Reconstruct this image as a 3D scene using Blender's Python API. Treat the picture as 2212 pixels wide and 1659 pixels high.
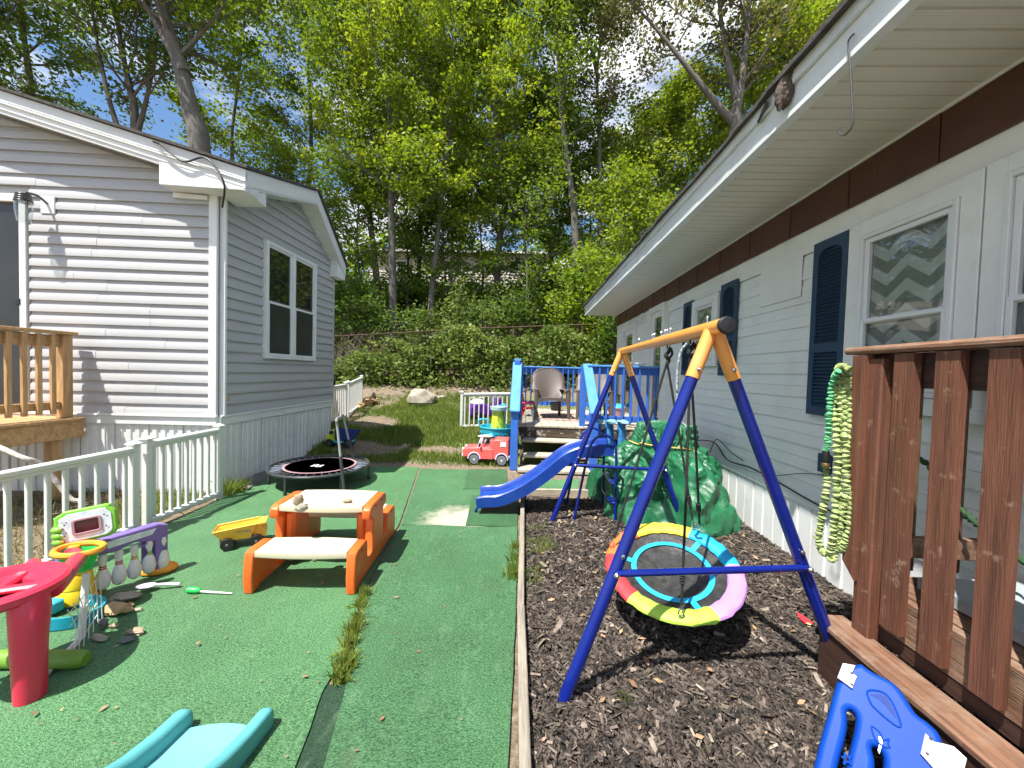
import bpy, bmesh, math, random
import numpy as np
from mathutils import Vector, Matrix, noise, Quaternion

for _o in list(bpy.data.objects):
    bpy.data.objects.remove(_o)
SC = bpy.context.scene
COL = SC.collection
rnd = random.Random(7)
NR = np.random.default_rng(11)
R = math.radians

# ------------------------------------------------------------------ camera
# picture coordinates below are in a 2212 x 1659 frame of the photograph
FPX, PCX, PCY, EYE = 831.0, 1106.0, 829.5, 1.5
YAW, PITCH, ROLL = R(2.0), R(1.75), R(1.6)
_fh = Vector((-math.sin(YAW), math.cos(YAW), 0)); _r0 = Vector((math.cos(YAW), math.sin(YAW), 0)); _z = Vector((0, 0, 1))
CF = math.cos(PITCH) * _fh - math.sin(PITCH) * _z
_u0 = math.sin(PITCH) * _fh + math.cos(PITCH) * _z
CR = math.cos(ROLL) * _r0 + math.sin(ROLL) * _u0
CU = -math.sin(ROLL) * _r0 + math.cos(ROLL) * _u0
CAMP = Vector((0, 0, EYE))
cam = bpy.data.cameras.new('camera'); cam_o = bpy.data.objects.new('camera', cam); COL.objects.link(cam_o)
cam.sensor_width = 36.0; cam.lens = FPX / 2212.0 * 36.0; cam.clip_start = 0.05; cam.clip_end = 2000
_m = Matrix((CR, CU, -CF)).transposed().to_4x4(); _m.translation = CAMP
cam_o.matrix_world = _m
SC.camera = cam_o

# ------------------------------------------------------------------ light
SHX, SHY = 0.33, 0.38            # metres a shadow runs in x and y for one metre of height
SUN_EL = math.atan(1.0 / math.hypot(SHX, SHY))
SUN_AZ = math.atan2(-SHX, -SHY)   # from +Y towards +X, where the sun stands
w = bpy.data.worlds.new('World'); SC.world = w; w.use_nodes = True
nt = w.node_tree; N = nt.nodes; L = nt.links
for n in list(N): N.remove(n)
out = N.new('ShaderNodeOutputWorld'); bg = N.new('ShaderNodeBackground'); L.new(bg.outputs[0], out.inputs[0])
sky = N.new('ShaderNodeTexSky'); sky.sky_type = 'NISHITA'; sky.sun_disc = False
sky.sun_elevation = SUN_EL; sky.sun_rotation = SUN_AZ; sky.altitude = 60; sky.air_density = 1.0; sky.dust_density = 0.6; sky.ozone_density = 1.4
tc = N.new('ShaderNodeTexCoord'); sep = N.new('ShaderNodeSeparateXYZ'); L.new(tc.outputs['Generated'], sep.inputs[0])
mx = N.new('ShaderNodeMath'); mx.operation = 'MAXIMUM'; mx.inputs[1].default_value = 0.06; L.new(sep.outputs[2], mx.inputs[0])
dx = N.new('ShaderNodeMath'); dx.operation = 'DIVIDE'; L.new(sep.outputs[0], dx.inputs[0]); L.new(mx.outputs[0], dx.inputs[1])
dy = N.new('ShaderNodeMath'); dy.operation = 'DIVIDE'; L.new(sep.outputs[1], dy.inputs[0]); L.new(mx.outputs[0], dy.inputs[1])
cmb = N.new('ShaderNodeCombineXYZ'); L.new(dx.outputs[0], cmb.inputs[0]); L.new(dy.outputs[0], cmb.inputs[1])
cn = N.new('ShaderNodeTexNoise'); cn.inputs['Scale'].default_value = 1.15; cn.inputs['Detail'].default_value = 9; cn.inputs['Roughness'].default_value = 0.58; cn.inputs['Distortion'].default_value = 0.25
mp = N.new('ShaderNodeMapping'); mp.inputs['Location'].default_value = (3.7, 1.3, 0); L.new(cmb.outputs[0], mp.inputs[0]); L.new(mp.outputs[0], cn.inputs['Vector'])
cr = N.new('ShaderNodeValToRGB'); cr.color_ramp.elements[0].position = 0.45; cr.color_ramp.elements[1].position = 0.61; L.new(cn.outputs[0], cr.inputs[0])
sat = N.new('ShaderNodeHueSaturation'); sat.inputs['Saturation'].default_value = 1.15; sat.inputs['Value'].default_value = 1.75; L.new(sky.outputs[0], sat.inputs['Color'])
mix = N.new('ShaderNodeMixRGB'); mix.inputs[2].default_value = (12.0, 12.2, 12.5, 1); L.new(cr.outputs[0], mix.inputs[0]); L.new(sat.outputs[0], mix.inputs[1]); L.new(mix.outputs[0], bg.inputs[0])
bg.inputs[1].default_value = 0.055
sun = bpy.data.lights.new('sun', 'SUN'); sun_o = bpy.data.objects.new('sun', sun); COL.objects.link(sun_o)
sun.energy = 4.8; sun.angle = R(0.55); sun.color = (1.0, 0.955, 0.88)
_d = Vector((SHX, SHY, -1.0)).normalized()
sun_o.rotation_euler = _d.to_track_quat('-Z', 'Y').to_euler()
vs = SC.view_settings; vs.view_transform = 'Standard'; vs.look = 'None'; vs.gamma = 1.0; vs.use_curve_mapping = False; vs.exposure = 1.02
cy = SC.cycles; cy.max_bounces = 5; cy.diffuse_bounces = 3; cy.glossy_bounces = 2; cy.transmission_bounces = 2; cy.use_adaptive_sampling = True; cy.adaptive_threshold = 0.04; cy.transparent_max_bounces = 6; cy.use_denoising = True
cy.caustics_reflective = False; cy.caustics_refractive = False

# ------------------------------------------------------------------ from the photograph to places
def ray(x, y): return CF * FPX + CR * (x - PCX) - CU * (y - PCY)
def G(x, y, z=0.0):
    d = ray(x, y); return CAMP + d * ((z - EYE) / d.z)
def PX(x, y, X):
    d = ray(x, y); return CAMP + d * (X / d.x)
def PY(x, y, Y):
    d = ray(x, y); return CAMP + d * (Y / d.y)
def PP(x, y, pt, n):
    d = ray(x, y); return CAMP + d * ((Vector(pt) - CAMP).dot(n) / d.dot(n))
def V(*a): return Vector(a)
def lerp(a, b, t): return a + (b - a) * t
def sstep(a, b, x):
    t = min(1, max(0, (x - a) / (b - a))); return t * t * (3 - 2 * t)

# ------------------------------------------------------------------ materials
MATS = {}
def mat(name, col, rough=0.6, var=0.12, scale=6.0, bump=0.0, bscale=None, metal=0.0, stretch=(1, 1, 1), spec=0.5, col2=None, detail=4, coat=0.0, dirt=0.0, dirtcol=(.10, .08, .05), trans=0.0, island=0.0, coords='Object', hue=0.0, dscale=2.3, drange=(.52, .72)):
    if name in MATS: return MATS[name]
    m = bpy.data.materials.new(name); m.use_nodes = True; t = m.node_tree; n = t.nodes; l = t.links
    b = n['Principled BSDF']; o = n['Material Output']
    b.inputs['Roughness'].default_value = rough; b.inputs['Metallic'].default_value = metal; b.inputs['Specular IOR Level'].default_value = spec
    b.inputs['Coat Weight'].default_value = coat; b.inputs['Coat Roughness'].default_value = 0.12
    tcn = n.new('ShaderNodeTexCoord'); mpn = n.new('ShaderNodeMapping'); mpn.inputs['Scale'].default_value = stretch
    l.new(tcn.outputs[coords], mpn.inputs[0])
    nz = n.new('ShaderNodeTexNoise'); nz.inputs['Scale'].default_value = scale; nz.inputs['Detail'].default_value = detail; nz.inputs['Roughness'].default_value = 0.62
    l.new(mpn.outputs[0], nz.inputs['Vector'])
    c1 = [max(0, c * (1 - var)) for c in col]; c2 = list(col2) if col2 else [min(1, c * (1 + var)) for c in col]
    rp = n.new('ShaderNodeValToRGB'); rp.color_ramp.elements[0].position = .32; rp.color_ramp.elements[1].position = .68
    rp.color_ramp.elements[0].color = (*c1, 1); rp.color_ramp.elements[1].color = (*c2, 1)
    l.new(nz.outputs[0], rp.inputs[0]); cur = rp.outputs[0]
    if dirt > 0:
        dn = n.new('ShaderNodeTexNoise'); dn.inputs['Scale'].default_value = dscale; dn.inputs['Detail'].default_value = 5; dn.inputs['Roughness'].default_value = .7
        l.new(tcn.outputs[coords], dn.inputs['Vector'])
        dr = n.new('ShaderNodeMapRange'); dr.inputs[1].default_value = drange[0]; dr.inputs[2].default_value = drange[1]; dr.inputs[4].default_value = dirt
        l.new(dn.outputs[0], dr.inputs[0])
        mm = n.new('ShaderNodeMixRGB'); mm.inputs[2].default_value = (*dirtcol, 1); l.new(dr.outputs[0], mm.inputs[0]); l.new(cur, mm.inputs[1]); cur = mm.outputs[0]
    if island > 0 or hue > 0:
        g = n.new('ShaderNodeNewGeometry'); hs = n.new('ShaderNodeHueSaturation')
        if island > 0:
            mr = n.new('ShaderNodeMapRange'); mr.inputs[3].default_value = 1 - island; mr.inputs[4].default_value = 1 + island
            l.new(g.outputs['Random Per Island'], mr.inputs[0]); l.new(mr.outputs[0], hs.inputs['Value'])
        if hue > 0:
            ml = n.new('ShaderNodeMath'); ml.operation = 'MULTIPLY'; ml.inputs[1].default_value = 7.31; l.new(g.outputs['Random Per Island'], ml.inputs[0])
            fr = n.new('ShaderNodeMath'); fr.operation = 'FRACT'; l.new(ml.outputs[0], fr.inputs[0])
            mr2 = n.new('ShaderNodeMapRange'); mr2.inputs[3].default_value = .5 - hue; mr2.inputs[4].default_value = .5 + hue; l.new(fr.outputs[0], mr2.inputs[0]); l.new(mr2.outputs[0], hs.inputs['Hue'])
        l.new(cur, hs.inputs['Color']); cur = hs.outputs[0]
    l.new(cur, b.inputs['Base Color'])
    if bump > 0:
        bn = n.new('ShaderNodeTexNoise'); bn.inputs['Scale'].default_value = bscale or scale * 3; bn.inputs['Detail'].default_value = 3
        l.new(mpn.outputs[0], bn.inputs['Vector'])
        bp = n.new('ShaderNodeBump'); bp.inputs['Strength'].default_value = bump; bp.inputs['Distance'].default_value = 0.01
        l.new(bn.outputs[0], bp.inputs['Height']); l.new(bp.outputs[0], b.inputs['Normal'])
    if trans > 0:
        tr = n.new('ShaderNodeBsdfTranslucent'); ms = n.new('ShaderNodeMixShader'); ms.inputs[0].default_value = trans
        hs2 = n.new('ShaderNodeHueSaturation'); hs2.inputs['Value'].default_value = 1.5; hs2.inputs['Saturation'].default_value = 1.1; hs2.inputs['Hue'].default_value = .485; l.new(cur, hs2.inputs['Color'])
        l.new(hs2.outputs[0], tr.inputs[0]); l.new(b.outputs[0], ms.inputs[1]); l.new(tr.outputs[0], ms.inputs[2]); l.new(ms.outputs[0], o.inputs[0])
    MATS[name] = m; return m

M = lambda k: MATS[k]
# painted / plastic / metal
mat('vinyl_grey', (.42, .42, .425), .42, .04, 1.2, .05, 60, dirt=.12, dirtcol=(.40, .38, .34))
mat('vinyl_white', (.74, .75, .75), .42, .05, 1.5, .04, 50, dirt=.18, dirtcol=(.48, .46, .40))
mat('skirt_white', (.72, .73, .72), .4, .06, 2.0, .05, 40, dirt=.35, dirtcol=(.36, .33, .26), dscale=3)
mat('trim_white', (.72, .73, .73), .45, .04, 3, .04, 60, dirt=.1, dirtcol=(.5, .48, .42))
mat('alu_siding', (.75, .76, .735), .5, .05, 1.3, .10, 30, dirt=.30, dirtcol=(.44, .45, .41), dscale=1.7)
mat('alu_trim', (.76, .77, .745), .5, .06, 1.5, .10, 30, dirt=.3, dirtcol=(.42, .40, .34), dscale=3.1)
mat('fascia_metal', (.70, .73, .75), .38, .07, 1.4, .06, 25, dirt=.28, dirtcol=(.40, .41, .40), dscale=2.5)
mat('brown_board', (.075, .027, .014), .5, .2, 2.5, .15, 40)
mat('shingle', (.06, .055, .05), .9, .4, 14, .6, 50)
mat('shutter_blue', (.020, .050, .095), .5, .15, 4, .05)
mat('glass_dark', (.012, .015, .016), .03, .2, 2, 0, spec=.7)
mat('screen_dark', (.028, .030, .032), .35, .25, 3, .0)
mat('curtain', (.42, .44, .44), .9, .12, 3, .0)
mat('curtain_grey', (.20, .21, .215), .9, .1, 3, .0)
mat('rail_white', (.68, .69, .67), .38, .04, 3, .03, dirt=.22, dirtcol=(.55, .54, .42), dscale=5)
mat('lamp_metal', (.16, .16, .17), .18, .1, 8, .0, metal=1.0)
mat('lamp_glass', (.55, .58, .58), .08, .05, 3, 0)
mat('black_plastic', (.012, .012, .013), .45, .2, 10)
mat('black_rubber', (.018, .018, .018), .75, .25, 12, .1)
mat('cable_black', (.012, .012, .012), .5, .2, 10)
mat('steel', (.62, .62, .64), .22, .1, 12, 0, metal=1.0)
mat('steel_dark', (.05, .052, .055), .35, .2, 9, .0)
mat('swing_blue', (.003, .014, .185), .26, .14, 7, .02, coat=.2, dirt=.18, dirtcol=(.05, .07, .20), dscale=9, drange=(.58, .8))
mat('swing_orange', (.80, .34, .075), .32, .07, 6, .02, coat=.3, dirt=.3, dirtcol=(.70, .40, .22), dscale=6)
mat('slide_blue', (.008, .045, .28), .30, .12, 4, .04, 30, dirt=.30, dirtcol=(.05, .13, .42), dscale=5)
mat('rope_black', (.015, .015, .016), .8, .5, 90, .8, 140)
mat('rope_blue', (.06, .22, .36), .8, .9, 70, .6, 120, col2=(.55, .65, .68))
mat('pad_red', (.72, .035, .045), .6, .1, 8, .35, 22)
mat('pad_orange', (.86, .16, .035), .6, .1, 8, .35, 22)
mat('pad_yellow', (.80, .62, .045), .6, .1, 8, .35, 22)
mat('pad_cyan', (.010, .36, .66), .6, .1, 8, .35, 22)
mat('pad_lilac', (.45, .22, .62), .6, .1, 8, .35, 22)
mat('pad_lime', (.36, .56, .06), .6, .1, 8, .35, 22)
mat('mesh_black', (.030, .030, .031), .42, .4, 26, .2, 60, dirt=.35, dirtcol=(.12, .115, .11), dscale=6)
mat('tarp', (.010, .115, .046), .46, .3, 5, .45, 38, spec=.6, dirt=.25, dirtcol=(.03, .26, .14), dscale=7)
mat('bungee', (.62, .42, .10), .6, .2, 40)
mat('deck_blue', (.035, .135, .52), .5, .14, 5, .22, 22, stretch=(1, 1, .3), dirt=.18, dirtcol=(.06, .20, .50), dscale=8)
mat('deck_blue_sunlit', (.075, .27, .66), .5, .12, 4, .25, 18, stretch=(1, .25, 1), dirt=.12, dirtcol=(.25, .40, .6), dscale=9)  # deck blue made lighter for the caps, sunlight put into the colour
mat('taupe_resin', (.10, .080, .070), .5, .08, 5, .25, 80)
mat('table_orange', (.80, .135, .022), .42, .07, 6, .05, 60, dirt=.12, dirtcol=(.78, .24, .09), dscale=7)
mat('table_cream', (.62, .545, .40), .5, .05, 3, .03, 40, stretch=(.15, 1, 1), dirt=.35, dirtcol=(.50, .40, .26), dscale=11, drange=(.58, .78))
mat('table_bar', (.82, .42, .06), .45, .05)
mat('toy_red', (.70, .030, .075), .33, .06, 5, .03, 50)
mat('toy_yellow', (.86, .60, .02), .40, .06, 6, .03, dirt=.2, dirtcol=(.55, .36, .06), dscale=9)
mat('dump_yellow', (.84, .50, .055), .45, .07, 8, .04, dirt=.35, dirtcol=(.50, .30, .07), dscale=14)
mat('toy_green', (.20, .56, .05), .4, .06)
mat('toy_leaf_green', (.03, .55, .10), .4, .06)
mat('toy_olive', (.16, .30, .035), .45, .1)
mat('toy_orange', (.84, .36, .035), .4, .06)
mat('toy_purple', (.20, .14, .42), .42, .08)
mat('toy_deep_purple', (.10, .015, .24), .45, .1)
mat('toy_teal', (.010, .30, .42), .4, .08, dirt=.2, dirtcol=(.02, .2, .27))
mat('toy_cyan', (.05, .48, .62), .4, .08)
mat('toy_white', (.74, .74, .73), .45, .06, 5, .02, dirt=.3, dirtcol=(.5, .48, .44), dscale=16)
mat('toy_pale', (.62, .74, .80), .45, .14, 22, col2=(.80, .86, .88))
mat('toy_pink', (.40, .24, .27), .45, .08)
mat('toy_lilac', (.60, .53, .68), .45, .06)
mat('toy_coral', (.84, .12, .11), .38, .06, 4, .02, dirt=.2, dirtcol=(.84, .24, .20))
mat('toy_grey', (.16, .165, .18), .55, .1)
mat('toy_lime', (.50, .58, .05), .45, .08)
mat('toy_navy', (.015, .04, .20), .8, .1)
mat('toy_mint', (.45, .62, .57), .45, .06)
mat('slide_aqua', (.17, .44, .46), .42, .06, 3, .03, 40, dirt=.25, dirtcol=(.09, .34, .37), dscale=5)
mat('slide_aqua_side', (.10, .38, .40), .42, .10, 4, .05, 30, dirt=.3, dirtcol=(.05, .22, .26), dscale=8)
mat('climber_blue', (.001, .048, .33), .50, .07, 4, .015, 60, spec=.25, dirt=.15, dirtcol=(.006, .075, .36), dscale=9)
mat('climber_white', (.68, .70, .72), .5, .08, 20, .1, dirt=.3, dirtcol=(.4, .4, .4), dscale=12)
mat('hose_green', (.24, .34, .09), .9, .4, 30, .6, 60, col2=(.46, .55, .24))
mat('hose_green_cool', (.10, .38, .18), .85, .2, 30, .5, 60)
mat('brass', (.55, .36, .18), .35, .1, 10, metal=1.0)
mat('screen_glow', (.05, .016, .014), .15, .5, 6)
mat('text_dark', (.06, .06, .065), .6)
mat('red_scrap', (.80, .03, .05), .5)
mat('nest', (.10, .075, .065), .95, .5, 40, 1.0, 60)
mat('rust', (.10, .055, .035), .85, .5, 14, .5, 40)
mat('house_far', (.50, .47, .40), .7, .1, 2)
mat('far_roof', (.16, .145, .12), .9, .3, 6, .3)
# wood
mat('wood_new_z', (.46, .28, .125), .7, .28, 5, .25, 20, stretch=(6, 6, .7), detail=6)
mat('wood_new_x', (.46, .28, .125), .7, .28, 5, .25, 20, stretch=(.7, 6, 6), detail=6)
mat('wood_grey_y', (.27, .235, .19), .85, .35, 7, .5, 22, stretch=(7, .5, 7), detail=7, dirt=.4, dirtcol=(.16, .125, .09), dscale=3)
mat('wood_grey_x', (.40, .345, .27), .85, .35, 7, .5, 22, stretch=(.5, 7, 7), detail=7, dirt=.5, dirtcol=(.12, .085, .06), dscale=4)
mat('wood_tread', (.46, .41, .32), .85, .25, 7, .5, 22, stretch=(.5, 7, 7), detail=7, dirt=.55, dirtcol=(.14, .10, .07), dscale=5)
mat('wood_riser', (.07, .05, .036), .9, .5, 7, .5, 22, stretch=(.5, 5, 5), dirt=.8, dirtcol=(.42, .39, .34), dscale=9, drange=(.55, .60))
mat('wood_redbrown', (.13, .050, .028), .62, .35, 6, .45, 24, stretch=(6, 6, .35), detail=8, dirt=.75, dirtcol=(.36, .24, .16), dscale=15, drange=(.60, .74))
mat('wood_redbrown_moss', (.125, .055, .028), .75, .4, 6, .45, 24, stretch=(6, 6, .35), detail=8, dirt=.6, dirtcol=(.14, .135, .05), dscale=4, drange=(.46, .70))
mat('wood_brown_y', (.17, .085, .05), .75, .55, 6, .5, 26, stretch=(8, .35, 8), detail=8, dirt=.6, dirtcol=(.33, .25, .18), dscale=7, drange=(.45, .70))
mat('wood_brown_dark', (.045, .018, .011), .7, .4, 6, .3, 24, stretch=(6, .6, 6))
mat('wood_plank', (.25, .19, .12), .85, .3, 6, .3, stretch=(6, .5, 6))
# ground things
mat('stone_tan', (.34, .27, .18), .85, .3, 8, .5, 30, dirt=.3, dirtcol=(.25, .22, .18), dscale=9)
mat('stone_pale', (.36, .32, .25), .85, .25, 9, .5, 30, dirt=.4, dirtcol=(.27, .25, .21), dscale=12)
mat('stone_grey', (.15, .15, .15), .8, .4, 14, .5, 40)
mat('stone_orange', (.46, .31, .16), .85, .3, 6, .5, 25, dirt=.35, dirtcol=(.24, .18, .12), dscale=6)
mat('grass', (.14, .24, .035), .6, .2, 1.2, col2=(.23, .28, .06), trans=.35, island=.35, hue=.02)
mat('grass_dry', (.22, .20, .08), .7, .3, 1.2, trans=.25, island=.35, hue=.015)
mat('leaf_maple', (.115, .215, .026), .6, .25, .35, col2=(.20, .285, .04), trans=.42, island=.35, hue=.018, spec=.25)
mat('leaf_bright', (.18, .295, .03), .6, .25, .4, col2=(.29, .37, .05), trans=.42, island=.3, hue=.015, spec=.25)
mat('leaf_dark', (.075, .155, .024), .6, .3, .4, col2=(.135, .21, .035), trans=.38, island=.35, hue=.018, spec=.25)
mat('leaf_vine', (.10, .18, .03), .55, .3, .7, col2=(.20, .26, .06), trans=.32, island=.4, hue=.02, spec=.3)
mat('leaf_olive', (.11, .13, .03), .45, .25, .5, col2=(.17, .17, .05), trans=.4, island=.35, hue=.02)
mat('bark', (.13, .115, .10), .95, .35, 5, .9, 14, stretch=(3, 3, .6), detail=7, dirt=.3, dirtcol=(.05, .045, .04), dscale=3)
mat('bark_grey', (.13, .12, .108), .95, .3, 5, .9, 14, stretch=(3, 3, .6), detail=7, dirt=.35, dirtcol=(.09, .08, .07), dscale=4)
mat('twig', (.24, .20, .16), .9, .35, 5, 0, island=.3)
mat('mulch_chip', (.062, .049, .040), .85, .6, 14, 0, island=.85, hue=.012, spec=.4)
mat('litter', (.32, .20, .11), .8, .3, 20, 0, island=.5, hue=.02)
mat('sand', (.52, .46, .37), .95, .2, 40)

# ------------------------------------------------------------------ mesh building
def icochamfer(sx, sy, sz, ch):
    """box with chamfered edges: 24 vertices"""
    hx, hy, hz = sx / 2, sy / 2, sz / 2
    ch = min(ch, hx * .95, hy * .95, hz * .95)
    vs_, idx = [], {}
    for a in (-1, 1):
        for b in (-1, 1):
            for c in (-1, 1):
                for k, p in enumerate(((a * hx, b * (hy - ch), c * (hz - ch)), (a * (hx - ch), b * hy, c * (hz - ch)), (a * (hx - ch), b * (hy - ch), c * hz))):
                    idx[(a, b, c, k)] = len(vs_); vs_.append(p)
    fs = []
    for s in (-1, 1):
        q = [(-1, -1), (1, -1), (1, 1), (-1, 1)]
        if s < 0: q = q[::-1]
        fs.append([idx[(s, b, c, 0)] for b, c in q]); fs.append([idx[(c, s, b, 1)] for b, c in q]); fs.append([idx[(b, c, s, 2)] for b, c in q])
    for b in (-1, 1):
        for c in (-1, 1):
            f = [idx[(-1, b, c, 1)], idx[(1, b, c, 1)], idx[(1, b, c, 2)], idx[(-1, b, c, 2)]]; fs.append(f if b * c > 0 else f[::-1])
            f = [idx[(b, -1, c, 2)], idx[(b, 1, c, 2)], idx[(b, 1, c, 0)], idx[(b, -1, c, 0)]]; fs.append(f if b * c > 0 else f[::-1])
            f = [idx[(b, c, -1, 0)], idx[(b, c, 1, 0)], idx[(b, c, 1, 1)], idx[(b, c, -1, 1)]]; fs.append(f if b * c > 0 else f[::-1])
    for a in (-1, 1):
        for b in (-1, 1):
            for c in (-1, 1):
                f = [idx[(a, b, c, 0)], idx[(a, b, c, 1)], idx[(a, b, c, 2)]]; fs.append(f if a * b * c > 0 else f[::-1])
    return [Vector(p) for p in vs_], fs

ORG = {}
class MB:
    def __init__(s): s.v = []; s.f = []
    def add(s, vs_, fs):
        k = len(s.v); s.v += [Vector(p) for p in vs_]; s.f += [[i + k for i in f] for f in fs]; return s
    def box(s, c, size, rot=None, ch=0.004):
        if ch > 0: vv, ff = icochamfer(*size, ch)
        else:
            h = [q / 2 for q in size]
            vv = [Vector((a * h[0], b * h[1], c_ * h[2])) for a in (-1, 1) for b in (-1, 1) for c_ in (-1, 1)]
            ff = [(0, 1, 3, 2), (4, 6, 7, 5), (0, 4, 5, 1), (2, 3, 7, 6), (0, 2, 6, 4), (1, 5, 7, 3)]
        c = Vector(c)
        if rot is not None: vv = [rot @ p for p in vv]
        return s.add([p + c for p in vv], ff)
    def beam(s, p0, p1, wd, ht, up=(0, 0, 1), ch=0.004):
        p0, p1 = Vector(p0), Vector(p1); d = p1 - p0; ln = d.length; x = d.normalized(); u = Vector(up)
        y = u.cross(x)
        if y.length < 1e-5: y = Vector((0, 1, 0)).cross(x)
        y.normalize(); z = x.cross(y)
        return s.box((p0 + p1) / 2, (ln, wd, ht), Matrix((x, y, z)).transposed(), ch)
    def tube(s, pts, r, seg=10, closed=False, caps=True):
        pts = [Vector(p) for p in pts]; n = len(pts); rr = r if hasattr(r, '__len__') else [r] * n
        k = len(s.v); prev = None
        for i, p in enumerate(pts):
            if closed: t = pts[(i + 1) % n] - pts[i - 1]
            else: t = pts[min(i + 1, n - 1)] - pts[max(i - 1, 0)]
            t.normalize()
            if prev is None:
                a = Vector((0, 0, 1)) if abs(t.z) < .9 else Vector((1, 0, 0)); u = (a - t * a.dot(t)).normalized()
            else:
                u = (prev - t * prev.dot(t)).normalized()
            prev = u; v_ = t.cross(u)
            for j in range(seg):
                an = 2 * math.pi * j / seg; s.v.append(p + (u * math.cos(an) + v_ * math.sin(an)) * rr[i])
        m = n if closed else n - 1
        for i in range(m):
            a = k + i * seg; b = k + ((i + 1) % n) * seg
            for j in range(seg):
                j2 = (j + 1) % seg; s.f.append([a + j, a + j2, b + j2, b + j])
        if caps and not closed:
            s.f.append([k + j for j in range(seg)][::-1]); s.f.append([k + (n - 1) * seg + j for j in range(seg)])
        return s
    def lathe(s, prof, c=(0, 0, 0), seg=24, rot=None, sx=1, sy=1):
        c = Vector(c); k = len(s.v); n = len(prof)
        for r_, z_ in prof:
            for j in range(seg):
                a = 2 * math.pi * j / seg; p = Vector((r_ * math.cos(a) * sx, r_ * math.sin(a) * sy, z_))
                if rot is not None: p = rot @ p
                s.v.append(p + c)
        for i in range(n - 1):
            for j in range(seg):
                j2 = (j + 1) % seg; s.f.append([k + i * seg + j, k + i * seg + j2, k + (i + 1) * seg + j2, k + (i + 1) * seg + j])
        if prof[0][0] > 1e-6: s.f.append([k + j for j in range(seg)][::-1])
        if prof[-1][0] > 1e-6: s.f.append([k + (n - 1) * seg + j for j in range(seg)])
        return s
    def prism(s, poly, vec):
        poly = [Vector(p) for p in poly]; vec = Vector(vec); n = len(poly); k = len(s.v)
        nn = Vector((0, 0, 0))
        for i in range(n): nn += poly[i].cross(poly[(i + 1) % n])
        if nn.dot(vec) > 0: poly = poly[::-1]
        s.v += poly + [p + vec for p in poly]
        s.f.append(list(range(k, k + n))); s.f.append(list(range(k + n, k + 2 * n))[::-1])
        for i in range(n):
            j = (i + 1) % n; s.f.append([k + j, k + i, k + n + i, k + n + j])
        return s
    def grid(s, fn, nu, nv, cu=False, cv=False):
        k = len(s.v)
        for i in range(nu):
            for j in range(nv): s.v.append(Vector(fn(i / (nu if cu else nu - 1), j / (nv if cv else nv - 1))))
        for i in range(nu if cu else nu - 1):
            for j in range(nv if cv else nv - 1):
                i2, j2 = (i + 1) % nu, (j + 1) % nv; s.f.append([k + i * nv + j, k + i2 * nv + j, k + i2 * nv + j2, k + i * nv + j2])
        return s
    def ell(s, c, rad, seg=14, rings=9, rot=None, jag=0.0, seed=0, js=1.7, pw=1.0):
        c = Vector(c)
        def fn(u, v_):
            th = u * 2 * math.pi; ph = (v_ - .5) * math.pi
            cp, sp, ct, st = math.cos(ph), math.sin(ph), math.cos(th), math.sin(th)
            f = lambda q: math.copysign(abs(q) ** pw, q)
            p = Vector((f(cp) * f(ct), f(cp) * f(st), f(sp)))
            if jag: p *= 1 + jag * noise.noise(Vector((cp * ct, cp * st, sp)) * js + Vector((seed * 3.7, seed * 1.3, seed)))
            p = Vector((p.x * rad[0], p.y * rad[1], p.z * rad[2]))
            return (rot @ p if rot is not None else p) + c
        return s.grid(fn, seg, rings, cu=True)
    def build(s, name, m, parent=None, sharp=35.0, org=None):
        me = bpy.data.meshes.new(name)
        o_ = Vector(org) if org is not None else (ORG.get(parent.name_full, Vector((0, 0, 0))) if parent else Vector((0, 0, 0)))
        me.from_pydata([p - o_ for p in s.v], [], s.f); me.update()
        if sharp is not None:
            me.polygons.foreach_set('use_smooth', [True] * len(me.polygons)); me.set_sharp_from_angle(angle=R(sharp))
        me.materials.append(MATS[m] if isinstance(m, str) else m)
        return link(name, me, parent)

def link(name, me, parent=None):
    ob = bpy.data.objects.new(name, me); COL.objects.link(ob)
    if parent is not None: ob.parent = parent; ORG[ob.name_full] = ORG.get(parent.name_full, Vector((0, 0, 0)))
    return ob
def tag(o, label=None, cat=None, group=None, kind=None):
    if label: o['label'] = label
    if cat: o['category'] = cat
    if group: o['group'] = group
    if kind: o['kind'] = kind
    return o
def thing(name, label, cat, loc=(0, 0, 0), rz=0.0, group=None, local=False):
    o = bpy.data.objects.new(name, None); COL.objects.link(o); o.empty_display_size = .1
    o.location = loc; o.rotation_euler = (0, 0, rz)
    ORG[o.name_full] = Vector((0, 0, 0)) if local else Vector(loc)
    return tag(o, label, cat, group)
def part(name, m, parent, fn, sharp=35.0):
    b = MB(); fn(b); return b.build(name, m, parent, sharp)
def inst(name, me, parent, loc=(0, 0, 0), rot=(0, 0, 0), scale=(1, 1, 1)):
    """another object on shared mesh data"""
    o = link(name, me, parent); o.location = Vector(loc) - (ORG.get(parent.name_full, Vector((0, 0, 0))) if parent else Vector((0, 0, 0))); o.rotation_euler = rot; o.scale = scale; return o
def copy_tree(o, parent=None):
    c = o.copy(); COL.objects.link(c); c.parent = parent
    for ch in list(o.children): copy_tree(ch, c)
    return c
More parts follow.
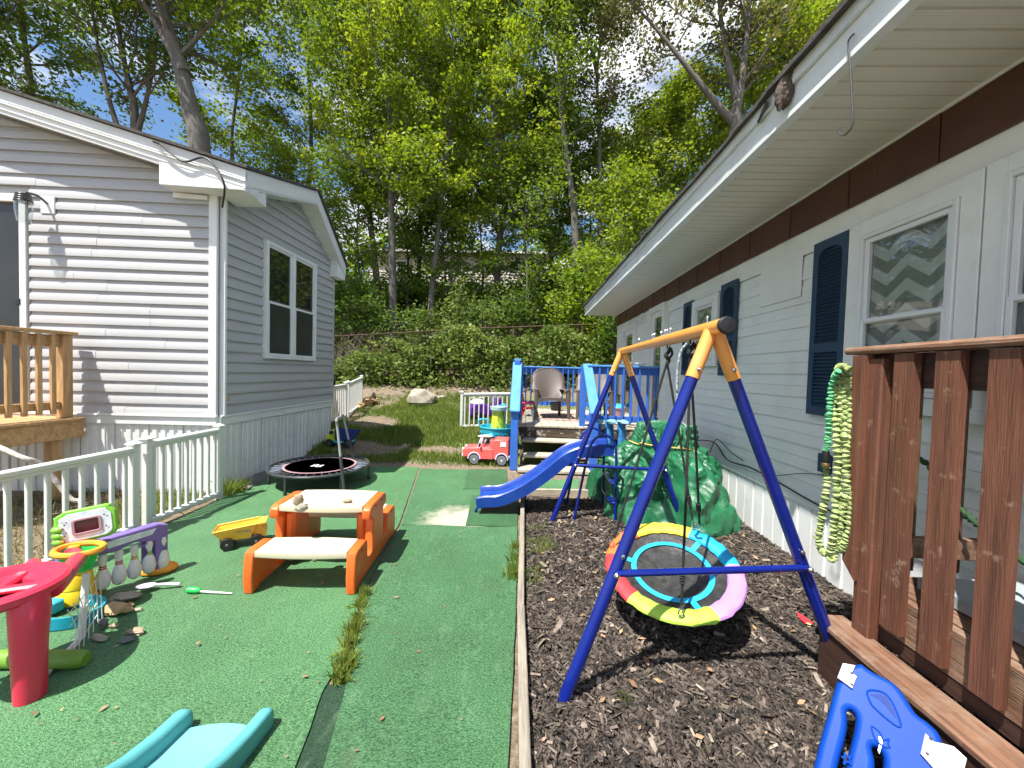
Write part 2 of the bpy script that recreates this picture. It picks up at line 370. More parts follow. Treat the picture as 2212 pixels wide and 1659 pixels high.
def plate(outline, holes, thick, bev=0.004, res=2):
    """flat shape with holes and rounded rim -> list of verts (2D+thickness), faces"""
    cu = bpy.data.curves.new('tmp', 'CURVE'); cu.dimensions = '2D'; cu.fill_mode = 'BOTH'; cu.extrude = max(0.0005, thick / 2 - bev); cu.bevel_depth = bev; cu.bevel_resolution = res; cu.offset = -bev
    for ring in [outline] + list(holes):
        sp = cu.splines.new('POLY'); sp.points.add(len(ring) - 1)
        for q, p in zip(sp.points, ring): q.co = (p[0], p[1], 0, 1)
        sp.use_cyclic_u = True
    ob = bpy.data.objects.new('tmp', cu); COL.objects.link(ob)
    dg = bpy.context.evaluated_depsgraph_get(); me = ob.evaluated_get(dg).to_mesh()
    vs_ = [v.co.copy() for v in me.vertices]; fs = [list(p.vertices) for p in me.polygons]
    ob.evaluated_get(dg).to_mesh_clear(); bpy.data.objects.remove(ob); bpy.data.curves.remove(cu)
    return vs_, fs
def rrect(x0, y0, x1, y1, r, n=5):
    pts = []
    for cx, cy_, a in ((x1 - r, y1 - r, 0), (x0 + r, y1 - r, 90), (x0 + r, y0 + r, 180), (x1 - r, y0 + r, 270)):
        for i in range(n + 1): an = R(a + 90 * i / n); pts.append((cx + r * math.cos(an), cy_ + r * math.sin(an)))
    return pts
def smooth_path(pts, n=6, closed=False):
    pts = [Vector(p) for p in pts]; o_ = []; m = len(pts); rg = m if closed else m - 1
    for i in range(rg):
        g = (lambda k: pts[k % m]) if closed else (lambda k: pts[min(max(k, 0), m - 1)])
        p0, p1, p2, p3 = g(i - 1), g(i), g(i + 1), g(i + 2)
        for j in range(n):
            t = j / n; o_.append(.5 * ((2 * p1) + (p2 - p0) * t + (2 * p0 - 5 * p1 + 4 * p2 - p3) * t * t + (3 * p1 - p0 - 3 * p2 + p3) * t ** 3))
    if not closed: o_.append(pts[-1])
    return o_
def text_mesh(name, body, size, m, parent, mtx, ext=0.0008):
    cu = bpy.data.curves.new('tmp', 'FONT'); cu.body = body; cu.size = size; cu.extrude = ext; cu.align_x = 'CENTER'; cu.align_y = 'CENTER'
    ob = bpy.data.objects.new('tmp', cu); COL.objects.link(ob); dg = bpy.context.evaluated_depsgraph_get()
    me = bpy.data.meshes.new_from_object(ob.evaluated_get(dg)); bpy.data.objects.remove(ob); bpy.data.curves.remove(cu)
    me.name = name; me.transform(mtx); me.transform(Matrix.Translation(-ORG.get(parent.name_full, Vector((0, 0, 0)))))
    me.materials.clear(); me.materials.append(M(m)); return link(name, me, parent)
def tri_mesh(name, verts, nq, m, parent=None, k=4):
    """fast mesh of loose polygons: verts (nq*k,3)"""
    me = bpy.data.meshes.new(name); me.vertices.add(len(verts)); me.vertices.foreach_set('co', np.ascontiguousarray(verts, dtype=np.float32).ravel())
    me.loops.add(nq * k); me.loops.foreach_set('vertex_index', np.arange(nq * k, dtype=np.int32))
    me.polygons.add(nq); me.polygons.foreach_set('loop_start', np.arange(0, nq * k, k, dtype=np.int32))
    me.update(calc_edges=True); me.materials.append(M(m)); return link(name, me, parent)
# ================================================================== the setting: ground, hill, mulch
_PY = [-30, 5.9, 7, 8.5, 10, 11, 12, 12.6, 14, 16, 18, 24, 32, 38, 60, 300]
_PZ = [0, 0, .10, .24, .42, .68, 1.0, 1.12, 1.55, 2.3, 3.1, 5.4, 8.4, 9.4, 10.5, 12]
def hz(x, y):
    z = float(np.interp(y, _PY, _PZ))
    z += .12 * sstep(5.4, 7.0, y) * sstep(-2.3, -3.6, x) * (1 - sstep(8.5, 11, y))
    z += sstep(11, 14, y) * .05 * min(8, max(-6, x))
    k = sstep(6.0, 8.5, y)
    if k > 0: z += k * .05 * noise.noise(Vector((x * .9, y * .9, 0))) + sstep(12, 18, y) * .5 * noise.noise(Vector((x * .18, y * .18, 3)))
    return z
def grassiness(x, y):
    if y < 5.95 or y > 13: return 0.0
    g = .84 + .55 * noise.noise(Vector((x * 1.1, y * 1.1, 7))) + .35 * noise.noise(Vector((x * 3.1, y * 3.1, 2)))
    e = ((x + 1.75) / .75) ** 2 + ((y - 6.75) / .28) ** 2; g -= 1.1 * max(0, 1 - e * .8)
    e = ((x + 2.75) / .7) ** 2 + ((y - 6.6) / .45) ** 2; g -= 1.2 * max(0, 1 - e * .8)
    e = ((x + 3.2) / .5) ** 2 + ((y - 8.3) / .7) ** 2; g -= .9 * max(0, 1 - e * .7)
    g -= .8 * sstep(10.6, 11.8, y); g -= .5 * (1 - sstep(5.95, 6.2, y))
    if x < -3.5: g -= .5
    return min(1, max(0, g))
xs = np.concatenate([np.linspace(-250, -30, 8), np.linspace(-26, -8, 14), np.linspace(-7.4, 4.4, 100), np.linspace(5.5, 26, 14), np.linspace(30, 250, 8)])
ys = np.concatenate([np.linspace(-60, -4, 5), np.linspace(-2, 5.6, 30), np.linspace(5.75, 14, 84), np.linspace(14.6, 40, 36), np.linspace(46, 300, 8)])
gv = [(x, y, hz(x, y)) for x in xs for y in ys]; ny = len(ys)
gf = [(i * ny + j, (i + 1) * ny + j, (i + 1) * ny + j + 1, i * ny + j + 1) for i in range(len(xs) - 1) for j in range(ny - 1)]
me = bpy.data.meshes.new('ground'); me.from_pydata(gv, [], gf); me.update()
me.polygons.foreach_set('use_smooth', [True] * len(me.polygons))
at = me.attributes.new('lawn', 'FLOAT', 'POINT'); at.data.foreach_set('value', [grassiness(x, y) for x, y, z in gv])
def ground_mat():
    m = bpy.data.materials.new('soil'); m.use_nodes = True; t = m.node_tree; n = t.nodes; l = t.links; b = n['Principled BSDF']; b.inputs['Roughness'].default_value = .95
    tc = n.new('ShaderNodeTexCoord')
    def nz(s, d=6):
        q = n.new('ShaderNodeTexNoise'); q.inputs['Scale'].default_value = s; q.inputs['Detail'].default_value = d; q.inputs['Roughness'].default_value = .7; l.new(tc.outputs['Object'], q.inputs['Vector']); return q
    def ramp(src, stops):
        q = n.new('ShaderNodeValToRGB')
        while len(q.color_ramp.elements) < len(stops): q.color_ramp.elements.new(.5)
        for e, (p, c) in zip(q.color_ramp.elements, stops): e.position = p; e.color = (*c, 1)
        l.new(src, q.inputs[0]); return q
    d = ramp(nz(26).outputs[0], [(.3, (.075, .055, .036)), (.48, (.17, .13, .088)), (.60, (.26, .205, .145)), (.72, (.42, .36, .27))])
    g = ramp(nz(5).outputs[0], [(.35, (.09, .125, .03)), (.65, (.17, .18, .06))])
    a = n.new('ShaderNodeAttribute'); a.attribute_name = 'lawn'
    mr = n.new('ShaderNodeMapRange'); mr.inputs[1].default_value = .25; mr.inputs[2].default_value = .75; l.new(a.outputs['Fac'], mr.inputs[0])
    mx = n.new('ShaderNodeMixRGB'); l.new(mr.outputs[0], mx.inputs[0]); l.new(d.outputs[0], mx.inputs[1]); l.new(g.outputs[0], mx.inputs[2]); l.new(mx.outputs[0], b.inputs['Base Color'])
    bp = n.new('ShaderNodeBump'); bp.inputs['Strength'].default_value = .8; bp.inputs['Distance'].default_value = .02; l.new(nz(35).outputs[0], bp.inputs['Height']); l.new(bp.outputs[0], b.inputs['Normal'])
    MATS['soil'] = m; return m
me.materials.append(ground_mat())
tag(link('ground', me), 'bare soil and lawn rising to the wooded bank', None, None, 'structure')

# mulch bed under the chips
mb = MB()
mb.grid(lambda u, v: (lerp(.03, 2.34, u), lerp(-.5, 4.62, v), .008 + .012 * noise.noise(Vector((u * 9, v * 18, 4)))), 40, 80)
mat('mulch_bed', (.035, .026, .020), .95, .4, 40, 1.0, 70)
tag(mb.build('mulch_bed', 'mulch_bed'), 'dark wood mulch bed under the swing set', None, None, 'structure')
# chips: small bent slivers
def chips(n, x0, x1, y0, y1, smin, smax, zr):
    x = NR.uniform(x0, x1, n); y = NR.uniform(y0, y1, n); z = .012 + NR.uniform(0, zr, n)
    ln = NR.uniform(smin, smax, n) * NR.choice([.55, 1, 1, 1.35], n); wd = ln * NR.uniform(.16, .42, n); th = NR.uniform(.0022, .005, n)
    a = NR.uniform(0, 2 * np.pi, n); p = NR.normal(0, .28, n); r_ = NR.normal(0, .35, n)
    ux = np.stack([np.cos(a) * np.cos(p), np.sin(a) * np.cos(p), np.sin(p)], 1)
    vx = np.stack([-np.sin(a) * np.cos(r_), np.cos(a) * np.cos(r_), np.sin(r_)], 1); wx = np.cross(ux, vx)
    c = np.stack([x, y, z], 1); tp = NR.uniform(.45, 1, n)
    def P_(su, sv, sw): return c + ux * (su * ln / 2)[:, None] + vx * (sv * wd / 2)[:, None] + wx * (sw * th)[:, None]
    o = np.ones(n)
    A, B, C_, D = P_(-o, -tp, o), P_(o, -o, o), P_(o, tp, o), P_(-o, o, o)
    a_, b_, c_, d_ = P_(-o, -tp, -o), P_(o, -o, -o), P_(o, tp, -o), P_(-o, o, -o)
    q = np.stack([np.stack(t, 1) for t in ((A, B, C_, D), (a_, b_, B, A), (b_, c_, C_, B), (c_, d_, D, C_), (d_, a_, A, D))], 1)  # n,5,4,3
    return q
me = None
def chip_obj():
    q = np.concatenate([chips(34000, .04, 2.28, .9, 4.55, .016, .042, .018), chips(17000, .04, 1.75, .95, 2.6, .012, .036, .024)])
    n = len(q)
    # weld each chip to 8 vertices so that one chip is one island
    vs_ = np.concatenate([q[:, 0], q[:, 1, :1], q[:, 1, 1:2], q[:, 2, 1:2], q[:, 3, 1:2]], 1)  # A B C D a b c d
    base = (np.arange(n) * 8)[:, None]
    f = np.concatenate([base + np.array([[0, 1, 2, 3]]), base + np.array([[4, 5, 1, 0]]), base + np.array([[5, 6, 2, 1]]), base + np.array([[6, 7, 3, 2]]), base + np.array([[7, 4, 0, 3]])], 1).reshape(-1)
    m_ = bpy.data.meshes.new('mulch_chips'); m_.vertices.add(n * 8); m_.vertices.foreach_set('co', vs_.astype(np.float32).ravel())
    m_.loops.add(n * 20); m_.loops.foreach_set('vertex_index', f.astype(np.int32)); m_.polygons.add(n * 5); m_.polygons.foreach_set('loop_start', np.arange(0, n * 20, 4, dtype=np.int32))
    m_.update(calc_edges=True); m_.materials.append(M('mulch_chip')); return m_
mat('chip_pale', (.16, .13, .105), .85, .5, 14, 0, island=.7, hue=.015, spec=.3)  # pale mixed-in chips; the look of lit chips is put into the colour
def pale():
    q = np.concatenate([chips(5200, .04, 2.2, .95, 4.5, .014, .045, .022), chips(350, .04, 2.0, 1.0, 4.0, .05, .09, .02)]) + np.array([0, 0, .006]); return q
q = pale(); tag(tri_mesh('sunlit_chips', q[:, 0].reshape(-1, 3), len(q), 'chip_pale'), 'paler chips strewn over the mulch, sunlit look put into their colour', 'mulch', None, 'stuff')
tag(link('mulch_chips', chip_obj()), 'dark brown shredded wood chips covering the play bed', 'mulch', None, 'stuff')

# ------------------------------------------------------------------ artificial turf sheets
def turf_mat(name, c1, c2, worn=0.0, c3=(.50, .46, .37), wc=None):
    m = bpy.data.materials.new(name); m.use_nodes = True; t = m.node_tree; n = t.nodes; l = t.links; b = n['Principled BSDF']; b.inputs['Roughness'].default_value = .55
    b.inputs['Specular IOR Level'].default_value = .55
    tc = n.new('ShaderNodeTexCoord')
    def nz(s, d=3, st=None):
        q = n.new('ShaderNodeTexNoise'); q.inputs['Scale'].default_value = s; q.inputs['Detail'].default_value = d; q.inputs['Roughness'].default_value = .65
        if st:
            mp_ = n.new('ShaderNodeMapping'); mp_.inputs['Scale'].default_value = st; mp_.inputs['Rotation'].default_value = (0, 0, .35); l.new(tc.outputs['Object'], mp_.inputs[0]); l.new(mp_.outputs[0], q.inputs['Vector'])
        else: l.new(tc.outputs['Object'], q.inputs['Vector'])
        return q
    r1 = n.new('ShaderNodeValToRGB'); r1.color_ramp.elements[0].position = .36; r1.color_ramp.elements[1].position = .64
    r1.color_ramp.elements[0].color = (*c1, 1); r1.color_ramp.elements[1].color = (*c2, 1); f1 = nz(95, 4, (1, 1.9, 1)); l.new(f1.outputs[0], r1.inputs[0])
    big = nz(1.1, 5); br = n.new('ShaderNodeMapRange'); br.inputs[1].default_value = .3; br.inputs[2].default_value = .7; br.inputs[3].default_value = .78; br.inputs[4].default_value = 1.22; l.new(big.outputs[0], br.inputs[0])
    hs = n.new('ShaderNodeHueSaturation'); l.new(r1.outputs[0], hs.inputs['Color']); l.new(br.outputs[0], hs.inputs['Value']); cur = hs.outputs[0]
    # scuffed paler fibres
    sc = nz(14, 6, (1, .35, 1)); sr = n.new('ShaderNodeMapRange'); sr.inputs[1].default_value = .56; sr.inputs[2].default_value = .75; sr.inputs[4].default_value = .35; l.new(sc.outputs[0], sr.inputs[0])
    m1 = n.new('ShaderNodeMixRGB'); m1.inputs[2].default_value = (.20, .36, .20, 1); l.new(sr.outputs[0], m1.inputs[0]); l.new(cur, m1.inputs[1]); cur = m1.outputs[0]
    st = nz(2.6, 9); sm_ = n.new('ShaderNodeMapRange'); sm_.inputs[1].default_value = .60; sm_.inputs[2].default_value = .74; sm_.inputs[4].default_value = .42; l.new(st.outputs[0], sm_.inputs[0])
    m0 = n.new('ShaderNodeMixRGB'); m0.inputs[2].default_value = (.105, .125, .06, 1); l.new(sm_.outputs[0], m0.inputs[0]); l.new(cur, m0.inputs[1]); cur = m0.outputs[0]
    if worn > 0:
        # sandy spot where the pile has worn away (a mark in the mat itself)
        sp = n.new('ShaderNodeVectorMath'); sp.operation = 'DISTANCE'; sp.inputs[1].default_value = wc; l.new(tc.outputs['Object'], sp.inputs[0])
        ns = nz(9, 7); ad = n.new('ShaderNodeMath'); ad.operation = 'MULTIPLY_ADD'; ad.inputs[1].default_value = -.55; l.new(ns.outputs[0], ad.inputs[0]); l.new(sp.outputs['Value'], ad.inputs[2])
        wr = n.new('ShaderNodeMapRange'); wr.inputs[1].default_value = .16; wr.inputs[2].default_value = -.10; wr.inputs[3].default_value = 0; wr.inputs[4].default_value = worn; l.new(ad.outputs[0], wr.inputs[0])
        m2 = n.new('ShaderNodeMixRGB'); m2.inputs[2].default_value = (*c3, 1); l.new(wr.outputs[0], m2.inputs[0]); l.new(cur, m2.inputs[1]); cur = m2.outputs[0]
    l.new(cur, b.inputs['Base Color'])
    bp = n.new('ShaderNodeBump'); bp.inputs['Strength'].default_value = .9; bp.inputs['Distance'].default_value = .012; l.new(nz(150, 3, (1, 1.8, 1)).outputs[0], bp.inputs['Height']); l.new(bp.outputs[0], b.inputs['Normal'])
    MATS[name] = m; return m
turf_mat('turf_a', (.014, .092, .026), (.15, .35, .15))
turf_mat('turf_b', (.009, .070, .022), (.11, .27, .115))
turf_mat('turf_c', (.014, .085, .026), (.12, .29, .13), .95, (.58, .53, .43), (-.62, 3.78, 0))
turf_mat('turf_d', (.008, .060, .018), (.075, .22, .085))
turf_mat('turf_e', (.008, .036, .016), (.030, .085, .040))
def turf(label, poly, z, m, wav=.004, seed=0, group='green artificial turf pieces'):
    """a sheet with a rim, filled by a fine grid clipped to the outline"""
    P2 = [Vector((p.x, p.y)) for p in poly]
    bm = bmesh.new(); vs_ = [bm.verts.new((p.x, p.y, 0)) for p in P2]; bm.faces.new(vs_)
    bm.normal_update()
    if bm.faces[:][0].normal.z < 0: bmesh.ops.reverse_faces(bm, faces=bm.faces[:])
    x0, x1 = min(p.x for p in P2), max(p.x for p in P2); y0, y1 = min(p.y for p in P2), max(p.y for p in P2)
    st = .13
    for k in range(1, int((x1 - x0) / st) + 1): bmesh.ops.bisect_plane(bm, geom=bm.verts[:] + bm.edges[:] + bm.faces[:], plane_co=(x0 + k * st, 0, 0), plane_no=(1, 0, 0))
    for k in range(1, int((y1 - y0) / st) + 1): bmesh.ops.bisect_plane(bm, geom=bm.verts[:] + bm.edges[:] + bm.faces[:], plane_co=(0, y0 + k * st, 0), plane_no=(0, 1, 0))
    ex = bmesh.ops.extrude_face_region(bm, geom=bm.faces[:])
    top = {v for v in ex['geom'] if isinstance(v, bmesh.types.BMVert)}
    for v in bm.verts:
        wv = wav * (noise.noise(Vector((v.co.x * 1.7, v.co.y * 1.7, seed))) + .5 * noise.noise(Vector((v.co.x * 5, v.co.y * 5, seed + 4))))
        if seed == 2: wv += .016 * max(0, noise.noise(Vector((v.co.y * 2.2, 5, 0))) + .35) * math.exp(-((v.co.x + .10) / .035) ** 2) + .010 * math.exp(-((v.co.x + .04) / .02) ** 2)
        if seed == 1: wv += .012 * max(0, 1 - abs(noise.noise(Vector((v.co.x * .9 + v.co.y * .5, v.co.y * .25, 2)))) * 7)
        v.co.z = (z + max(-.003, wv)) if v in top else .001
        e = .006 * noise.noise(Vector((v.co.x * 9, v.co.y * 9, seed)))
        v.co.x += e; v.co.y += .006 * noise.noise(Vector((v.co.x * 8, v.co.y * 8, seed + 9)))
    bmesh.ops.recalc_face_normals(bm, faces=bm.faces[:])
    me_ = bpy.data.meshes.new('turf_mat'); bm.to_mesh(me_); bm.free()
    me_.polygons.foreach_set('use_smooth', [True] * len(me_.polygons)); me_.set_sharp_from_angle(angle=R(40)); me_.materials.append(M(m))
    return tag(link('turf_mat', me_), label, 'turf mat', group)
PL = lambda pts: [G(*p) for p in pts]
turf('wide green turf mat under the orange picnic table, longest of the turf pieces',
     [V(-3.62, .2, 0), V(-3.34, 2.2, 0)] + PL([(118, 1245), (300, 1165), (470, 1083), (505, 1062), (600, 1022), (690, 1008), (905, 1010), (884, 1072), (862, 1135), (826, 1198), (790, 1275), (722, 1455), (696, 1500), (640, 1659)]) + [V(-.74, .9, 0), V(-.7, .2, 0)], .011, 'turf_a', .006, 1)
turf('narrow green turf runner lying against the long timber edging',
     PL([(865, 1139), (800, 1262), (786, 1330), (752, 1470), (728, 1560), (700, 1659)]) + [V(-.62, .9, 0), V(-.58, .2, 0), V(-.04, .2, 0), V(-.035, .9, 0)] + PL([(1098, 1659), (1103, 1540), (1114, 1330), (1117, 1200), (1117, 1143)]), .018, 'turf_b', .016, 2)
turf('worn turf square with a sandy bald patch before the blue slide',
     PL([(908, 1014), (1062, 1017), (1050, 1140), (866, 1136)]), .013, 'turf_c', .004, 3)
turf('small dark turf square beside the foot of the blue deck stairs', PL([(1012, 1016), (1094, 1016), (1096, 1060), (1000, 1059)]), .020, 'turf_d', .004, 4)
turf('small turf square under the lower end of the blue slide', PL([(1020, 1074), (1120, 1071), (1117, 1141), (1006, 1139)]), .022, 'turf_d', .006, 5)
turf('dark worn turf strip in the gap between the two long turf mats', PL([(700, 1482), (752, 1476), (728, 1560), (706, 1659)]) + [V(-.62, .8, 0), V(-.74, .8, 0)] + PL([(636, 1659), (668, 1570)]), .0055, 'turf_e', .001, 6)
turf('turf scrap showing under the bottom tread of the blue deck stairs', PL([(1150, 1040), (1252, 1036), (1246, 1069), (1150, 1064)]), .010, 'turf_a', .003, 7)

# timber edging round the mulch
def beam_thing(name, label, cat, p0, p1, wd, ht, m, group=None, ch=.005):
    p0, p1 = Vector(p0), Vector(p1); b = MB(); b.beam(p0, p1, wd, ht, ch=ch)
    c = V((p0.x + p1.x) / 2, (p0.y + p1.y) / 2, 0); o = b.build(name, m, None, org=c); o.location = c
    return tag(o, label, cat, group)
a, b_, c_ = G(1129, 1068), G(1124, 1335), G(1146, 1720)
beam_thing('edging_timber', 'weathered timber edging beside the turf runner, far length', 'timber', (a.x, a.y, .045), (b_.x, b_.y - .004, .045), .042, .09, 'wood_grey_y', 'timber edging of the mulch bed')
beam_thing('edging_timber', 'weathered timber edging beside the turf runner, length nearest the camera', 'timber', (b_.x + .002, b_.y - .010, .047), (c_.x, .6, .047), .044, .09, 'wood_grey_y', 'timber edging of the mulch bed')
beam_thing('edging_timber', 'short timber edging across the mulch before the deck stairs', 'timber', (a.x + .04, a.y - .03, .04), (.98, 4.74, .04), .042, .085, 'wood_grey_x', 'timber edging of the mulch bed')

# ------------------------------------------------------------------ grass
def blades(px, py, pz, ln, spread=.45, wd=.006):
    n = len(px); a = NR.uniform(0, 2 * np.pi, n); t = np.abs(NR.normal(0, spread, n)); b = NR.uniform(0, 2 * np.pi, n)
    d = np.stack([np.cos(a) * np.sin(t), np.sin(a) * np.sin(t), np.cos(t)], 1); s = np.stack([np.cos(b), np.sin(b), np.zeros(n)], 1) * (wd * NR.uniform(.6, 1.3, n))[:, None]
    c = np.stack([px, py, pz], 1); md = c + d * (ln * .55)[:, None]; tip = c + d * ln[:, None] + np.stack([np.cos(a), np.sin(a), -.5 * np.ones(n)], 1) * (ln * .35)[:, None] * t[:, None]
    return np.stack([c - s, c + s, md + s * .8, tip, md - s * .8], 1)
def scatter_lawn(n, x0, x1, y0, y1, thr, l0, l1):
    out_ = []; k = 0
    while len(out_) < n and k < n * 8:
        k += 1; x = rnd.uniform(x0, x1); y = rnd.uniform(y0, y1)
        g = grassiness(x, y)
        if rnd.random() < (g - thr) * 1.5: out_.append((x, y, hz(x, y), rnd.uniform(l0, l1) * (.6 + g * .8)))
    return np.array(out_)
p = scatter_lawn(42000, -4.6, -.1, 5.95, 12.2, .05, .05, .14)
q = blades(p[:, 0], p[:, 1], p[:, 2] - .01, p[:, 3], .5, .006)
tag(tri_mesh('lawn_grass', q.reshape(-1, 3), len(q), 'grass', None, 5), 'patchy green lawn grass behind the turf mats', 'grass', None, 'stuff')
p = scatter_lawn(9000, -4.6, -.1, 5.95, 12.2, -.05, .03, .09)
q = blades(p[:, 0], p[:, 1], p[:, 2] - .01, p[:, 3], .7, .005)
tag(tri_mesh('dry_lawn_grass', q.reshape(-1, 3), len(q), 'grass_dry', None, 5), 'dry straw-coloured blades mixed into the back lawn', 'grass', None, 'stuff')
def tuft(label, spots, n, rad, l0, l1, m='grass', grp='grass tufts between the turf mats'):
    pts = [];
    for (x, y) in spots:
        for _ in range(n): pts.append((x + rnd.gauss(0, rad), y + rnd.gauss(0, rad), 0, rnd.uniform(l0, l1)))
    p = np.array(pts); q = blades(p[:, 0], p[:, 1], p[:, 2], p[:, 3], .5, .0035)
    return tag(tri_mesh('grass_tuft', q.reshape(-1, 3), len(q), m, None, 5), label, 'grass', grp, 'stuff')
g2 = lambda pts: [(G(*q).x, G(*q).y) for q in pts]
tuft('long green grass tuft growing in the seam between the two long turf mats', g2([(740, 1455), (748, 1430), (756, 1400), (764, 1370), (772, 1345), (735, 1470), (752, 1450), (742, 1442), (768, 1360), (781, 1310), (788, 1290)]), 110, .018, .04, .10)
tuft('grass tuft at the timber edging beside the turf runner', g2([(1108, 1235), (1113, 1215), (1106, 1250), (1112, 1190)]), 130, .025, .05, .11)
tuft('grass clump in the mulch just right of the timber edging', g2([(1148, 1150), (1160, 1200), (1155, 1240), (1170, 1175), (1145, 1180), (1185, 1190), (1150, 1265)]), 70, .05, .04, .10)
tuft('weedy clump at the grey house corner behind the white railing', [(-3.36, 4.22), (-3.34, 4.35), (-3.42, 4.28)], 120, .04, .08, .24)
tuft('small green sprout in the mulch near the camera', g2([(1345, 1518), (1355, 1530)]), 40, .015, .03, .06)
# rough yard behind the white railing: dry grass and twigs
pts = np.array([(x, y, 0, rnd.uniform(.03, .12)) for x, y in ((rnd.uniform(-5.4, -3.42), rnd.uniform(2.0, 4.3)) for _ in range(3800))])
q = blades(pts[:, 0], pts[:, 1], pts[:, 2], pts[:, 3], .8, .004)
tag(tri_mesh('rough_grass', q.reshape(-1, 3), len(q), 'grass_dry', None, 5), 'dry weedy grass behind the white railing', 'grass', None, 'stuff')
pts = np.array([(x, y, 0, rnd.uniform(.03, .12)) for x, y in ((rnd.uniform(-4.2, -3.42), rnd.uniform(3.2, 4.25)) for _ in range(1500))])
q = blades(pts[:, 0], pts[:, 1], pts[:, 2], pts[:, 3], .6, .004)
tag(tri_mesh('green_weeds', q.reshape(-1, 3), len(q), 'grass', None, 5), 'green weeds at the foot of the grey house skirting', 'grass', None, 'stuff')
def glass_mat():
    m = bpy.data.materials.new('glass_window'); m.use_nodes = True; t = m.node_tree; n = t.nodes; l = t.links
    for q in list(n):
        if q.type != 'OUTPUT_MATERIAL': n.remove(q)
    tr = n.new('ShaderNodeBsdfTransparent'); tr.inputs[0].default_value = (.85, .87, .86, 1); gl = n.new('ShaderNodeBsdfGlossy'); gl.inputs['Roughness'].default_value = .02; gl.inputs[0].default_value = (.9, .9, .9, 1)
    lw = n.new('ShaderNodeLayerWeight'); lw.inputs[0].default_value = .5; fp = n.new('ShaderNodeMath'); fp.operation = 'POWER'; fp.inputs[1].default_value = 2.2; l.new(lw.outputs['Facing'], fp.inputs[0]); fr = n.new('ShaderNodeMath'); fr.operation = 'MULTIPLY_ADD'; fr.inputs[1].default_value = .75; fr.inputs[2].default_value = .04; l.new(fp.outputs[0], fr.inputs[0]); ms = n.new('ShaderNodeMixShader'); l.new(fr.outputs[0], ms.inputs[0]); l.new(tr.outputs[0], ms.inputs[1]); l.new(gl.outputs[0], ms.inputs[2]); l.new(ms.outputs[0], n['Material Output'].inputs[0])
    MATS['glass_window'] = m
    m = bpy.data.materials.new('curtain_chevron'); m.use_nodes = True; t = m.node_tree; n = t.nodes; l = t.links; b = n['Principled BSDF']; b.inputs['Roughness'].default_value = .9
    tc = n.new('ShaderNodeTexCoord'); sp = n.new('ShaderNodeSeparateXYZ'); l.new(tc.outputs['Object'], sp.inputs[0])
    pp = n.new('ShaderNodeMath'); pp.operation = 'PINGPONG'; pp.inputs[1].default_value = .13; l.new(sp.outputs[1], pp.inputs[0])
    mu = n.new('ShaderNodeMath'); mu.operation = 'MULTIPLY_ADD'; mu.inputs[1].default_value = .75; l.new(pp.outputs[0], mu.inputs[0]); l.new(sp.outputs[2], mu.inputs[2])
    md = n.new('ShaderNodeMath'); md.operation = 'PINGPONG'; md.inputs[1].default_value = .075; l.new(mu.outputs[0], md.inputs[0])
    gt = n.new('ShaderNodeMath'); gt.operation = 'GREATER_THAN'; gt.inputs[1].default_value = .037; l.new(md.outputs[0], gt.inputs[0])
    mx = n.new('ShaderNodeMixRGB'); mx.inputs[1].default_value = (.80, .81, .80, 1); mx.inputs[2].default_value = (.36, .37, .37, 1); l.new(gt.outputs[0], mx.inputs[0]); l.new(mx.outputs[0], b.inputs['Base Color']); MATS['curtain_chevron'] = m
glass_mat()
# ================================================================== grey vinyl house on the left
HA = V(-3.54, 4.31, 0); FA = R(4.5)
DF = V(-math.cos(FA), -math.sin(FA), 0); NF = V(math.sin(FA), -math.cos(FA), 0)   # along the front wall to the left; outwards
UPV = V(0, 0, 1)
def WF(s, z, o=0.0): return HA + DF * s + NF * o + UPV * z
def SF(px, py, o=0.0):
    p = PP(px, py, HA + NF * o, NF); return (p - HA).dot(DF), p.z
def WS(y, z, o=0.0): return V(HA.x + o, y, z)
YB = 6.90
house = thing('vinyl_house', 'pale grey vinyl-sided house with white skirting and gabled corner', 'house', (HA.x - 1.5, 5.6, 0))
LAP = .126; Z0 = .90
# roof edge points
PT1 = PP(530, 366, HA + NF * .24, NF); PT0 = PP(0, 195, HA + NF * .24, NF)
PT0 = PT1 + (PT0 - PT1) * 1.9
PPK = PX(686, 414, -3.25); PFT = PX(747, 574, -3.38)
SLF = (PT0.z - PT1.z) / ((PT0 - PT1).dot(DF))
FH = .20
def zfront(s): return PT1.z - FH + .02 + SLF * max(-.3, s - (PT1 - HA).dot(DF))
def zside(y):
    if y < PPK.y: t = (y - PT1.y) / (PPK.y - PT1.y); return lerp(PT1.z, PPK.z, t) - FH + .02
    t = (y - PPK.y) / (PFT.y - PPK.y); return lerp(PPK.z, PFT.z, t) - FH + .02
LEND = 4.6
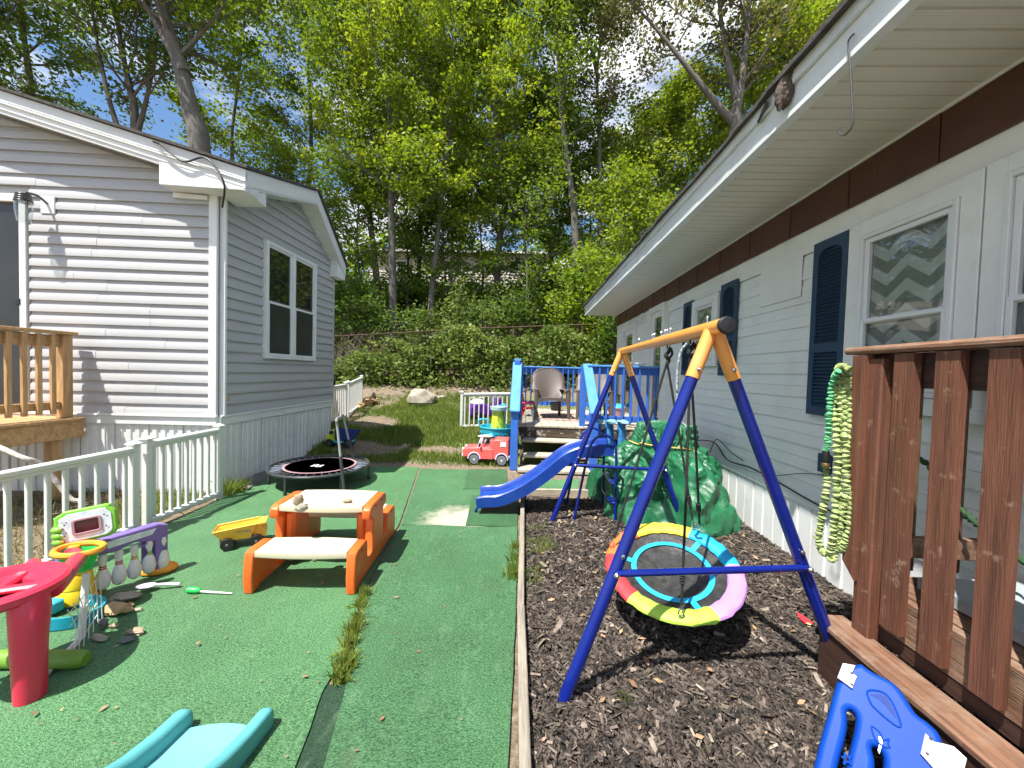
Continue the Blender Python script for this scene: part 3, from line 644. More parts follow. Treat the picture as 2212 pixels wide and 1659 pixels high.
# walls behind the boards
part('wall_core', 'vinyl_grey', house, lambda b: b.prism([WF(0, 0, -.02), WF(LEND, 0, -.02), WF(LEND, zfront(LEND), -.02), WF(0, zfront(0), -.02)], -NF * .08))
part('wall_core', 'vinyl_grey', house, lambda b: b.prism([WS(HA.y + .03, 0, -.02), WS(YB, 0, -.02), WS(YB, zside(YB), -.02), WS(PPK.y, zside(PPK.y), -.02), WS(HA.y + .03, zside(HA.y), -.02)], (-.08, 0, 0)))
part('wall_core', 'vinyl_grey', house, lambda b: b.box((HA.x - 2.4, YB - .04, 1.6), (4.7, .06, 3.2), ch=0))
PROF = [(0, .004), (0, .028), (.066, .026), (.092, .009), (.128, .006)]
def lap_board(b, fn, s0, s1, z, sl=(0, 0)):
    """fn(s,z,o); sl lets the two ends follow a sloping roof"""
    vs_ = []
    for s_, k in ((s0, sl[0]), (s1, sl[1])):
        for dz, o in PROF: vs_.append(fn(s_ + k * dz, z + dz, o))
    n = len(PROF); b.add(vs_, [[i, i + 1, n + i + 1, n + i] for i in range(n - 1)] + [[n - 1 - i for i in range(n)][::-1], [n + i for i in range(n)][::-1]])
# door and lamp openings on the front
dsR, _ = SF(57, 560); dsI, dzT = SF(50, 437)
zz = Z0; k = 0
while zz < 5.2:
    s0 = 0.03
    if zfront(0) < zz + LAP: s0 = max(s0, (zz + .05 - zfront(0)) / SLF + (PT1 - HA).dot(DF) * 0)
    dz_ = zz + LAP > .9 and zz < dzT + .10
    s1 = dsR - .06 if dz_ else LEND
    if s1 > s0 + .05:
        sj = lerp(s0, s1, rnd.uniform(.25, .8)) if s1 - s0 > 1.2 else None; oj = rnd.uniform(-.0012, .0012)
        part('siding_board', 'vinyl_grey', house, lambda b: lap_board(b, lambda s_, z_, o_: WF(s_, z_ + .0012 * math.sin(s_ * 3 + zz * 9), o_ + oj), s0, sj or s1, zz, (1 / SLF if zfront(0) < zz else 0, 0)))
        if sj: part('siding_board', 'vinyl_grey', house, lambda b: lap_board(b, lambda s_, z_, o_: WF(s_, z_ + oj, o_ + .0022), sj - .025, s1, zz))
    zz += LAP
zz = Z0
while zz < PPK.z - FH:
    y0, y1 = HA.y + .03, YB - .02
    ins = [y for y in np.linspace(y0, y1, 200) if zside(y) > zz + .03]
    if ins and ins[-1] - ins[0] > .1:
        part('siding_board', 'vinyl_grey', house, lambda b: lap_board(b, WS, ins[0], ins[-1], zz))
    zz += LAP
part('corner_trim', 'vinyl_white', house, lambda b: (b.beam(WF(.045, .88, .016), WF(.045, zfront(0) + .02, .016), .09, .034, NF), b.beam(WS(HA.y + .04, .88, .014), WS(HA.y + .04, zside(HA.y) + .02, .014), .034, .09, (1, 0, 0))))
part('corner_trim', 'vinyl_grey', house, lambda b: b.box((HA.x + .008, YB - .01, 2.0), (.05, .05, 2.3)))
# skirting: ribbed vertical panels under a white band
part('skirt_band', 'trim_white', house, lambda b: (b.beam(WF(-.01, .845, .018), WF(LEND, .845, .018), .036, .11), b.beam(WF(-.01, .895, .03), WF(LEND, .895, .03), .05, .022)))
part('skirt_band', 'trim_white', house, lambda b: (b.box((HA.x + .018, (HA.y + YB) / 2, .845), (.036, YB - HA.y, .11)), b.box((HA.x + .028, (HA.y + YB) / 2, .895), (.05, YB - HA.y, .022))))
def ribs(b, fn, s0, s1, z0, z1):
    n = 4; w_ = (s1 - s0) / n; pts = []
    for i in range(n): pts += [(s0 + i * w_ + .003, .0), (s0 + i * w_ + .010, .012), (s0 + i * w_ + w_ * .62, .012), (s0 + i * w_ + w_ * .7, .0)]
    pts.append((s1, 0)); m = len(pts)
    vs_ = [fn(s, z0, o) for s, o in pts] + [fn(s, z1, o) for s, o in pts]
    b.add(vs_, [[i, i + 1, m + i + 1, m + i] for i in range(m - 1)])
for i in range(12): part('skirt_panel', 'skirt_white', house, lambda b: ribs(b, WF, i * .38, i * .38 + .378, -.05, .80))
for i in range(7):
    y0 = HA.y + i * .37; part('skirt_panel', 'skirt_white', house, lambda b: ribs(b, WS, y0, min(YB, y0 + .368), -.05, .80))
# fascia, soffit, roof
def fasc(b, p, q, h, out, th=.03, drop=0):
    up = V(0, 0, 1); b.prism([p - up * drop, q - up * drop, q - up * (h + drop), p - up * (h + drop)], out * th)
part('fascia', 'trim_white', house, lambda b: (fasc(b, PT0, PT1, .10, -NF, .03), fasc(b, PT0 - NF * .012, PT1 - NF * .012, FH, -NF, .03, .03), b.beam(PT0 - UPV * .125 - NF * .004, PT1 - UPV * .125 - NF * .004, .03, .012)))
def soff(b, a0, a1, w0, w1): b.prism([a0, a1, w1, w0], (0, 0, .012))
part('soffit', 'trim_white', house, lambda b: soff(b, PT0 - UPV * (FH - .01), PT1 - UPV * (FH - .01), PT0 - UPV * (FH - .01) - NF * .24, PT1 - UPV * (FH - .01) - NF * .24))
SXD = V(1, 0, 0)
part('fascia', 'trim_white', house, lambda b: fasc(b, PT1, PPK, FH, -SXD, .03))
part('fascia', 'trim_white', house, lambda b: fasc(b, PPK, PFT, FH, -SXD, .03))
wl = lambda p: V(HA.x + .0, p.y, p.z)
dn = UPV * (FH - .012)
part('soffit', 'vinyl_white', house, lambda b: soff(b, PT1 - dn, PPK - dn, wl(PT1) - dn, wl(PPK) - dn))
for i in range(12):
    t0, t1 = i / 12, (i + 1) / 12; a0, a1 = PPK.lerp(PFT, t0) - dn, PPK.lerp(PFT, t1 - .006) - dn
    part('soffit_panel', 'vinyl_white', house, lambda b: b.prism([a0, a1, wl(a1), wl(a0)], (0, 0, .012)))
# boxed eave returns
s0, _ = SF(343, 345, .24); s1 = (PT1 - HA).dot(DF)
def ret(b):
    zt, zb = PT1.z - .06, SF(530, 410, .24)[1]
    b.prism([WF(s1 + .004, zt, .236), WF(s0, zt + .10, .236), WF(s0, zb + .02, .236), WF(s1 + .004, zb, .236)], -NF * .22)
    b.prism([WF(.09, zb - .004, .06), WF(s0, zb + .016, .06), WF(s0, zb - .04, .06), WF(.09, zb - .05, .06)], -NF * .03)
part('eave_return', 'trim_white', house, ret)
def ret2(b):
    b.prism([PT1 - UPV * .05 + V(-.01, .01, 0), PT1 - UPV * .215 + V(-.01, .01, 0), V(PT1.x - .06, PT1.y + .42, PT1.z - .225), V(PT1.x - .06, PT1.y + .42, PT1.z - .03)], (-.36, 0, 0))
part('eave_return', 'vinyl_white', house, ret2)
part('eave_return', 'vinyl_white', house, lambda b: b.prism([PFT - UPV * .05 - V(.012, .0, 0), PFT - UPV * .27 - V(.012, 0, 0), V(PFT.x - .012, PFT.y - .30, PFT.z - .27), V(PFT.x - .012, PFT.y - .30, PFT.z + .02)], (-.14, 0, 0)))
def roofslab(b):
    e = NF * .035; t = UPV * .028
    RJ = PPK + V(-(PPK.z - PT1.z) / SLF, 0, 0)
    b.prism([PT0 + e, PT1 + e + V(.035, 0, 0), RJ, V(PT0.x, RJ.y, PT0.z + (PT0 - PT1).y * 0)], t)
    b.prism([PT1 + V(.035, -.03, .001), PPK + V(.035, 0, .001), RJ + V(0, 0, .001)], t)
    far = V(-2.6, 0, 0)
    b.prism([PPK + V(.035, 0, .002), PFT + V(.035, .04, -.02), PFT + far + V(0, .04, -.02), PPK + far], t)
part('roof', 'shingle', house, roofslab)
# door at the frame's left edge
def door(b):
    b.beam(WF(dsI - .035, .86, .02), WF(dsI - .035, dzT + .03, .02), .075, .05, NF); b.beam(WF(dsI - .07, dzT + .03, .026), WF(LEND, dzT + .03, .026), .05, .085, UPV)
dr = part('door', 'trim_white', house, door)
part('pane', 'screen_dark', dr, lambda b: b.prism([WF(dsI, .9, .012), WF(LEND, .9, .012), WF(LEND, dzT, .012), WF(dsI, dzT, .012)], -NF * .02))
ls, lz = SF(42, 652, .03); part('handle', 'black_plastic', dr, lambda b: b.box(WF(ls, lz, .035), (.06, .03, .07)))
# wall lamp
lx, lzz = SF(100, 445)
wlamp = part('wall_lamp', 'trim_white', house, lambda b: b.beam(WF(lx - .05, lzz, .02), WF(lx - .05, lzz + .0, .036), .15, .19))
def shade(b):
    for k in range(4): b.lathe([(.07 - .004 * k, 0), (.074 - .004 * k, .008), (.07 - .004 * k, .016)], WF(lx + .02, lzz - .045 + k * .024, .19), 18)
    b.tube(smooth_path([WF(lx - .05, lzz + .01, .03), WF(lx - .04, lzz + .06, .12), WF(lx, lzz + .06, .19)], 5), .013)
part('lamp_cage', 'lamp_metal', wlamp, shade)
part('lamp_shade', 'glass_window', wlamp, lambda b: b.lathe([(.050, -.26), (.068, -.14), (.066, -.045), (.03, -.02)], WF(lx + .02, lzz, .19), 18))
vp = PX(492, 862, HA.x + .03); part('vent', 'stone_orange', house, lambda b: b.box(vp, (.02, .05, .035)))
# twin window
def frame(b, y0, y1, z0, z1, X, wd, th, o):
    b.box((X + o, y0 + wd / 2, (z0 + z1) / 2), (th, wd, z1 - z0)); b.box((X + o, y1 - wd / 2, (z0 + z1) / 2), (th, wd, z1 - z0))
    b.box((X + o, (y0 + y1) / 2, z1 - wd / 2), (th * .98, y1 - y0 - 2 * wd, wd)); b.box((X + o, (y0 + y1) / 2, z0 + wd / 2), (th * .98, y1 - y0 - 2 * wd, wd))
HWX = HA.x + .028
wy0, wz1 = PX(571, 517, HA.x + .03).yz; wy1 = PX(680, 572, HA.x + .03).y; wz0 = PX(569, 774, HA.x + .03).z
win = part('window', 'trim_white', house, lambda b: frame(b, wy0, wy1, wz0, wz1, HWX, .045, .07, .010))
ym = (wy0 + wy1) / 2
part('mullion', 'trim_white', win, lambda b: b.box((HWX + .011, ym, (wz0 + wz1) / 2), (.07, .07, wz1 - wz0 - .09)))
zm = (wz0 + wz1) / 2 - .02
for y0, y1 in ((wy0 + .045, ym - .035), (ym + .035, wy1 - .045)):
    sa = part('sash', 'trim_white', win, lambda b: frame(b, y0, y1, zm - .02, wz1 - .045, HWX, .03, .03, .012)); part('pane', 'glass_dark', win, lambda b: b.box((HWX + .004, (y0 + y1) / 2, (zm + wz1) / 2), (.008, y1 - y0 - .04, wz1 - zm - .08), ch=0))
    sb = part('sash', 'trim_white', win, lambda b: frame(b, y0, y1, wz0 + .045, zm + .012, HWX, .03, .03, .022)); part('screen', 'screen_dark', win, lambda b: b.box((HWX + .016, (y0 + y1) / 2, (wz0 + zm) / 2 + .02), (.006, y1 - y0 - .04, zm - wz0 - .06), ch=0))
# service cable on the roof edge
cb = MB(); cb.tube(smooth_path([PP(345, 310, HA + NF * .30, NF), PP(395, 348, HA + NF * .28, NF), PP(440, 340, HA + NF * .28, NF), PP(468, 365, HA + NF * .29, NF), PP(485, 402, HA + NF * .28, NF), PP(480, 448, HA + NF * .10, NF)], 6), .010, 8)
part('service_cable', 'cable_black', house, lambda b: b.add(cb.v, cb.f))
oc = MB(); oc.tube([V(-19, 11, 11.5)] + [V(-19, 11, 11.5).lerp(PP(345, 310, HA + NF * .30, NF), t) - UPV * .9 * math.sin(math.pi * t) * .6 for t in (.2, .4, .6, .8, 1)], .011, 6)
tag(oc.build('overhead_cable', 'cable_black'), 'thin black overhead cable running down to the grey house roof', 'cable')

# ================================================================== new timber landing before the grey house door
XD = -5.04
deck = thing('timber_landing', 'new yellow timber door landing with railing against the grey house', 'deck', (XD - .6, 3.4, 0))
ZF = .865; YN, YE = 2.55, 4.12
for i in range(9): part('deck_board', 'wood_new_z', deck, lambda b: b.beam((XD + .075 - i * .142, YN, ZF - .014), (XD + .075 - i * .142, YE, ZF - .014), .137, .028))
part('rim_joist', 'wood_new_x', deck, lambda b: b.beam((XD + .085, YN, ZF - .125), (XD + .085, YE + .01, ZF - .125), .04, .19))
part('rim_joist', 'wood_new_x', deck, lambda b: b.beam((XD - 1.1, YN + .02, ZF - .125), (XD + .06, YN + .02, ZF - .125), .04, .19))
for y_ in (2.7, 3.92): part('leg', 'wood_new_z', deck, lambda b: b.box((XD + .01, y_, ZF / 2 - .05), (.09, .09, ZF - .05)))
for y_ in (2.7, 4.03): part('post', 'wood_new_z', deck, lambda b: b.box((XD, y_, ZF + .455), (.092, .092, .90)))
part('top_rail', 'wood_new_x', deck, lambda b: b.beam((XD, 2.75, ZF + .83), (XD, 3.98, ZF + .83), .036, .12))
part('bottom_rail', 'wood_new_x', deck, lambda b: b.beam((XD, 2.75, ZF + .14), (XD, 3.98, ZF + .14), .036, .085))
part('rail_cap', 'wood_new_x', deck, lambda b: b.beam((XD + .01, YN, ZF + .925), (XD + .01, YE - .02, ZF + .925), .14, .034))
for i in range(10):
    y_ = 3.90 - i * .118; part('baluster', 'wood_new_z', deck, lambda b: b.box((XD + .036, y_, ZF + .478), (.036, .040, .845)))

# ================================================================== white house on the right
HX = 2.30; SOFZ = 3.0; EX = 1.455; HY0, HY1 = -.6, 9.75
rh = thing('white_house', 'long white-sided house with brown frieze and deep ribbed soffit', 'house', (HX + .6, 4.5, 0))
part('wall_core', 'alu_siding', rh, lambda b: b.box((HX + .10, (HY0 + HY1) / 2, 1.75), (.14, HY1 - HY0, 2.5), ch=0))
part('wall_core', 'alu_siding', rh, lambda b: b.box((HX + 2.2, HY1 - .08, 1.5), (4.2, .12, 2.9), ch=0))
zs = .58; i = 0
while zs < 2.50:
    h = .195; yj = rnd.uniform(3.3, 6.0)
    for ya, yb, of in ((HY0, yj, 0), (yj - .03, HY1, -.0022)):
        part('siding_board', 'alu_siding', rh, lambda b: b.prism([V(HX + .002 + of, ya, zs), V(HX - .016 + of, ya, zs), V(HX - .010 + of, ya, zs + h * .47), V(HX - .014 + of, ya, zs + h * .5), V(HX - .002 + of, ya, zs + h + .004), V(HX + .02 + of, ya, zs + h + .004)], (0, yb - ya, 0)))
    zs += h
part('corner_trim', 'alu_trim', rh, lambda b: b.box((HX + .01, HY1, 1.7), (.09, .07, 2.3)))
part('crown_trim', 'alu_trim', rh, lambda b: (b.prism([V(HX + .02, HY0, 2.54), V(HX - .02, HY0, 2.54), V(HX - .026, HY0, 2.59), V(HX - .018, HY0, 2.60), V(HX - .045, HY0, 2.66), V(HX - .05, HY0, 2.72), V(HX + .02, HY0, 2.72)], (0, HY1 - HY0, 0))))
pm = MB(); pm.box((0, 0, 0), (.022, .294, .285), ch=.003); pmo = None
yy = HY0 + .15
k = 0
while yy < HY1:
    o = part('frieze_board', 'brown_board', rh, lambda b: b.box((HX - .060 + .004 * math.sin(k * 2.1), yy, 2.858), (.024, .196, .283), ch=.0025)); yy += .1985; k += 1
part('frieze_backing', 'brown_board', rh, lambda b: b.box((HX - .02, (HY0 + HY1) / 2, 2.858), (.05, HY1 - HY0, .27), ch=0))
part('soffit_bead', 'trim_white', rh, lambda b: b.box((HX - .075, (HY0 + HY1) / 2, 2.992), (.02, HY1 - HY0, .018)))
# perforated soffit panels
def soffit_mat():
    m = bpy.data.materials.new('soffit_perforated'); m.use_nodes = True; t = m.node_tree; n = t.nodes; l = t.links; b = n['Principled BSDF']; b.inputs['Roughness'].default_value = .45
    tc = n.new('ShaderNodeTexCoord'); sp = n.new('ShaderNodeSeparateXYZ'); l.new(tc.outputs['Object'], sp.inputs[0])
    def mth(op, a, b_=None, v=None):
        q = n.new('ShaderNodeMath'); q.operation = op; l.new(a, q.inputs[0])
        if b_ is not None: l.new(b_, q.inputs[1])
        if v is not None: q.inputs[1].default_value = v
        return q.outputs[0]
    px_ = mth('MULTIPLY', sp.outputs[0], v=2 * math.pi / .022); py_ = mth('MULTIPLY', sp.outputs[1], v=2 * math.pi / .022)
    a = mth('SINE', mth('ADD', px_, py_)); c = mth('SINE', mth('SUBTRACT', px_, py_)); q = mth('MULTIPLY', a, c)
    mr = n.new('ShaderNodeMapRange'); mr.inputs[1].default_value = .55; mr.inputs[2].default_value = .72; mr.inputs[4].default_value = .55; l.new(q, mr.inputs[0])
    nz = n.new('ShaderNodeTexNoise'); nz.inputs['Scale'].default_value = 2.2; nz.inputs['Detail'].default_value = 6; l.new(tc.outputs['Object'], nz.inputs['Vector'])
    rp = n.new('ShaderNodeValToRGB'); rp.color_ramp.elements[0].color = (.70, .67, .60, 1); rp.color_ramp.elements[1].color = (.80, .79, .75, 1); l.new(nz.outputs[0], rp.inputs[0])
    mx = n.new('ShaderNodeMixRGB'); mx.inputs[2].default_value = (.10, .095, .085, 1); l.new(mr.outputs[0], mx.inputs[0]); l.new(rp.outputs[0], mx.inputs[1]); l.new(mx.outputs[0], b.inputs['Base Color'])
    MATS['soffit_perforated'] = m
soffit_mat()
PITCH_S = .097
sb = MB(); w_ = PITCH_S
pts = [(-w_ / 2, 0), (-w_ / 2 + .006, .011), (-w_ / 2 + .013, .011), (-w_ / 2 + .019, 0), (w_ / 2, 0)]
L0, L1 = EX + .03, HX - .075
vs_ = [V(L0, y, z) for y, z in pts] + [V(L1, y, z) for y, z in pts]; sb.add(vs_, [[i, i + 1, 5 + i + 1, 5 + i] for i in range(4)])
p0 = None; y = HY0 + .05; ctr = V(0, 0, 0)
while y < HY1 + .1:
    if p0 is None: p0 = sb.build('soffit_panel', 'soffit_perforated', rh, org=V(0, 0, 0)); p0.location = V(0, y, SOFZ) - ORG[rh.name_full]; pme = p0.data
    else: inst('soffit_panel', pme, rh, (0, y, SOFZ))
    y += PITCH_S
part('soffit_backing', 'fascia_metal', rh, lambda b: b.box(((EX + HX) / 2, (HY0 + HY1) / 2, SOFZ + .04), (HX - EX - .08, HY1 - HY0, .02), ch=0))
HYE = HY1 + .12
FT = 3.20
part('fascia', 'fascia_metal', rh, lambda b: (b.prism([V(EX, HY0, SOFZ - .012), V(EX + .04, HY0, SOFZ - .012), V(EX + .04, HY0, FT), V(EX - .004, HY0, FT)], (0, HYE - HY0, 0)), b.prism([V(EX - .010, HY0, SOFZ - .016), V(EX + .05, HY0, SOFZ - .016), V(EX + .05, HY0, SOFZ + .012), V(EX - .010, HY0, SOFZ + .012)], (0, HYE - HY0, 0)), b.prism([V(EX - .026, HY0, FT - .055), V(EX - .006, HY0, FT - .055), V(EX - .006, HY0, FT + .01), V(EX - .026, HY0, FT + .01)], (0, HYE - HY0, 0))))
part('fascia', 'fascia_metal', rh, lambda b: b.prism([V(EX + .04, HYE - .03, SOFZ - .01), V(HX + 2, HYE - .03, SOFZ - .01), V(HX + 2, HYE - .03, FT + .75), V(EX + .04, HYE - .03, FT)], (0, .03, 0)))
def rroof(b):
    n = 60; k = len(b.v); yv = [lerp(HY0, HYE + .03, i / n) for i in range(n + 1)]
    jx = [rnd.uniform(-.012, .012) for _ in yv]; jz = [.012 * noise.noise(Vector((y_ * 1.4, 0, 0))) for y_ in yv]
    sec = lambda y_, j, z_: [V(EX - .065 + j, y_, FT - .002 + z_), V(EX - .065 + j, y_, FT + .026 + z_), V(HX + 2, y_, FT + .78), V(HX + 2, y_, FT + .75)]
    b.v += [p for y_, j, z_ in zip(yv, jx, jz) for p in sec(y_, j, z_)]
    for i in range(n):
        for j in range(4): a = k + i * 4; b.f.append([a + j, a + (j + 1) % 4, a + 4 + (j + 1) % 4, a + 4 + j])
    b.f.append([k, k + 1, k + 2, k + 3][::-1]); b.f.append([k + n * 4 + j for j in range(4)])
part('roof', 'shingle', rh, rroof)
part('roof_flap', 'shingle', rh, lambda b: b.prism([PX(1655, 215, EX - .05), PX(1660, 222, EX - .05), PX(1640, 262, EX - .03), PX(1636, 262, EX - .03)], (.01, .02, 0)))
# skirting
part('skirt_band', 'alu_trim', rh, lambda b: b.box((HX - .014, (HY0 + HY1) / 2, .535), (.03, HY1 - HY0, .085)))
for i in range(19):
    y0 = HY0 + i * .46
    def rb(b):
        q = [(0, .0), (.004, .012), (.14, .012), (.15, .0), (.158, .0), (.165, .012), (.30, .012), (.31, 0), (.318, 0), (.325, .012), (.453, .012), (.458, 0)]
        m = len(q); b.add([V(HX - .006 - o, y0 + s, -.05) for s, o in q] + [V(HX - .006 - o, y0 + s, .50) for s, o in q], [[i_, i_ + 1, m + i_ + 1, m + i_] for i_ in range(m - 1)])
    part('skirt_panel', 'skirt_white', rh, rb)
# patch over an old opening
a, c = PX(1650, 575, HX), PX(1748, 663, HX)
part('wall_patch', 'alu_siding', rh, lambda b: b.box((HX - .022, (3.89 + 3.32) / 2, 2.40), (.012, .57, .40)))
# windows
HXW = HX - .026
def rwindow(y0, y1, z0, z1, zm, trim=.11, pat=False, curt=None):
    w_ = part('window', 'alu_trim', rh, lambda b: frame(b, y0 - trim, y1 + trim, z0 - trim, z1 + trim, HXW, trim, .035, -.020))
    part('frame', 'trim_white', w_, lambda b: frame(b, y0 + .001, y1 - .001, z0 + .001, z1 - .001, HXW, .028, .05, -.024))
    up = part('sash', 'trim_white', w_, lambda b: frame(b, y0 + .03, y1 - .03, zm - .015, z1 - .03, HXW, .032, .03, -.018))
    part('pane', 'glass_window', w_, lambda b: b.box((HXW - .010, (y0 + y1) / 2, (zm + z1) / 2), (.004, y1 - y0 - .1, z1 - zm - .06), ch=0))
    lo = part('sash', 'trim_white', w_, lambda b: frame(b, y0 + .03, y1 - .03, z0 + .03, zm + .018, HXW, .028, .028, -.030))
    part('pane', 'glass_window', w_, lambda b: b.box((HXW - .022, (y0 + y1) / 2, (z0 + zm) / 2), (.004, y1 - y0 - .1, zm - z0 - .06), ch=0))
    part('room_shade', 'curtain_chevron' if pat else 'screen_dark', w_, lambda b: b.box((HXW + .006, (y0 + y1) / 2, (z0 + z1) / 2), (.004, y1 - y0 - .06, z1 - z0 - .06), ch=0))
    return w_
W1 = rwindow(2.115, 2.71, 1.42, 2.48, 1.90, .10, True)
W2 = rwindow(1.20, 1.922, 1.42, 2.50, 1.90, .085, False)
part('curtain', 'curtain', W2, lambda b: b.grid(lambda u, v: (HXW + .000 + .003 * math.sin(u * 40), lerp(1.62, 1.92, u), lerp(1.46, 2.45, v)), 40, 2))
W3 = rwindow(4.74, 5.28, 1.72, 2.44, 2.0, .08, True)
# air conditioner bottom panel with lettering beside the near window
ac = part('window_unit', 'alu_trim', W2, lambda b: b.box((HX - .045, 1.86, 1.345), (.05, .40, .075)))
text_mesh('lettering', 'Kenmore', .034, 'text_dark', ac, Matrix.Translation((HX - .0712, 1.875, 1.335)) @ Matrix(((0, 0, -1, 0), (-1, 0, 0, 0), (0, 1, 0, 0), (0, 0, 0, 1))))
# shutters
def shutter(y0, y1, z0, z1, nl):
    w_ = y1 - y0; h = z1 - z0; st = .05
    arc = [(w_ - st, h - .13)] + [(w_ / 2 + (w_ / 2 - st) * math.cos(R(a_)), h - .13 + .065 * math.sin(R(a_))) for a_ in range(15, 180, 15)] + [(st, h - .13)]
    zmid = h * .36
    holes = [[(st, zmid + .07), (w_ - st, zmid + .07)] + arc, [(st, .07), (w_ - st, .07), (w_ - st, zmid), (st, zmid)]]
    vs_, fs = plate([(0, 0), (w_, 0), (w_, h), (0, h)], holes, .03, .003, 1)
    mp_ = lambda p: V(HX - .035 - p.z, y0 + p.x, z0 + p.y)
    o = MB().add([mp_(p) for p in vs_], fs).build('shutter', 'shutter_blue', rh)
    def lv(b):
        for za, zb in ((.07, zmid), (zmid + .07, h - .075)):
            n = int((zb - za) / .0265)
            for i in range(n):
                z = z0 + za + (i + .5) * (zb - za) / n; b.prism([V(HX - .024, y0 + st, z + .010), V(HX - .021, y0 + st, z + .012), V(HX - .040, y0 + st, z - .011), V(HX - .043, y0 + st, z - .009)], (0, w_ - 2 * st, 0))
    tag(part('louvres', 'shutter_blue', o, lv), kind='stuff')
    part('back_panel', 'shutter_blue', o, lambda b: b.box((HX - .018, (y0 + y1) / 2, (z0 + z1) / 2), (.006, w_ - .02, h - .02), ch=0))
shutter(2.83, 3.16, 1.235, 2.575, 40)
shutter(4.27, 4.61, 1.53, 2.58, 30)
shutter(5.38, 5.68, 1.53, 2.555, 30)
# doors
def rdoor(y0, y1, z0, z1, curt):
    d_ = part('door', 'alu_trim', rh, lambda b: (frame(b, y0 - .09, y1 + .09, z0 - .09, z1 + .09, HXW, .09, .09, -.03)))
    part('door_leaf', 'trim_white', d_, lambda b: frame(b, y0 + .002, y1 - .002, z0, z1 - .002, HXW, .10, .03, -.012))
    part('pane', 'glass_window', d_, lambda b: b.box((HXW - .012, (y0 + y1) / 2, (z0 + z1) / 2), (.004, y1 - y0 - .2, z1 - z0 - .2), ch=0))
    part('room_shade', 'screen_dark', d_, lambda b: b.box((HXW + .006, (y0 + y1) / 2, (z0 + z1) / 2), (.004, y1 - y0 - .16, z1 - z0 - .16), ch=0))
    if curt: part('curtain', 'curtain', d_, lambda b: b.grid(lambda u, v: (HXW - .002 + .004 * math.sin(u * 34), lerp(y0 + .12, lerp(y0, y1, .62), u), lerp(z0 + .4, z1 - .1, v)), 40, 2))
rdoor(6.42, 7.02, .70, 2.62, True)
rdoor(8.15, 8.95, .70, 2.50, False)
fl = PX(1385, 683, HX - .08)
fld = part('flood_lamp', 'trim_white', rh, lambda b: (b.box((HX - .03, fl.y, fl.z + .02), (.04, .12, .12)), b.tube([(HX - .05, fl.y, fl.z + .02), (HX - .12, fl.y + .05, fl.z - .02)], .02), b.lathe([(.02, 0), (.055, .09), (.055, .11)], (HX - .10, fl.y + .08, fl.z - .04), 14, Matrix.Rotation(R(100), 3, 'X')), b.lathe([(.02, 0), (.055, .09), (.055, .11)], (HX - .10, fl.y - .08, fl.z - .04), 14, Matrix.Rotation(R(80), 3, 'X'))))
# cables along the skirting band
part('wall_cable', 'cable_black', rh, lambda b: b.tube(smooth_path([(HX - .05, 5.2, .66), (HX - .06, 4.6, .74), (HX - .05, 4.3, .60), (HX - .05, 3.9, .62), (HX - .045, 3.5, .60), (HX - .045, 3.0, .555), (HX - .045, 2.5, .55)], 8), .007, 6))
part('wall_cable', 'cable_black', rh, lambda b: b.tube(smooth_path([(HX - .05, 4.7, .60), (HX - .10, 4.45, .80), (HX - .06, 4.2, .70), (HX - .05, 4.0, .66)], 8), .005, 6))
part('wall_cable', 'cable_black', rh, lambda b: b.tube(smooth_path([(HX - .05, 3.6, .60), (HX - .03, 3.2, .74), (HX - .03, 2.9, .80)], 6), .003, 5))
part('outlet_box', 'shutter_blue', rh, lambda b: b.box((HX - .03, 2.96, .88), (.04, .10, .14)))
sp = PX(2170, 1050, HX - .02); part('hose_tap', 'steel', rh, lambda b: (b.lathe([(.03, 0), (.035, .02), (.02, .04)], sp, 12, Matrix.Rotation(R(-90), 3, 'Y')),))
part('wall_cable', 'cable_black', rh, lambda b: b.tube(smooth_path([sp, sp + V(-.03, 0, -.05), sp + V(-.02, -.04, -.2)], 6), .006, 6))
# things hanging at the eave
hk0, hk1 = PX(1835, 88, EX - .012), PX(1838, 135, EX - .01)
hp = MB(); hp.tube(smooth_path([PX(1845, 72, EX - .012), PX(1832, 92, EX - .02), PX(1836, 135, EX - .018), PX(1840, 200, EX - .018), PX(1842, 265, EX - .018), PX(1832, 285, EX - .018), PX(1822, 292, EX - .018), PX(1814, 288, EX - .018), PX(1812, 276, EX - .018)], 5), .0042, 8)
tag(hp.build('wire_hook', 'steel_dark'), 'long grey wire hook hanging from the white eave', 'hook')
nb = MB(); np_ = PX(1697, 188, EX - .03); nb.ell(np_, (.045, .05, .13), 16, 14, Matrix.Rotation(R(8), 3, 'Y'), .35, 3, 4.0)
tag(nb.build('wasp_nest', 'nest'), 'grey-brown papery nest stuck on the eave of the white house', 'nest')
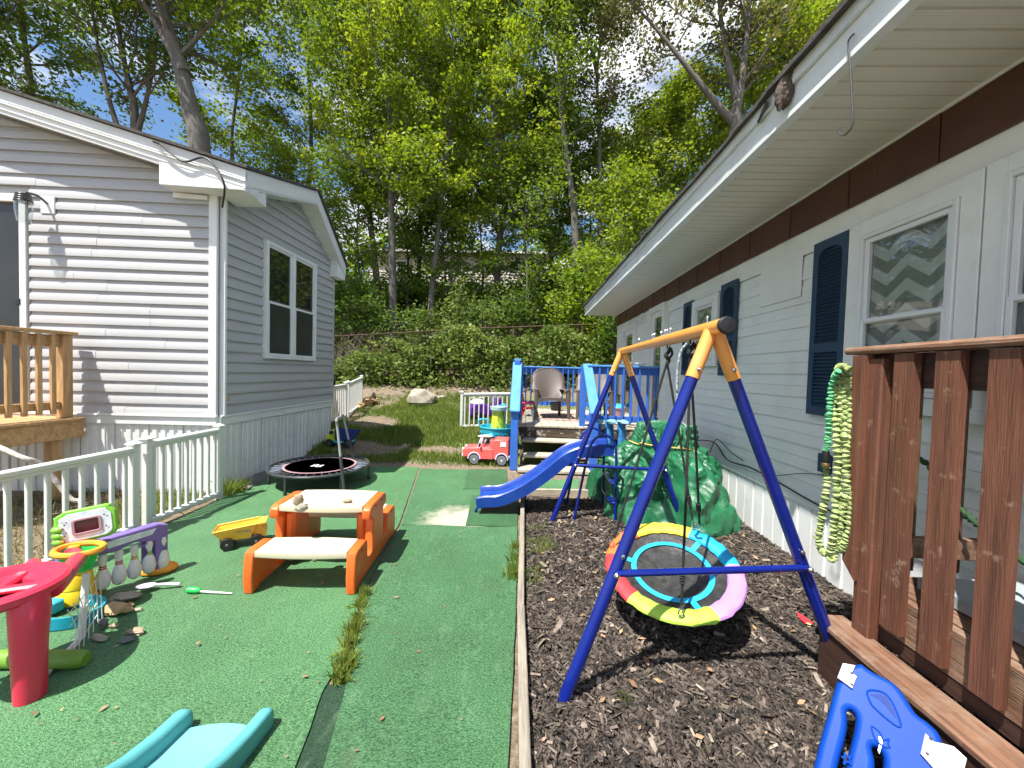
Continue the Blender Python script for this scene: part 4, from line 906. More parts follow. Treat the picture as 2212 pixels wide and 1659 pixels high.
# ================================================================== white vinyl railings
def railing(label, p0, p1, h, n, posts, group='white vinyl railing panels', pw=.055, bw=.028):
    p0, p1 = Vector(p0), Vector(p1)
    t = thing('white_railing', label, 'railing', (p0 + p1) / 2, 0, group)
    d = (p1 - p0); u = d.normalized()
    sd = Vector((0, 0, 1)).cross(Vector((u.x, u.y, 0)).normalized())
    part('top_rail', 'rail_white', t, lambda b: (b.beam(p0 + UPV * (h - .022), p1 + UPV * (h - .022), .062, .044, ch=.010), b.beam(p0 + UPV * (h - .056), p1 + UPV * (h - .056), .036, .026)))
    part('bottom_rail', 'rail_white', t, lambda b: (b.beam(p0 + UPV * .075, p1 + UPV * .075, .055, .05, ch=.010)))
    for i in range(n):
        q = p0.lerp(p1, (i + .7) / (n + .4))
        part('baluster', 'rail_white', t, lambda b: b.beam(q + UPV * .098, q + UPV * (h - .068), bw, bw, u, ch=.004))
    for k in posts:
        q = p0.lerp(p1, k)
        po = part('post', 'rail_white', t, lambda b: b.beam(q - UPV * .03, q + UPV * (h + .015), pw, pw, u, ch=.004))
        part('post_cap', 'rail_white', po, lambda b: (b.box(q + UPV * (h + .022), (pw + .03, pw + .03, .014)), b.add([q + UPV * (h + .029) + V(a_ * (pw / 2 + .008), c_ * (pw / 2 + .008), 0) for a_, c_ in ((-1, -1), (1, -1), (1, 1), (-1, 1))] + [q + UPV * (h + .055)], [[0, 1, 4], [1, 2, 4], [2, 3, 4], [3, 0, 4]])))
    return t
railing('white railing panel nearest the grey house corner, beside the yellow dump truck', (-3.33, 3.27, 0), (-3.345, 4.09, 0), .80, 9, (0, 1))
railing('white railing panel behind the toy basketball hoop, running out of frame', (-3.325, 1.75, 0), (-3.335, 3.16, 0), .775, 13, (1,))
railing('far white railing panel touching the back corner of the grey house', (-3.98, 7.35, hz(-4, 7.5)), (-4.05, 8.55, hz(-4.05, 8.5)), .80, 12, (1,), bw=.026)
railing('far white railing panel ending at the stacked stones', (-4.06, 8.68, hz(-4.05, 8.7)), (-4.32, 10.0, hz(-4.3, 10)), .80, 12, (0, 1), bw=.026)
railing('white railing panel standing left of the blue deck behind the water table', (-1.38, 8.35, hz(-1.38, 8.35)), (-.32, 8.45, hz(-.3, 8.4)), .80, 10, (0,), bw=.028)

# ================================================================== brown porch railing and steps on the right
XR = 1.62
po = thing('brown_porch', 'peeling red-brown wooden porch with railing in front of the white house', 'porch', (XR + .3, 1.5, 0))
CZ = 1.655
part('rail_cap', 'wood_brown_y', po, lambda b: b.beam((XR + .02, 2.00, CZ - .004), (XR + .02, .2, CZ - .004), .10, .036, ch=.012))
part('top_rail', 'wood_brown_dark', po, lambda b: b.beam((XR + .05, 1.93, CZ - .10), (XR + .05, .2, CZ - .10), .036, .15))
for i, (y_, zb) in enumerate(((1.905, .40), (1.70, .395), (1.53, .39), (1.355, .385), (1.185, .38), (1.01, .38), (.84, .38))):
    if i == 0: continue
    part('baluster', ('wood_redbrown', 'wood_redbrown_moss')[0], po, lambda b: b.prism([V(XR - .012, y_ - .043, CZ - .028), V(XR - .012, y_ + .043, CZ - .028), V(XR - .012, y_ + .043, zb), V(XR + .012, y_ + .043, zb - .04), V(XR + .026, y_ + .043, zb - .04), V(XR + .026, y_ + .043, CZ - .028)][:2] + [V(XR - .012, y_ + .043, zb + .03), V(XR - .012, y_ - .043, zb + .03)], (.034, 0, 0)))
part('post', 'wood_redbrown', po, lambda b: (b.box((XR + .035, 1.845, .86), (.09, .09, 1.50), ch=.006)))
part('baluster', 'wood_redbrown', po, lambda b: b.prism([V(XR - .028, 1.915 + .022, CZ - .028), V(XR - .028, 1.915 - .05, CZ - .028), V(XR - .028, 1.915 - .05, .55), V(XR - .028, 1.915 + .022, .62)], (.036, 0, 0)))
part('rim_board', 'wood_brown_y', po, lambda b: b.beam((XR + .060, 1.80, .47), (XR + .060, .2, .47), .038, .19, ch=.006))
part('deck_board', 'wood_brown_y', po, lambda b: b.beam((XR + .16, 1.90, .55), (XR + .16, .2, .55), .14, .034))
part('deck_board', 'wood_brown_y', po, lambda b: b.beam((XR + .305, 1.90, .55), (XR + .305, .2, .55), .14, .034))
part('deck_board', 'wood_brown_y', po, lambda b: b.beam((XR + .45, 1.90, .55), (XR + .45, .2, .55), .14, .034))
# tread and stringer below
TZ = .315
part('tread', 'wood_brown_y', po, lambda b: b.beam((1.575, 1.985, TZ - .02), (1.575, .2, TZ - .02), .155, .038, ch=.010))
part('riser', 'wood_brown_dark', po, lambda b: b.beam((1.525, 1.95, .145), (1.525, .2, .145), .03, .285))
part('riser', 'wood_brown_dark', po, lambda b: b.beam((1.68, 1.95, .34), (1.68, .2, .34), .03, .07))
# end rail across to the house
part('top_rail', 'wood_brown_dark', po, lambda b: b.beam((XR + .09, 1.90, CZ - .09), (HX - .03, 1.90, CZ - .09), .036, .14))
part('rail_cap', 'wood_brown_y', po, lambda b: b.beam((XR + .08, 1.90, CZ - .005), (HX - .03, 1.90, CZ - .005), .10, .036, ch=.010))
part('bottom_rail', 'wood_brown_y', po, lambda b: b.beam((XR + .08, 1.93, .70), (HX - .03, 1.93, .70), .036, .10))
for x_ in (1.925, 2.145): part('baluster', 'wood_redbrown_moss', po, lambda b: b.box((x_, 1.965, 1.10), (.050, .034, 1.06), ch=.004))
gp = MB(); gp.prism([V(1.80, 1.78, .575), V(2.24, 1.78, .575), V(2.24, .9, .575), V(1.80, .9, .575)], (0, 0, .05))
mat('grey_lid', (.33, .38, .40), .45, .08); tag(gp.build('storage_lid', 'grey_lid'), 'flat blue-grey plastic lid lying on the porch boards behind the balusters', 'lid')

# green expandable hose hung on the railing
hose = thing('garden_hose', 'bright green crinkled garden hose hung in loops on the brown railing', 'hose', (1.56, 1.98, 1.0))
HPX = 1.55
def hp_(px, py, dx=0): return PX(px, py, HPX + dx)
def crinkle(b, pts, r, seg=9):
    path = smooth_path(pts, 26); n = len(path); rr = []
    q = []
    for i, p in enumerate(path):
        f = math.sin(i * 2.05) * .5 + .5 + .35 * noise.noise(p * 60); rr.append(r * (.45 + .68 * f))
        q.append(p + V(noise.noise(p * 45), noise.noise(p * 45 + V(9, 0, 0)), .4 * noise.noise(p * 45 + V(0, 9, 0))) * r * .45)
    b.tube(q, rr, seg)
part('hose_loop', 'hose_green', hose, lambda b: crinkle(b, [hp_(1838, 800), hp_(1815, 792), hp_(1804, 820), hp_(1800, 870), hp_(1808, 960), hp_(1806, 1060), hp_(1800, 1150), hp_(1790, 1195), hp_(1770, 1180), hp_(1772, 1130), hp_(1785, 1060), hp_(1786, 1000)], .017))
part('hose_loop', 'hose_green', hose, lambda b: crinkle(b, [hp_(1830, 800, .03), hp_(1826, 850, .03), hp_(1825, 950, .03), hp_(1828, 1040, .03), hp_(1820, 1110, .03), hp_(1802, 1200, .02), hp_(1796, 1205, .0)], .017))
part('hose_loop', 'hose_green', hose, lambda b: crinkle(b, [hp_(1834, 810, .045), hp_(1836, 900, .045), hp_(1832, 1000, .045), hp_(1836, 1100, .045), hp_(1826, 1175, .045), hp_(1812, 1190, .03)], .016))
part('hose_loop', 'hose_green_cool', hose, lambda b: crinkle(b, [hp_(1812, 800, -.02), hp_(1797, 830, -.02), hp_(1792, 890, -.02), hp_(1789, 940, -.02), hp_(1784, 975, -.02)], .015))
part('hose_loop', 'hose_green', hose, lambda b: crinkle(b, [hp_(1815, 810, .02), hp_(1816, 900, .02), hp_(1812, 1000, .02), hp_(1816, 1090, .02), hp_(1806, 1170, .02), hp_(1798, 1195, .01)], .016))
nzl = hp_(1784, 985, -.02)
co = part('coupling', 'black_plastic', hose, lambda b: b.lathe([(.013, -.035), (.016, -.03), (.016, .02), (.013, .03)], nzl, 12)); part('ring', 'brass', co, lambda b: b.lathe([(.016, -.055), (.018, -.05), (.018, -.038), (.014, -.035)], nzl, 12))
part('bracket', 'steel_dark', hose, lambda b: b.tube([hp_(1850, 796, .06), hp_(1812, 804, 0)], .007, 8))
mat('hose_dark', (.02, .06, .02), .8, .3, 30, .4)
gh = MB(); crinkle(gh, [V(2.18, 2.6, .80), PX(1975, 990, 2.12), PX(2075, 1100, 2.10), PX(2190, 1195, 2.05), V(1.98, 1.2, .62)], .016)
tag(gh.build('dark_hose', 'hose_dark'), 'dark green hose slanting behind the brown balusters', 'hose')

# ================================================================== blue deck with stairs
bd = thing('blue_deck', 'blue-railed wooden deck with open stairs beside the white house', 'deck', (1.0, 7.8, 0))
DZ = .615; DX0, DX1, DY0, DY1 = -.12, 2.27, 6.50, 9.62
for i in range(17):
    x_ = DX0 + .07 + i * .1412
    if x_ < DX1: part('deck_board', 'wood_tread', bd, lambda b: b.box((x_, (DY0 + DY1) / 2, DZ - .016 + .003 * math.sin(i * 5)), (.134, DY1 - DY0 + .03, .032)))
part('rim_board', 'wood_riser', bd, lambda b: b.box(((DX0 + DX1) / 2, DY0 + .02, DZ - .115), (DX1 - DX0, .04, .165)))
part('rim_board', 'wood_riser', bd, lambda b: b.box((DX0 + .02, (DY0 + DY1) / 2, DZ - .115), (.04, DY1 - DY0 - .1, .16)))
for x_, y_ in ((DX0 + .06, 9.5), (1.0, DY0 + .12), (2.1, DY0 + .12)): part('leg', 'wood_riser', bd, lambda b: b.box((x_, y_, DZ / 2 - .05), (.09, .09, DZ - .1)))
SX0, SX1 = -.07, 1.00
for k, (zt, yt) in enumerate(((.405, 6.28), (.205, 6.04))):
    part('tread', 'wood_tread', bd, lambda b: b.box(((SX0 + SX1) / 2, yt + .11, zt - .02), (SX1 - SX0 - .03, .27, .04), ch=.008))
part('tread', 'wood_tread', bd, lambda b: b.box((.53, 5.80, .045), (1.22, .30, .05), ch=.008))
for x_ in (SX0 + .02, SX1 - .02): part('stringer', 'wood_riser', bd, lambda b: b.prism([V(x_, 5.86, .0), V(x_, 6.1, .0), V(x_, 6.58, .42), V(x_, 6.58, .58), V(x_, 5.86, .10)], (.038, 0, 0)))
def bpost(x_, y_, z0, z1, s=.095): return part('post', 'deck_blue', bd, lambda b: b.box((x_, y_, (z0 + z1) / 2), (s, s, z1 - z0), ch=.005))
RZ = 1.64
# stair handrails
for s_, xx in ((-1, -.145), (1, 1.045)):
    bpost(xx, 5.78, .03, .955, .11)
    part('post_foot', 'wood_tread', bd, lambda b: b.box((xx, 5.78, .02), (.10, .10, .05)))
    part('handrail', 'deck_blue', bd, lambda b: b.beam((xx, 5.80, .86), (xx, 6.56, 1.50), .045, .15))
    part('handrail_cap', 'deck_blue_sunlit', bd, lambda b: b.beam((xx, 5.68, .955 - .04), (xx, 6.60, 1.672), .155, .036, ch=.010))
part('baluster_sheet', 'deck_blue', bd, lambda b: b.prism([V(-.12, 6.02, .25), V(-.12, 6.55, .66), V(-.12, 6.55, 1.40), V(-.12, 6.02, .96)], (.012, 0, 0)))  # solid sheet standing in for thin balusters in shadow
bpost(-.145, 6.56, .0, 1.70); part('post_cap', 'deck_blue_sunlit', bd, lambda b: b.box((-.145, 6.60, 1.715), (.12, .12, .03)))
bpost(.985, 6.60, .30, 1.64)
bpost(-.10, 9.58, .4, 1.62); bpost(2.20, 9.58, .4, 1.62)
def brail(p0, p1, n, cap=True, zb=.14):
    p0, p1 = Vector(p0), Vector(p1); u = (p1 - p0).normalized()
    part('top_rail', 'deck_blue', bd, lambda b: b.beam(p0 + UPV * (RZ - .07 - DZ), p1 + UPV * (RZ - .07 - DZ), .036, .12))
    part('rail_cap', 'deck_blue_sunlit', bd, lambda b: b.beam(p0 + UPV * (RZ - DZ + .008), p1 + UPV * (RZ - DZ + .008), .13, .032, ch=.006))
    part('bottom_rail', 'deck_blue', bd, lambda b: b.beam(p0 + UPV * zb, p1 + UPV * zb, .036, .10))
    sd = UPV.cross(u) * -.034
    for i in range(n):
        q = p0.lerp(p1, (i + .5) / n) + sd
        part('baluster', 'deck_blue', bd, lambda b: b.beam(q + UPV * .06, q + UPV * (RZ - DZ - .012), .042, .032, u))
brail((1.04, 6.56, DZ), (2.25, 6.56, DZ), 9)
brail((-.05, 9.58, DZ), (2.15, 9.58, DZ), 17)
brail((-.12, 6.62, DZ), (-.12, 9.52, DZ), 19)
# rug on the deck
def rug_mat():
    m = bpy.data.materials.new('rug'); m.use_nodes = True; t = m.node_tree; n = t.nodes; l = t.links; b = n['Principled BSDF']; b.inputs['Roughness'].default_value = .95
    tc = n.new('ShaderNodeTexCoord'); bk = n.new('ShaderNodeTexBrick'); bk.inputs['Scale'].default_value = 2.2; bk.inputs['Color1'].default_value = (.25, .16, .14, 1); bk.inputs['Color2'].default_value = (.34, .24, .20, 1); bk.inputs['Mortar'].default_value = (.52, .44, .38, 1); bk.inputs['Mortar Size'].default_value = .03
    l.new(tc.outputs['Object'], bk.inputs['Vector']); l.new(bk.outputs[0], b.inputs['Base Color']); MATS['rug'] = m
rug_mat()
rg = MB(); rg.box((.95, 8.0, DZ + .008), (1.25, 1.55, .008), ch=.002); tag(rg.build('outdoor_rug', 'rug'), 'faded brown patterned rug on the blue deck floor', 'rug')

# chairs on the deck
def resin_chair(label, loc, rz, group=None, m='taupe_resin', s=1.0):
    t = thing('patio_chair', label, 'chair', loc, rz, group, local=True)
    W_, D_, SH = .27 * s, .26 * s, .36 * s
    part('seat', m, t, lambda b: b.grid(lambda u, v: (lerp(-W_, W_, u), lerp(-D_, D_, v), SH + .05 * s * (1 - v) - .03 * s * math.sin(math.pi * u) + (.012 if False else 0)), 9, 9))
    part('apron', m, t, lambda b: b.grid(lambda u, v: (lerp(-W_ - .02, W_ + .02, u), -D_ - .01, SH + .055 * s - v * (.05 * s + .05 * s * (2 * u - 1) ** 2)), 11, 3))
    def back(u, v):
        a = lerp(-1, 1, u); h = v
        top = math.sqrt(max(0, 1 - (abs(a)) ** 2.4)); x_ = a * (.22 + .13 * min(1, h * 1.6)) * s; z_ = SH + .03 + h * (.30 + .30 * top) * s
        return (x_, D_ - .03 + .22 * h * s - .16 * s * abs(a) ** 2.0 * (1 - .45 * h), z_)
    def dbl(b):
        b.grid(back, 21, 12); n0 = len(b.v); b.grid(lambda u, v: Vector(back(u, v)) + V(0, .018, 0), 21, 12)
        b.tube([Vector(back(i / 30, 1)) + V(0, .008, 0) for i in range(31)], .017 * s, 8)
    part('backrest', m, t, dbl)
    for sx in (-1, 1):
        def leg_f(b):
            b.grid(lambda u, v: (sx * (W_ + .035 * s + .02 * s * v) + (.028 * s + .016 * s * (1 - v)) * math.cos(u * 6.283), -D_ + .01 + .035 * s * math.sin(u * 6.283), lerp(SH + .20 * s, 0, v)), 10, 8, cu=True)
        part('leg', m, t, leg_f)
        part('leg', m, t, lambda b: b.tube([(sx * W_ * .85, D_ * .6, SH + .05), (sx * (W_ * .95), D_ + .10, 0)], [.034 * s, .026 * s], 8))
        part('armrest', m, t, lambda b: b.grid(lambda u, v: (sx * (W_ + .02 * s + (u - .5) * .10 * s - .03 * v * s), lerp(-D_ - .03, D_ + .02, v), SH + .21 * s + .02 * math.sin(math.pi * v) - .02 * (2 * u - 1) ** 2), 7, 9))
        part('arm_panel', m, t, lambda b: b.grid(lambda u, v: (sx * (W_ + .03 * s), lerp(-D_ + .03, -D_ + .20 * s, u), lerp(SH + .02, SH + .20 * s, v)), 3, 3))
    return t
c1 = G(1178, 880, DZ)
resin_chair('taupe resin armchair with rounded back at the top of the deck stairs', (.50, 7.62, DZ), R(6), 'taupe resin chairs on the blue deck')
resin_chair('second taupe resin armchair, half hidden behind the blue balusters', (1.36, 7.62, DZ), R(-6), 'taupe resin chairs on the blue deck')
def mini_chair(loc, rz):
    t = thing('child_chair', 'small red plastic child armchair on the blue deck beside the taupe chair', 'chair', loc, rz, local=True)
    part('seat', 'toy_red', t, lambda b: b.box((0, 0, .16), (.26, .26, .03), ch=.012))
    part('backrest', 'toy_red', t, lambda b: b.box((0, .15, .31), (.26, .03, .30), Matrix.Rotation(R(-14), 3, 'X'), .012))
    for sx in (-1, 1):
        part('leg', 'toy_red', t, lambda b: b.beam((sx * .12, -.11, .17), (sx * .14, -.15, 0), .035, .035)); part('leg', 'toy_red', t, lambda b: b.beam((sx * .11, .11, .17), (sx * .12, .17, 0), .035, .035))
        part('armrest', 'toy_red', t, lambda b: b.box((sx * .14, .0, .27), (.05, .28, .025), ch=.01)); part('arm_post', 'toy_red', t, lambda b: b.beam((sx * .14, -.11, .16), (sx * .14, -.11, .26), .03, .03))
mini_chair((.10, 7.9, DZ), R(80))
bt = thing('drink_bottle', 'pale mint drink bottle on the deck near the taupe chair', 'bottle', (.16, 7.35, DZ))
part('body', 'toy_mint', bt, lambda b: b.lathe([(.026, 0), (.038, .17), (.036, .18)], (.16, 7.35, DZ + .001), 16)); part('cap', 'stone_pale', bt, lambda b: b.lathe([(.036, .18), (.032, .205), (.018, .22), (.014, .24)], (.16, 7.35, DZ), 16))
pl = G(1215, 875, DZ)
def bucket(name, label, loc, r0, r1, h, m, lid=None):
    t = thing(name, label, name.split('_')[-1], loc); loc = Vector(loc)
    part('body', m, t, lambda b: b.lathe([(r0, 0), (r1, h), (r1 + .008, h), (r1 + .008, h - .015), (r1 - .006, h - .004), (r0 - .01, .02), (0, .02)], loc, 20))
    if lid: part('contents', lid, t, lambda b: b.ell(loc + V(0, 0, h * .95), (r1 * .85, r1 * .85, h * .35), 14, 8))
bucket('toy_bucket', 'pink bucket of blue toys on the deck behind the balusters', (1.78, 7.5, DZ), .13, .17, .26, 'toy_pink', 'toy_cyan')
bucket('mint_bowl', 'mint green bowl on the blue deck rail', (1.72, 6.56, RZ + .028), .05, .09, .05, 'toy_mint')
bucket('white_bowl', 'white bowl on the blue deck rail', (1.93, 6.56, RZ + .028), .05, .085, .05, 'toy_white')
bucket('ash_tray', 'small black tray on the blue deck rail', (1.47, 6.56, RZ + .028), .045, .05, .022, 'black_plastic')
tb = thing('dark_side_table', 'dark slatted side table standing between the deck chairs and the wall', 'table', (1.80, 8.4, DZ))
part('tabletop', 'black_plastic', tb, lambda b: b.box((1.8, 8.4, DZ + .46), (.45, .45, .03)))
for a_ in (-1, 1):
    for c_ in (-1, 1): part('leg', 'black_plastic', tb, lambda b: b.box((1.8 + a_ * .19, 8.4 + c_ * .19, DZ + .223), (.03, .03, .44)))
pt = thing('potted_plant', 'leafy green plant in a dark pot behind the taupe deck chair', 'plant', (.72, 9.2, DZ))
part('pot', 'black_plastic', pt, lambda b: b.lathe([(.09, 0), (.13, .2), (.12, .2), (.08, .03), (0, .03)], (.72, 9.2, DZ), 16))
_q = NR.normal(0, 1, (220, 3)); _q /= np.linalg.norm(_q, axis=1)[:, None]; _c = np.array([.72, 9.2, DZ + .40]) + _q * NR.uniform(.3, 1, 220)[:, None] * np.array([.22, .22, .24])
_u = NR.normal(0, 1, (220, 3)); _u /= np.linalg.norm(_u, axis=1)[:, None]; _v = np.cross(_u, _q)
lf = np.stack([_c - _u * .05, _c + _v * .02, _c + _u * .05, _c - _v * .02], 1) - np.array([.72, 9.2, DZ])
tri_mesh('foliage', lf.reshape(-1, 3), 220, 'leaf_vine', pt)
# folded blue camp chairs leaning at the deck front
for k, (x_, lab) in enumerate(((1.17, 'folded blue camp chair leaning at the deck, leftmost of three'), (1.36, 'folded blue camp chair leaning at the deck, middle of three'), (1.55, 'folded blue camp chair leaning at the deck, nearest the green tarp'))):
    t = thing('camp_chair', lab, 'chair', (x_, 6.15, 0), 0, 'folded camp chairs at the blue deck')
    mat('canvas_blue', (.02, .16, .40), .7, .25, 12, .6, 20); mat('canvas_pale', (.22, .50, .62), .7, .2, 12, .4, 20)
    part('fabric', 'canvas_blue', t, lambda b: b.grid(lambda u, v: (x_ + (.055 + .025 * math.sin(u * 18.8 + k)) * math.cos(u * 6.283) * (1.1 - .5 * abs(v - .6)), 6.15 + .06 * math.sin(u * 6.283) + .08 * v, lerp(.18, .78, v)), 22, 9, cu=True))
    part('seat_flap', 'canvas_pale', t, lambda b: b.ell((x_ + .02, 6.13, .76), (.085, .08, .035), 12, 8, None, .5, k, 2.5))
    for a_ in (-.05, .02, .07): part('leg', 'black_plastic', t, lambda b: b.tube([(x_ + a_, 6.06, .01), (x_ - a_ * .6, 6.20, .80)], .010, 8))
bp = thing('pale_stick', 'pale wooden stick leaning under the blue deck', 'stick', (1.10, 5.95, 0)); part('shaft', 'wood_new_z', bp, lambda b: b.tube([(1.10, 5.90, 0), (1.16, 6.38, .55)], .022, 10))

# ================================================================== swing set
sw = thing('swing_set', 'blue steel A-frame swing set with orange top bar', 'swing set', (.9, 2.8, 0))
AN = V(.885, 1.84, 1.735); AFR = V(.935, 3.80, 1.735); Bd = (AFR - AN).normalized()
part('top_bar', 'swing_orange', sw, lambda b: b.tube([AN - Bd * .085, AN + Bd * .92], .036, 18))
part('top_bar', 'swing_orange', sw, lambda b: b.tube([AN + Bd * .91, AFR + Bd * .06], .032, 18))
part('end_cap', 'black_plastic', sw, lambda b: b.lathe([(.038, 0), (.040, .012), (.033, .022), (0, .026)], AN - Bd * .084, 18, Matrix.Rotation(R(90), 3, 'X')))
feet = {'nl': G(1210, 1522), 'nr': V(1.64, 1.92, 0), 'fl': G(1190, 1129), 'fr': V(1.60, 3.74, 0)}
def legset(ap, fl_, fr_, r):
    brz = .60; e = []
    for s_, ft in ((-1, fl_), (1, fr_)):
        top = ap + V(s_ * .012, 0, -.015); d = (ft - top); el = top + d * .13
        part('leg_socket', 'swing_orange', sw, lambda b: b.tube([top, el], r * 1.12, 16))
        part('leg', 'swing_blue', sw, lambda b: b.tube([top + d * .12, ft + V(0, 0, -.02)], r, 16))
        tb_ = d.z; t_ = (brz - top.z) / d.z; e.append(top + d * t_)
        for tt in (.105, .605):
            q = top + d * tt; part('bolt', 'steel', sw, lambda b: b.lathe([(.007, 0), (.010, .005), (.010, .013), (.005, .016), (.005, .024)], q + V(0, -r * .92, 0), 10, Matrix.Rotation(R(90), 3, 'X')))
    of = V(0, -r * 1.05, 0)
    part('brace', 'swing_blue', sw, lambda b: b.tube([e[0] + of, e[0].lerp(e[1], .05) + of, e[0].lerp(e[1], .95) + of, e[1] + of], [.012, .0165, .0165, .012], 12))
    for q in e: part('bolt', 'steel', sw, lambda b: b.lathe([(.008, 0), (.013, .006), (.013, .012), (.006, .02)], q + of + V(0, -.012, 0), 10, Matrix.Rotation(R(90), 3, 'X')))
legset(AN + Bd * .03, feet['nl'], feet['nr'], .0285)
legset(AFR, feet['fl'], feet['fr'], .027)
for t_ in (.10, .62, .68, .72, .80, .95, 1.0, 1.35): part('bolt', 'steel', sw, lambda b: b.lathe([(.004, 0), (.004, .02), (.008, .021), (.008, .028), (.004, .034)], AN + Bd * t_ + V(0, 0, .034), 8))
HA1, HA2 = AN + Bd * .29 - UPV * .04, AN + Bd * .66 - UPV * .04
for q in (HA1, HA2): part('hanger_ring', 'steel', sw, lambda b: b.tube([q + V(0, .018 * math.cos(a_ * .5236), .018 * math.sin(a_ * .5236)) for a_ in range(12)], .004, 6, True))
# saucer seat
sc_ = V(.905, 2.30, .365); ea = V(.355, .0, .055); eb = V(-.02, .345, .105)
sau = thing('saucer_swing', 'round saucer swing with rainbow padded rim hanging on black ropes', 'swing', sc_)
def rimpt(a_): return sc_ + ea * math.cos(a_) + eb * math.sin(a_)
nrm = ea.cross(eb).normalized()
def padseg(b, a0, a1):
    n = max(6, int((a1 - a0) / R(5)))
    k = len(b.v); seg = 12
    for i in range(n + 1):
        a_ = lerp(a0, a1, i / n); p_ = rimpt(a_); od = (p_ - sc_).normalized(); wr = 1 + .10 * math.sin(a_ * 37) * math.sin(a_ * 11 + 1)
        for j in range(seg):
            t_ = 2 * math.pi * j / seg; b.v.append(p_ + od * (.047 * wr * math.cos(t_) - .022) + nrm * .022 * math.sin(t_) * wr)
    for i in range(n):
        for j in range(seg): b.f.append([k + i * seg + j, k + i * seg + (j + 1) % seg, k + (i + 1) * seg + (j + 1) % seg, k + (i + 1) * seg + j])
for c_, a0, a1 in (('pad_cyan', -8, 48), ('pad_yellow', 48, 112), ('pad_orange', 112, 158), ('pad_red', 158, 212), ('pad_lime', 212, 285), ('pad_lilac', 285, 352)):
    part('rim_pad', c_, sau, lambda b: padseg(b, R(a0), R(a1)))
part('seat_mesh', 'mesh_black', sau, lambda b: b.grid(lambda u, v: sc_ + (ea * math.cos(u * 6.2832) + eb * math.sin(u * 6.2832)) * (.01 + .90 * v) - nrm * (.05 * (1 - v * v) + .004 * noise.noise(Vector((math.cos(u * 6.28) * v * 4, math.sin(u * 6.28) * v * 4, 1)))), 48, 10, cu=True), None)
def ribbon(b, fn, n, w_, closed=False):
    P_ = [fn(i / (n if closed else n - 1)) for i in range(n)]; k = len(b.v)
    for i, p_ in enumerate(P_):
        t_ = (P_[(i + 1) % n] - P_[i - 1]) if closed else P_[min(i + 1, n - 1)] - P_[max(i - 1, 0)]
        s_ = nrm.cross(t_).normalized() * w_ / 2; b.v += [p_ - s_, p_ + s_]
    for i in range(n if closed else n - 1): j = (i + 1) % n; b.f.append([k + 2 * i, k + 2 * j, k + 2 * j + 1, k + 2 * i + 1])
dish = lambda a_, r_: sc_ + (ea * math.cos(a_) + eb * math.sin(a_)) * r_ - nrm * (.05 * (1 - (r_ / .94) ** 2) - .009)
part('webbing', 'pad_cyan', sau, lambda b: ribbon(b, lambda t_: dish(t_ * 6.2832, .60), 60, .030, True))
for a_ in (35, 155, 275): part('webbing', 'pad_cyan', sau, lambda b: ribbon(b, lambda t_: dish(R(a_), lerp(.60, .93, t_)) + nrm * .001, 8, .035))
att = {'near': rimpt(R(255)), 'right': rimpt(R(40)), 'left': rimpt(R(150)), 'right2': rimpt(R(46))}
for hang, key in ((HA1, 'near'), (HA1, 'right'), (HA2, 'left'), (HA2, 'right2')):
    q = att[key] + nrm * .03; top = hang - UPV * .10
    ro = part('rope', 'rope_black', sau, lambda b: b.tube([top, top.lerp(q, .5) + V(.004, .0, -.004), q + (top - q).normalized() * .06], .0075, 8))
    d = (top - q).normalized(); kn = q + (top - q).normalized() * .16
    part('knot', 'rope_black', ro, lambda b: [b.lathe([(.010, 0), (.016, .006), (.010, .012)], kn + d * (.013 * i), 10, Vector((0, 0, 1)).rotation_difference(d).to_matrix()) for i in range(5)])
    part('shackle', 'steel', ro, lambda b: b.tube([q + V(.014 * math.cos(i * .6283), 0, .02 + .02 * math.sin(i * .6283)) for i in range(10)], .004, 6, True))
for q in (HA1, HA2): part('rope_knot', 'rope_black', sau, lambda b: (b.tube(smooth_path([q + V(0, 0, .02), q + V(.012, .008, -.03), q + V(-.012, -.006, -.06), q + V(.010, .0, -.09), q + V(0, 0, -.115)], 6), .012, 8), b.tube(smooth_path([q + V(.018, 0, -.01), q + V(.03, .0, -.05), q + V(.01, .01, -.085)], 5), .008, 8)))
br = MB(); br.tube(smooth_path([HA1 + V(-.01, .0, .0), HA1 + V(-.045, .02, -.06), HA1 + V(-.055, .03, -.18), HA1 + V(-.05, .03, -.30), HA1 + V(-.05, .04, -.36), HA1 + V(-.02, .05, -.44), HA1 + V(.01, .05, -.47)], 8), [.0075] * 48 + [.011], 8)
tag(br.build('loose_rope', 'rope_blue'), 'loose pale blue rope end dangling from the orange top bar', 'rope')

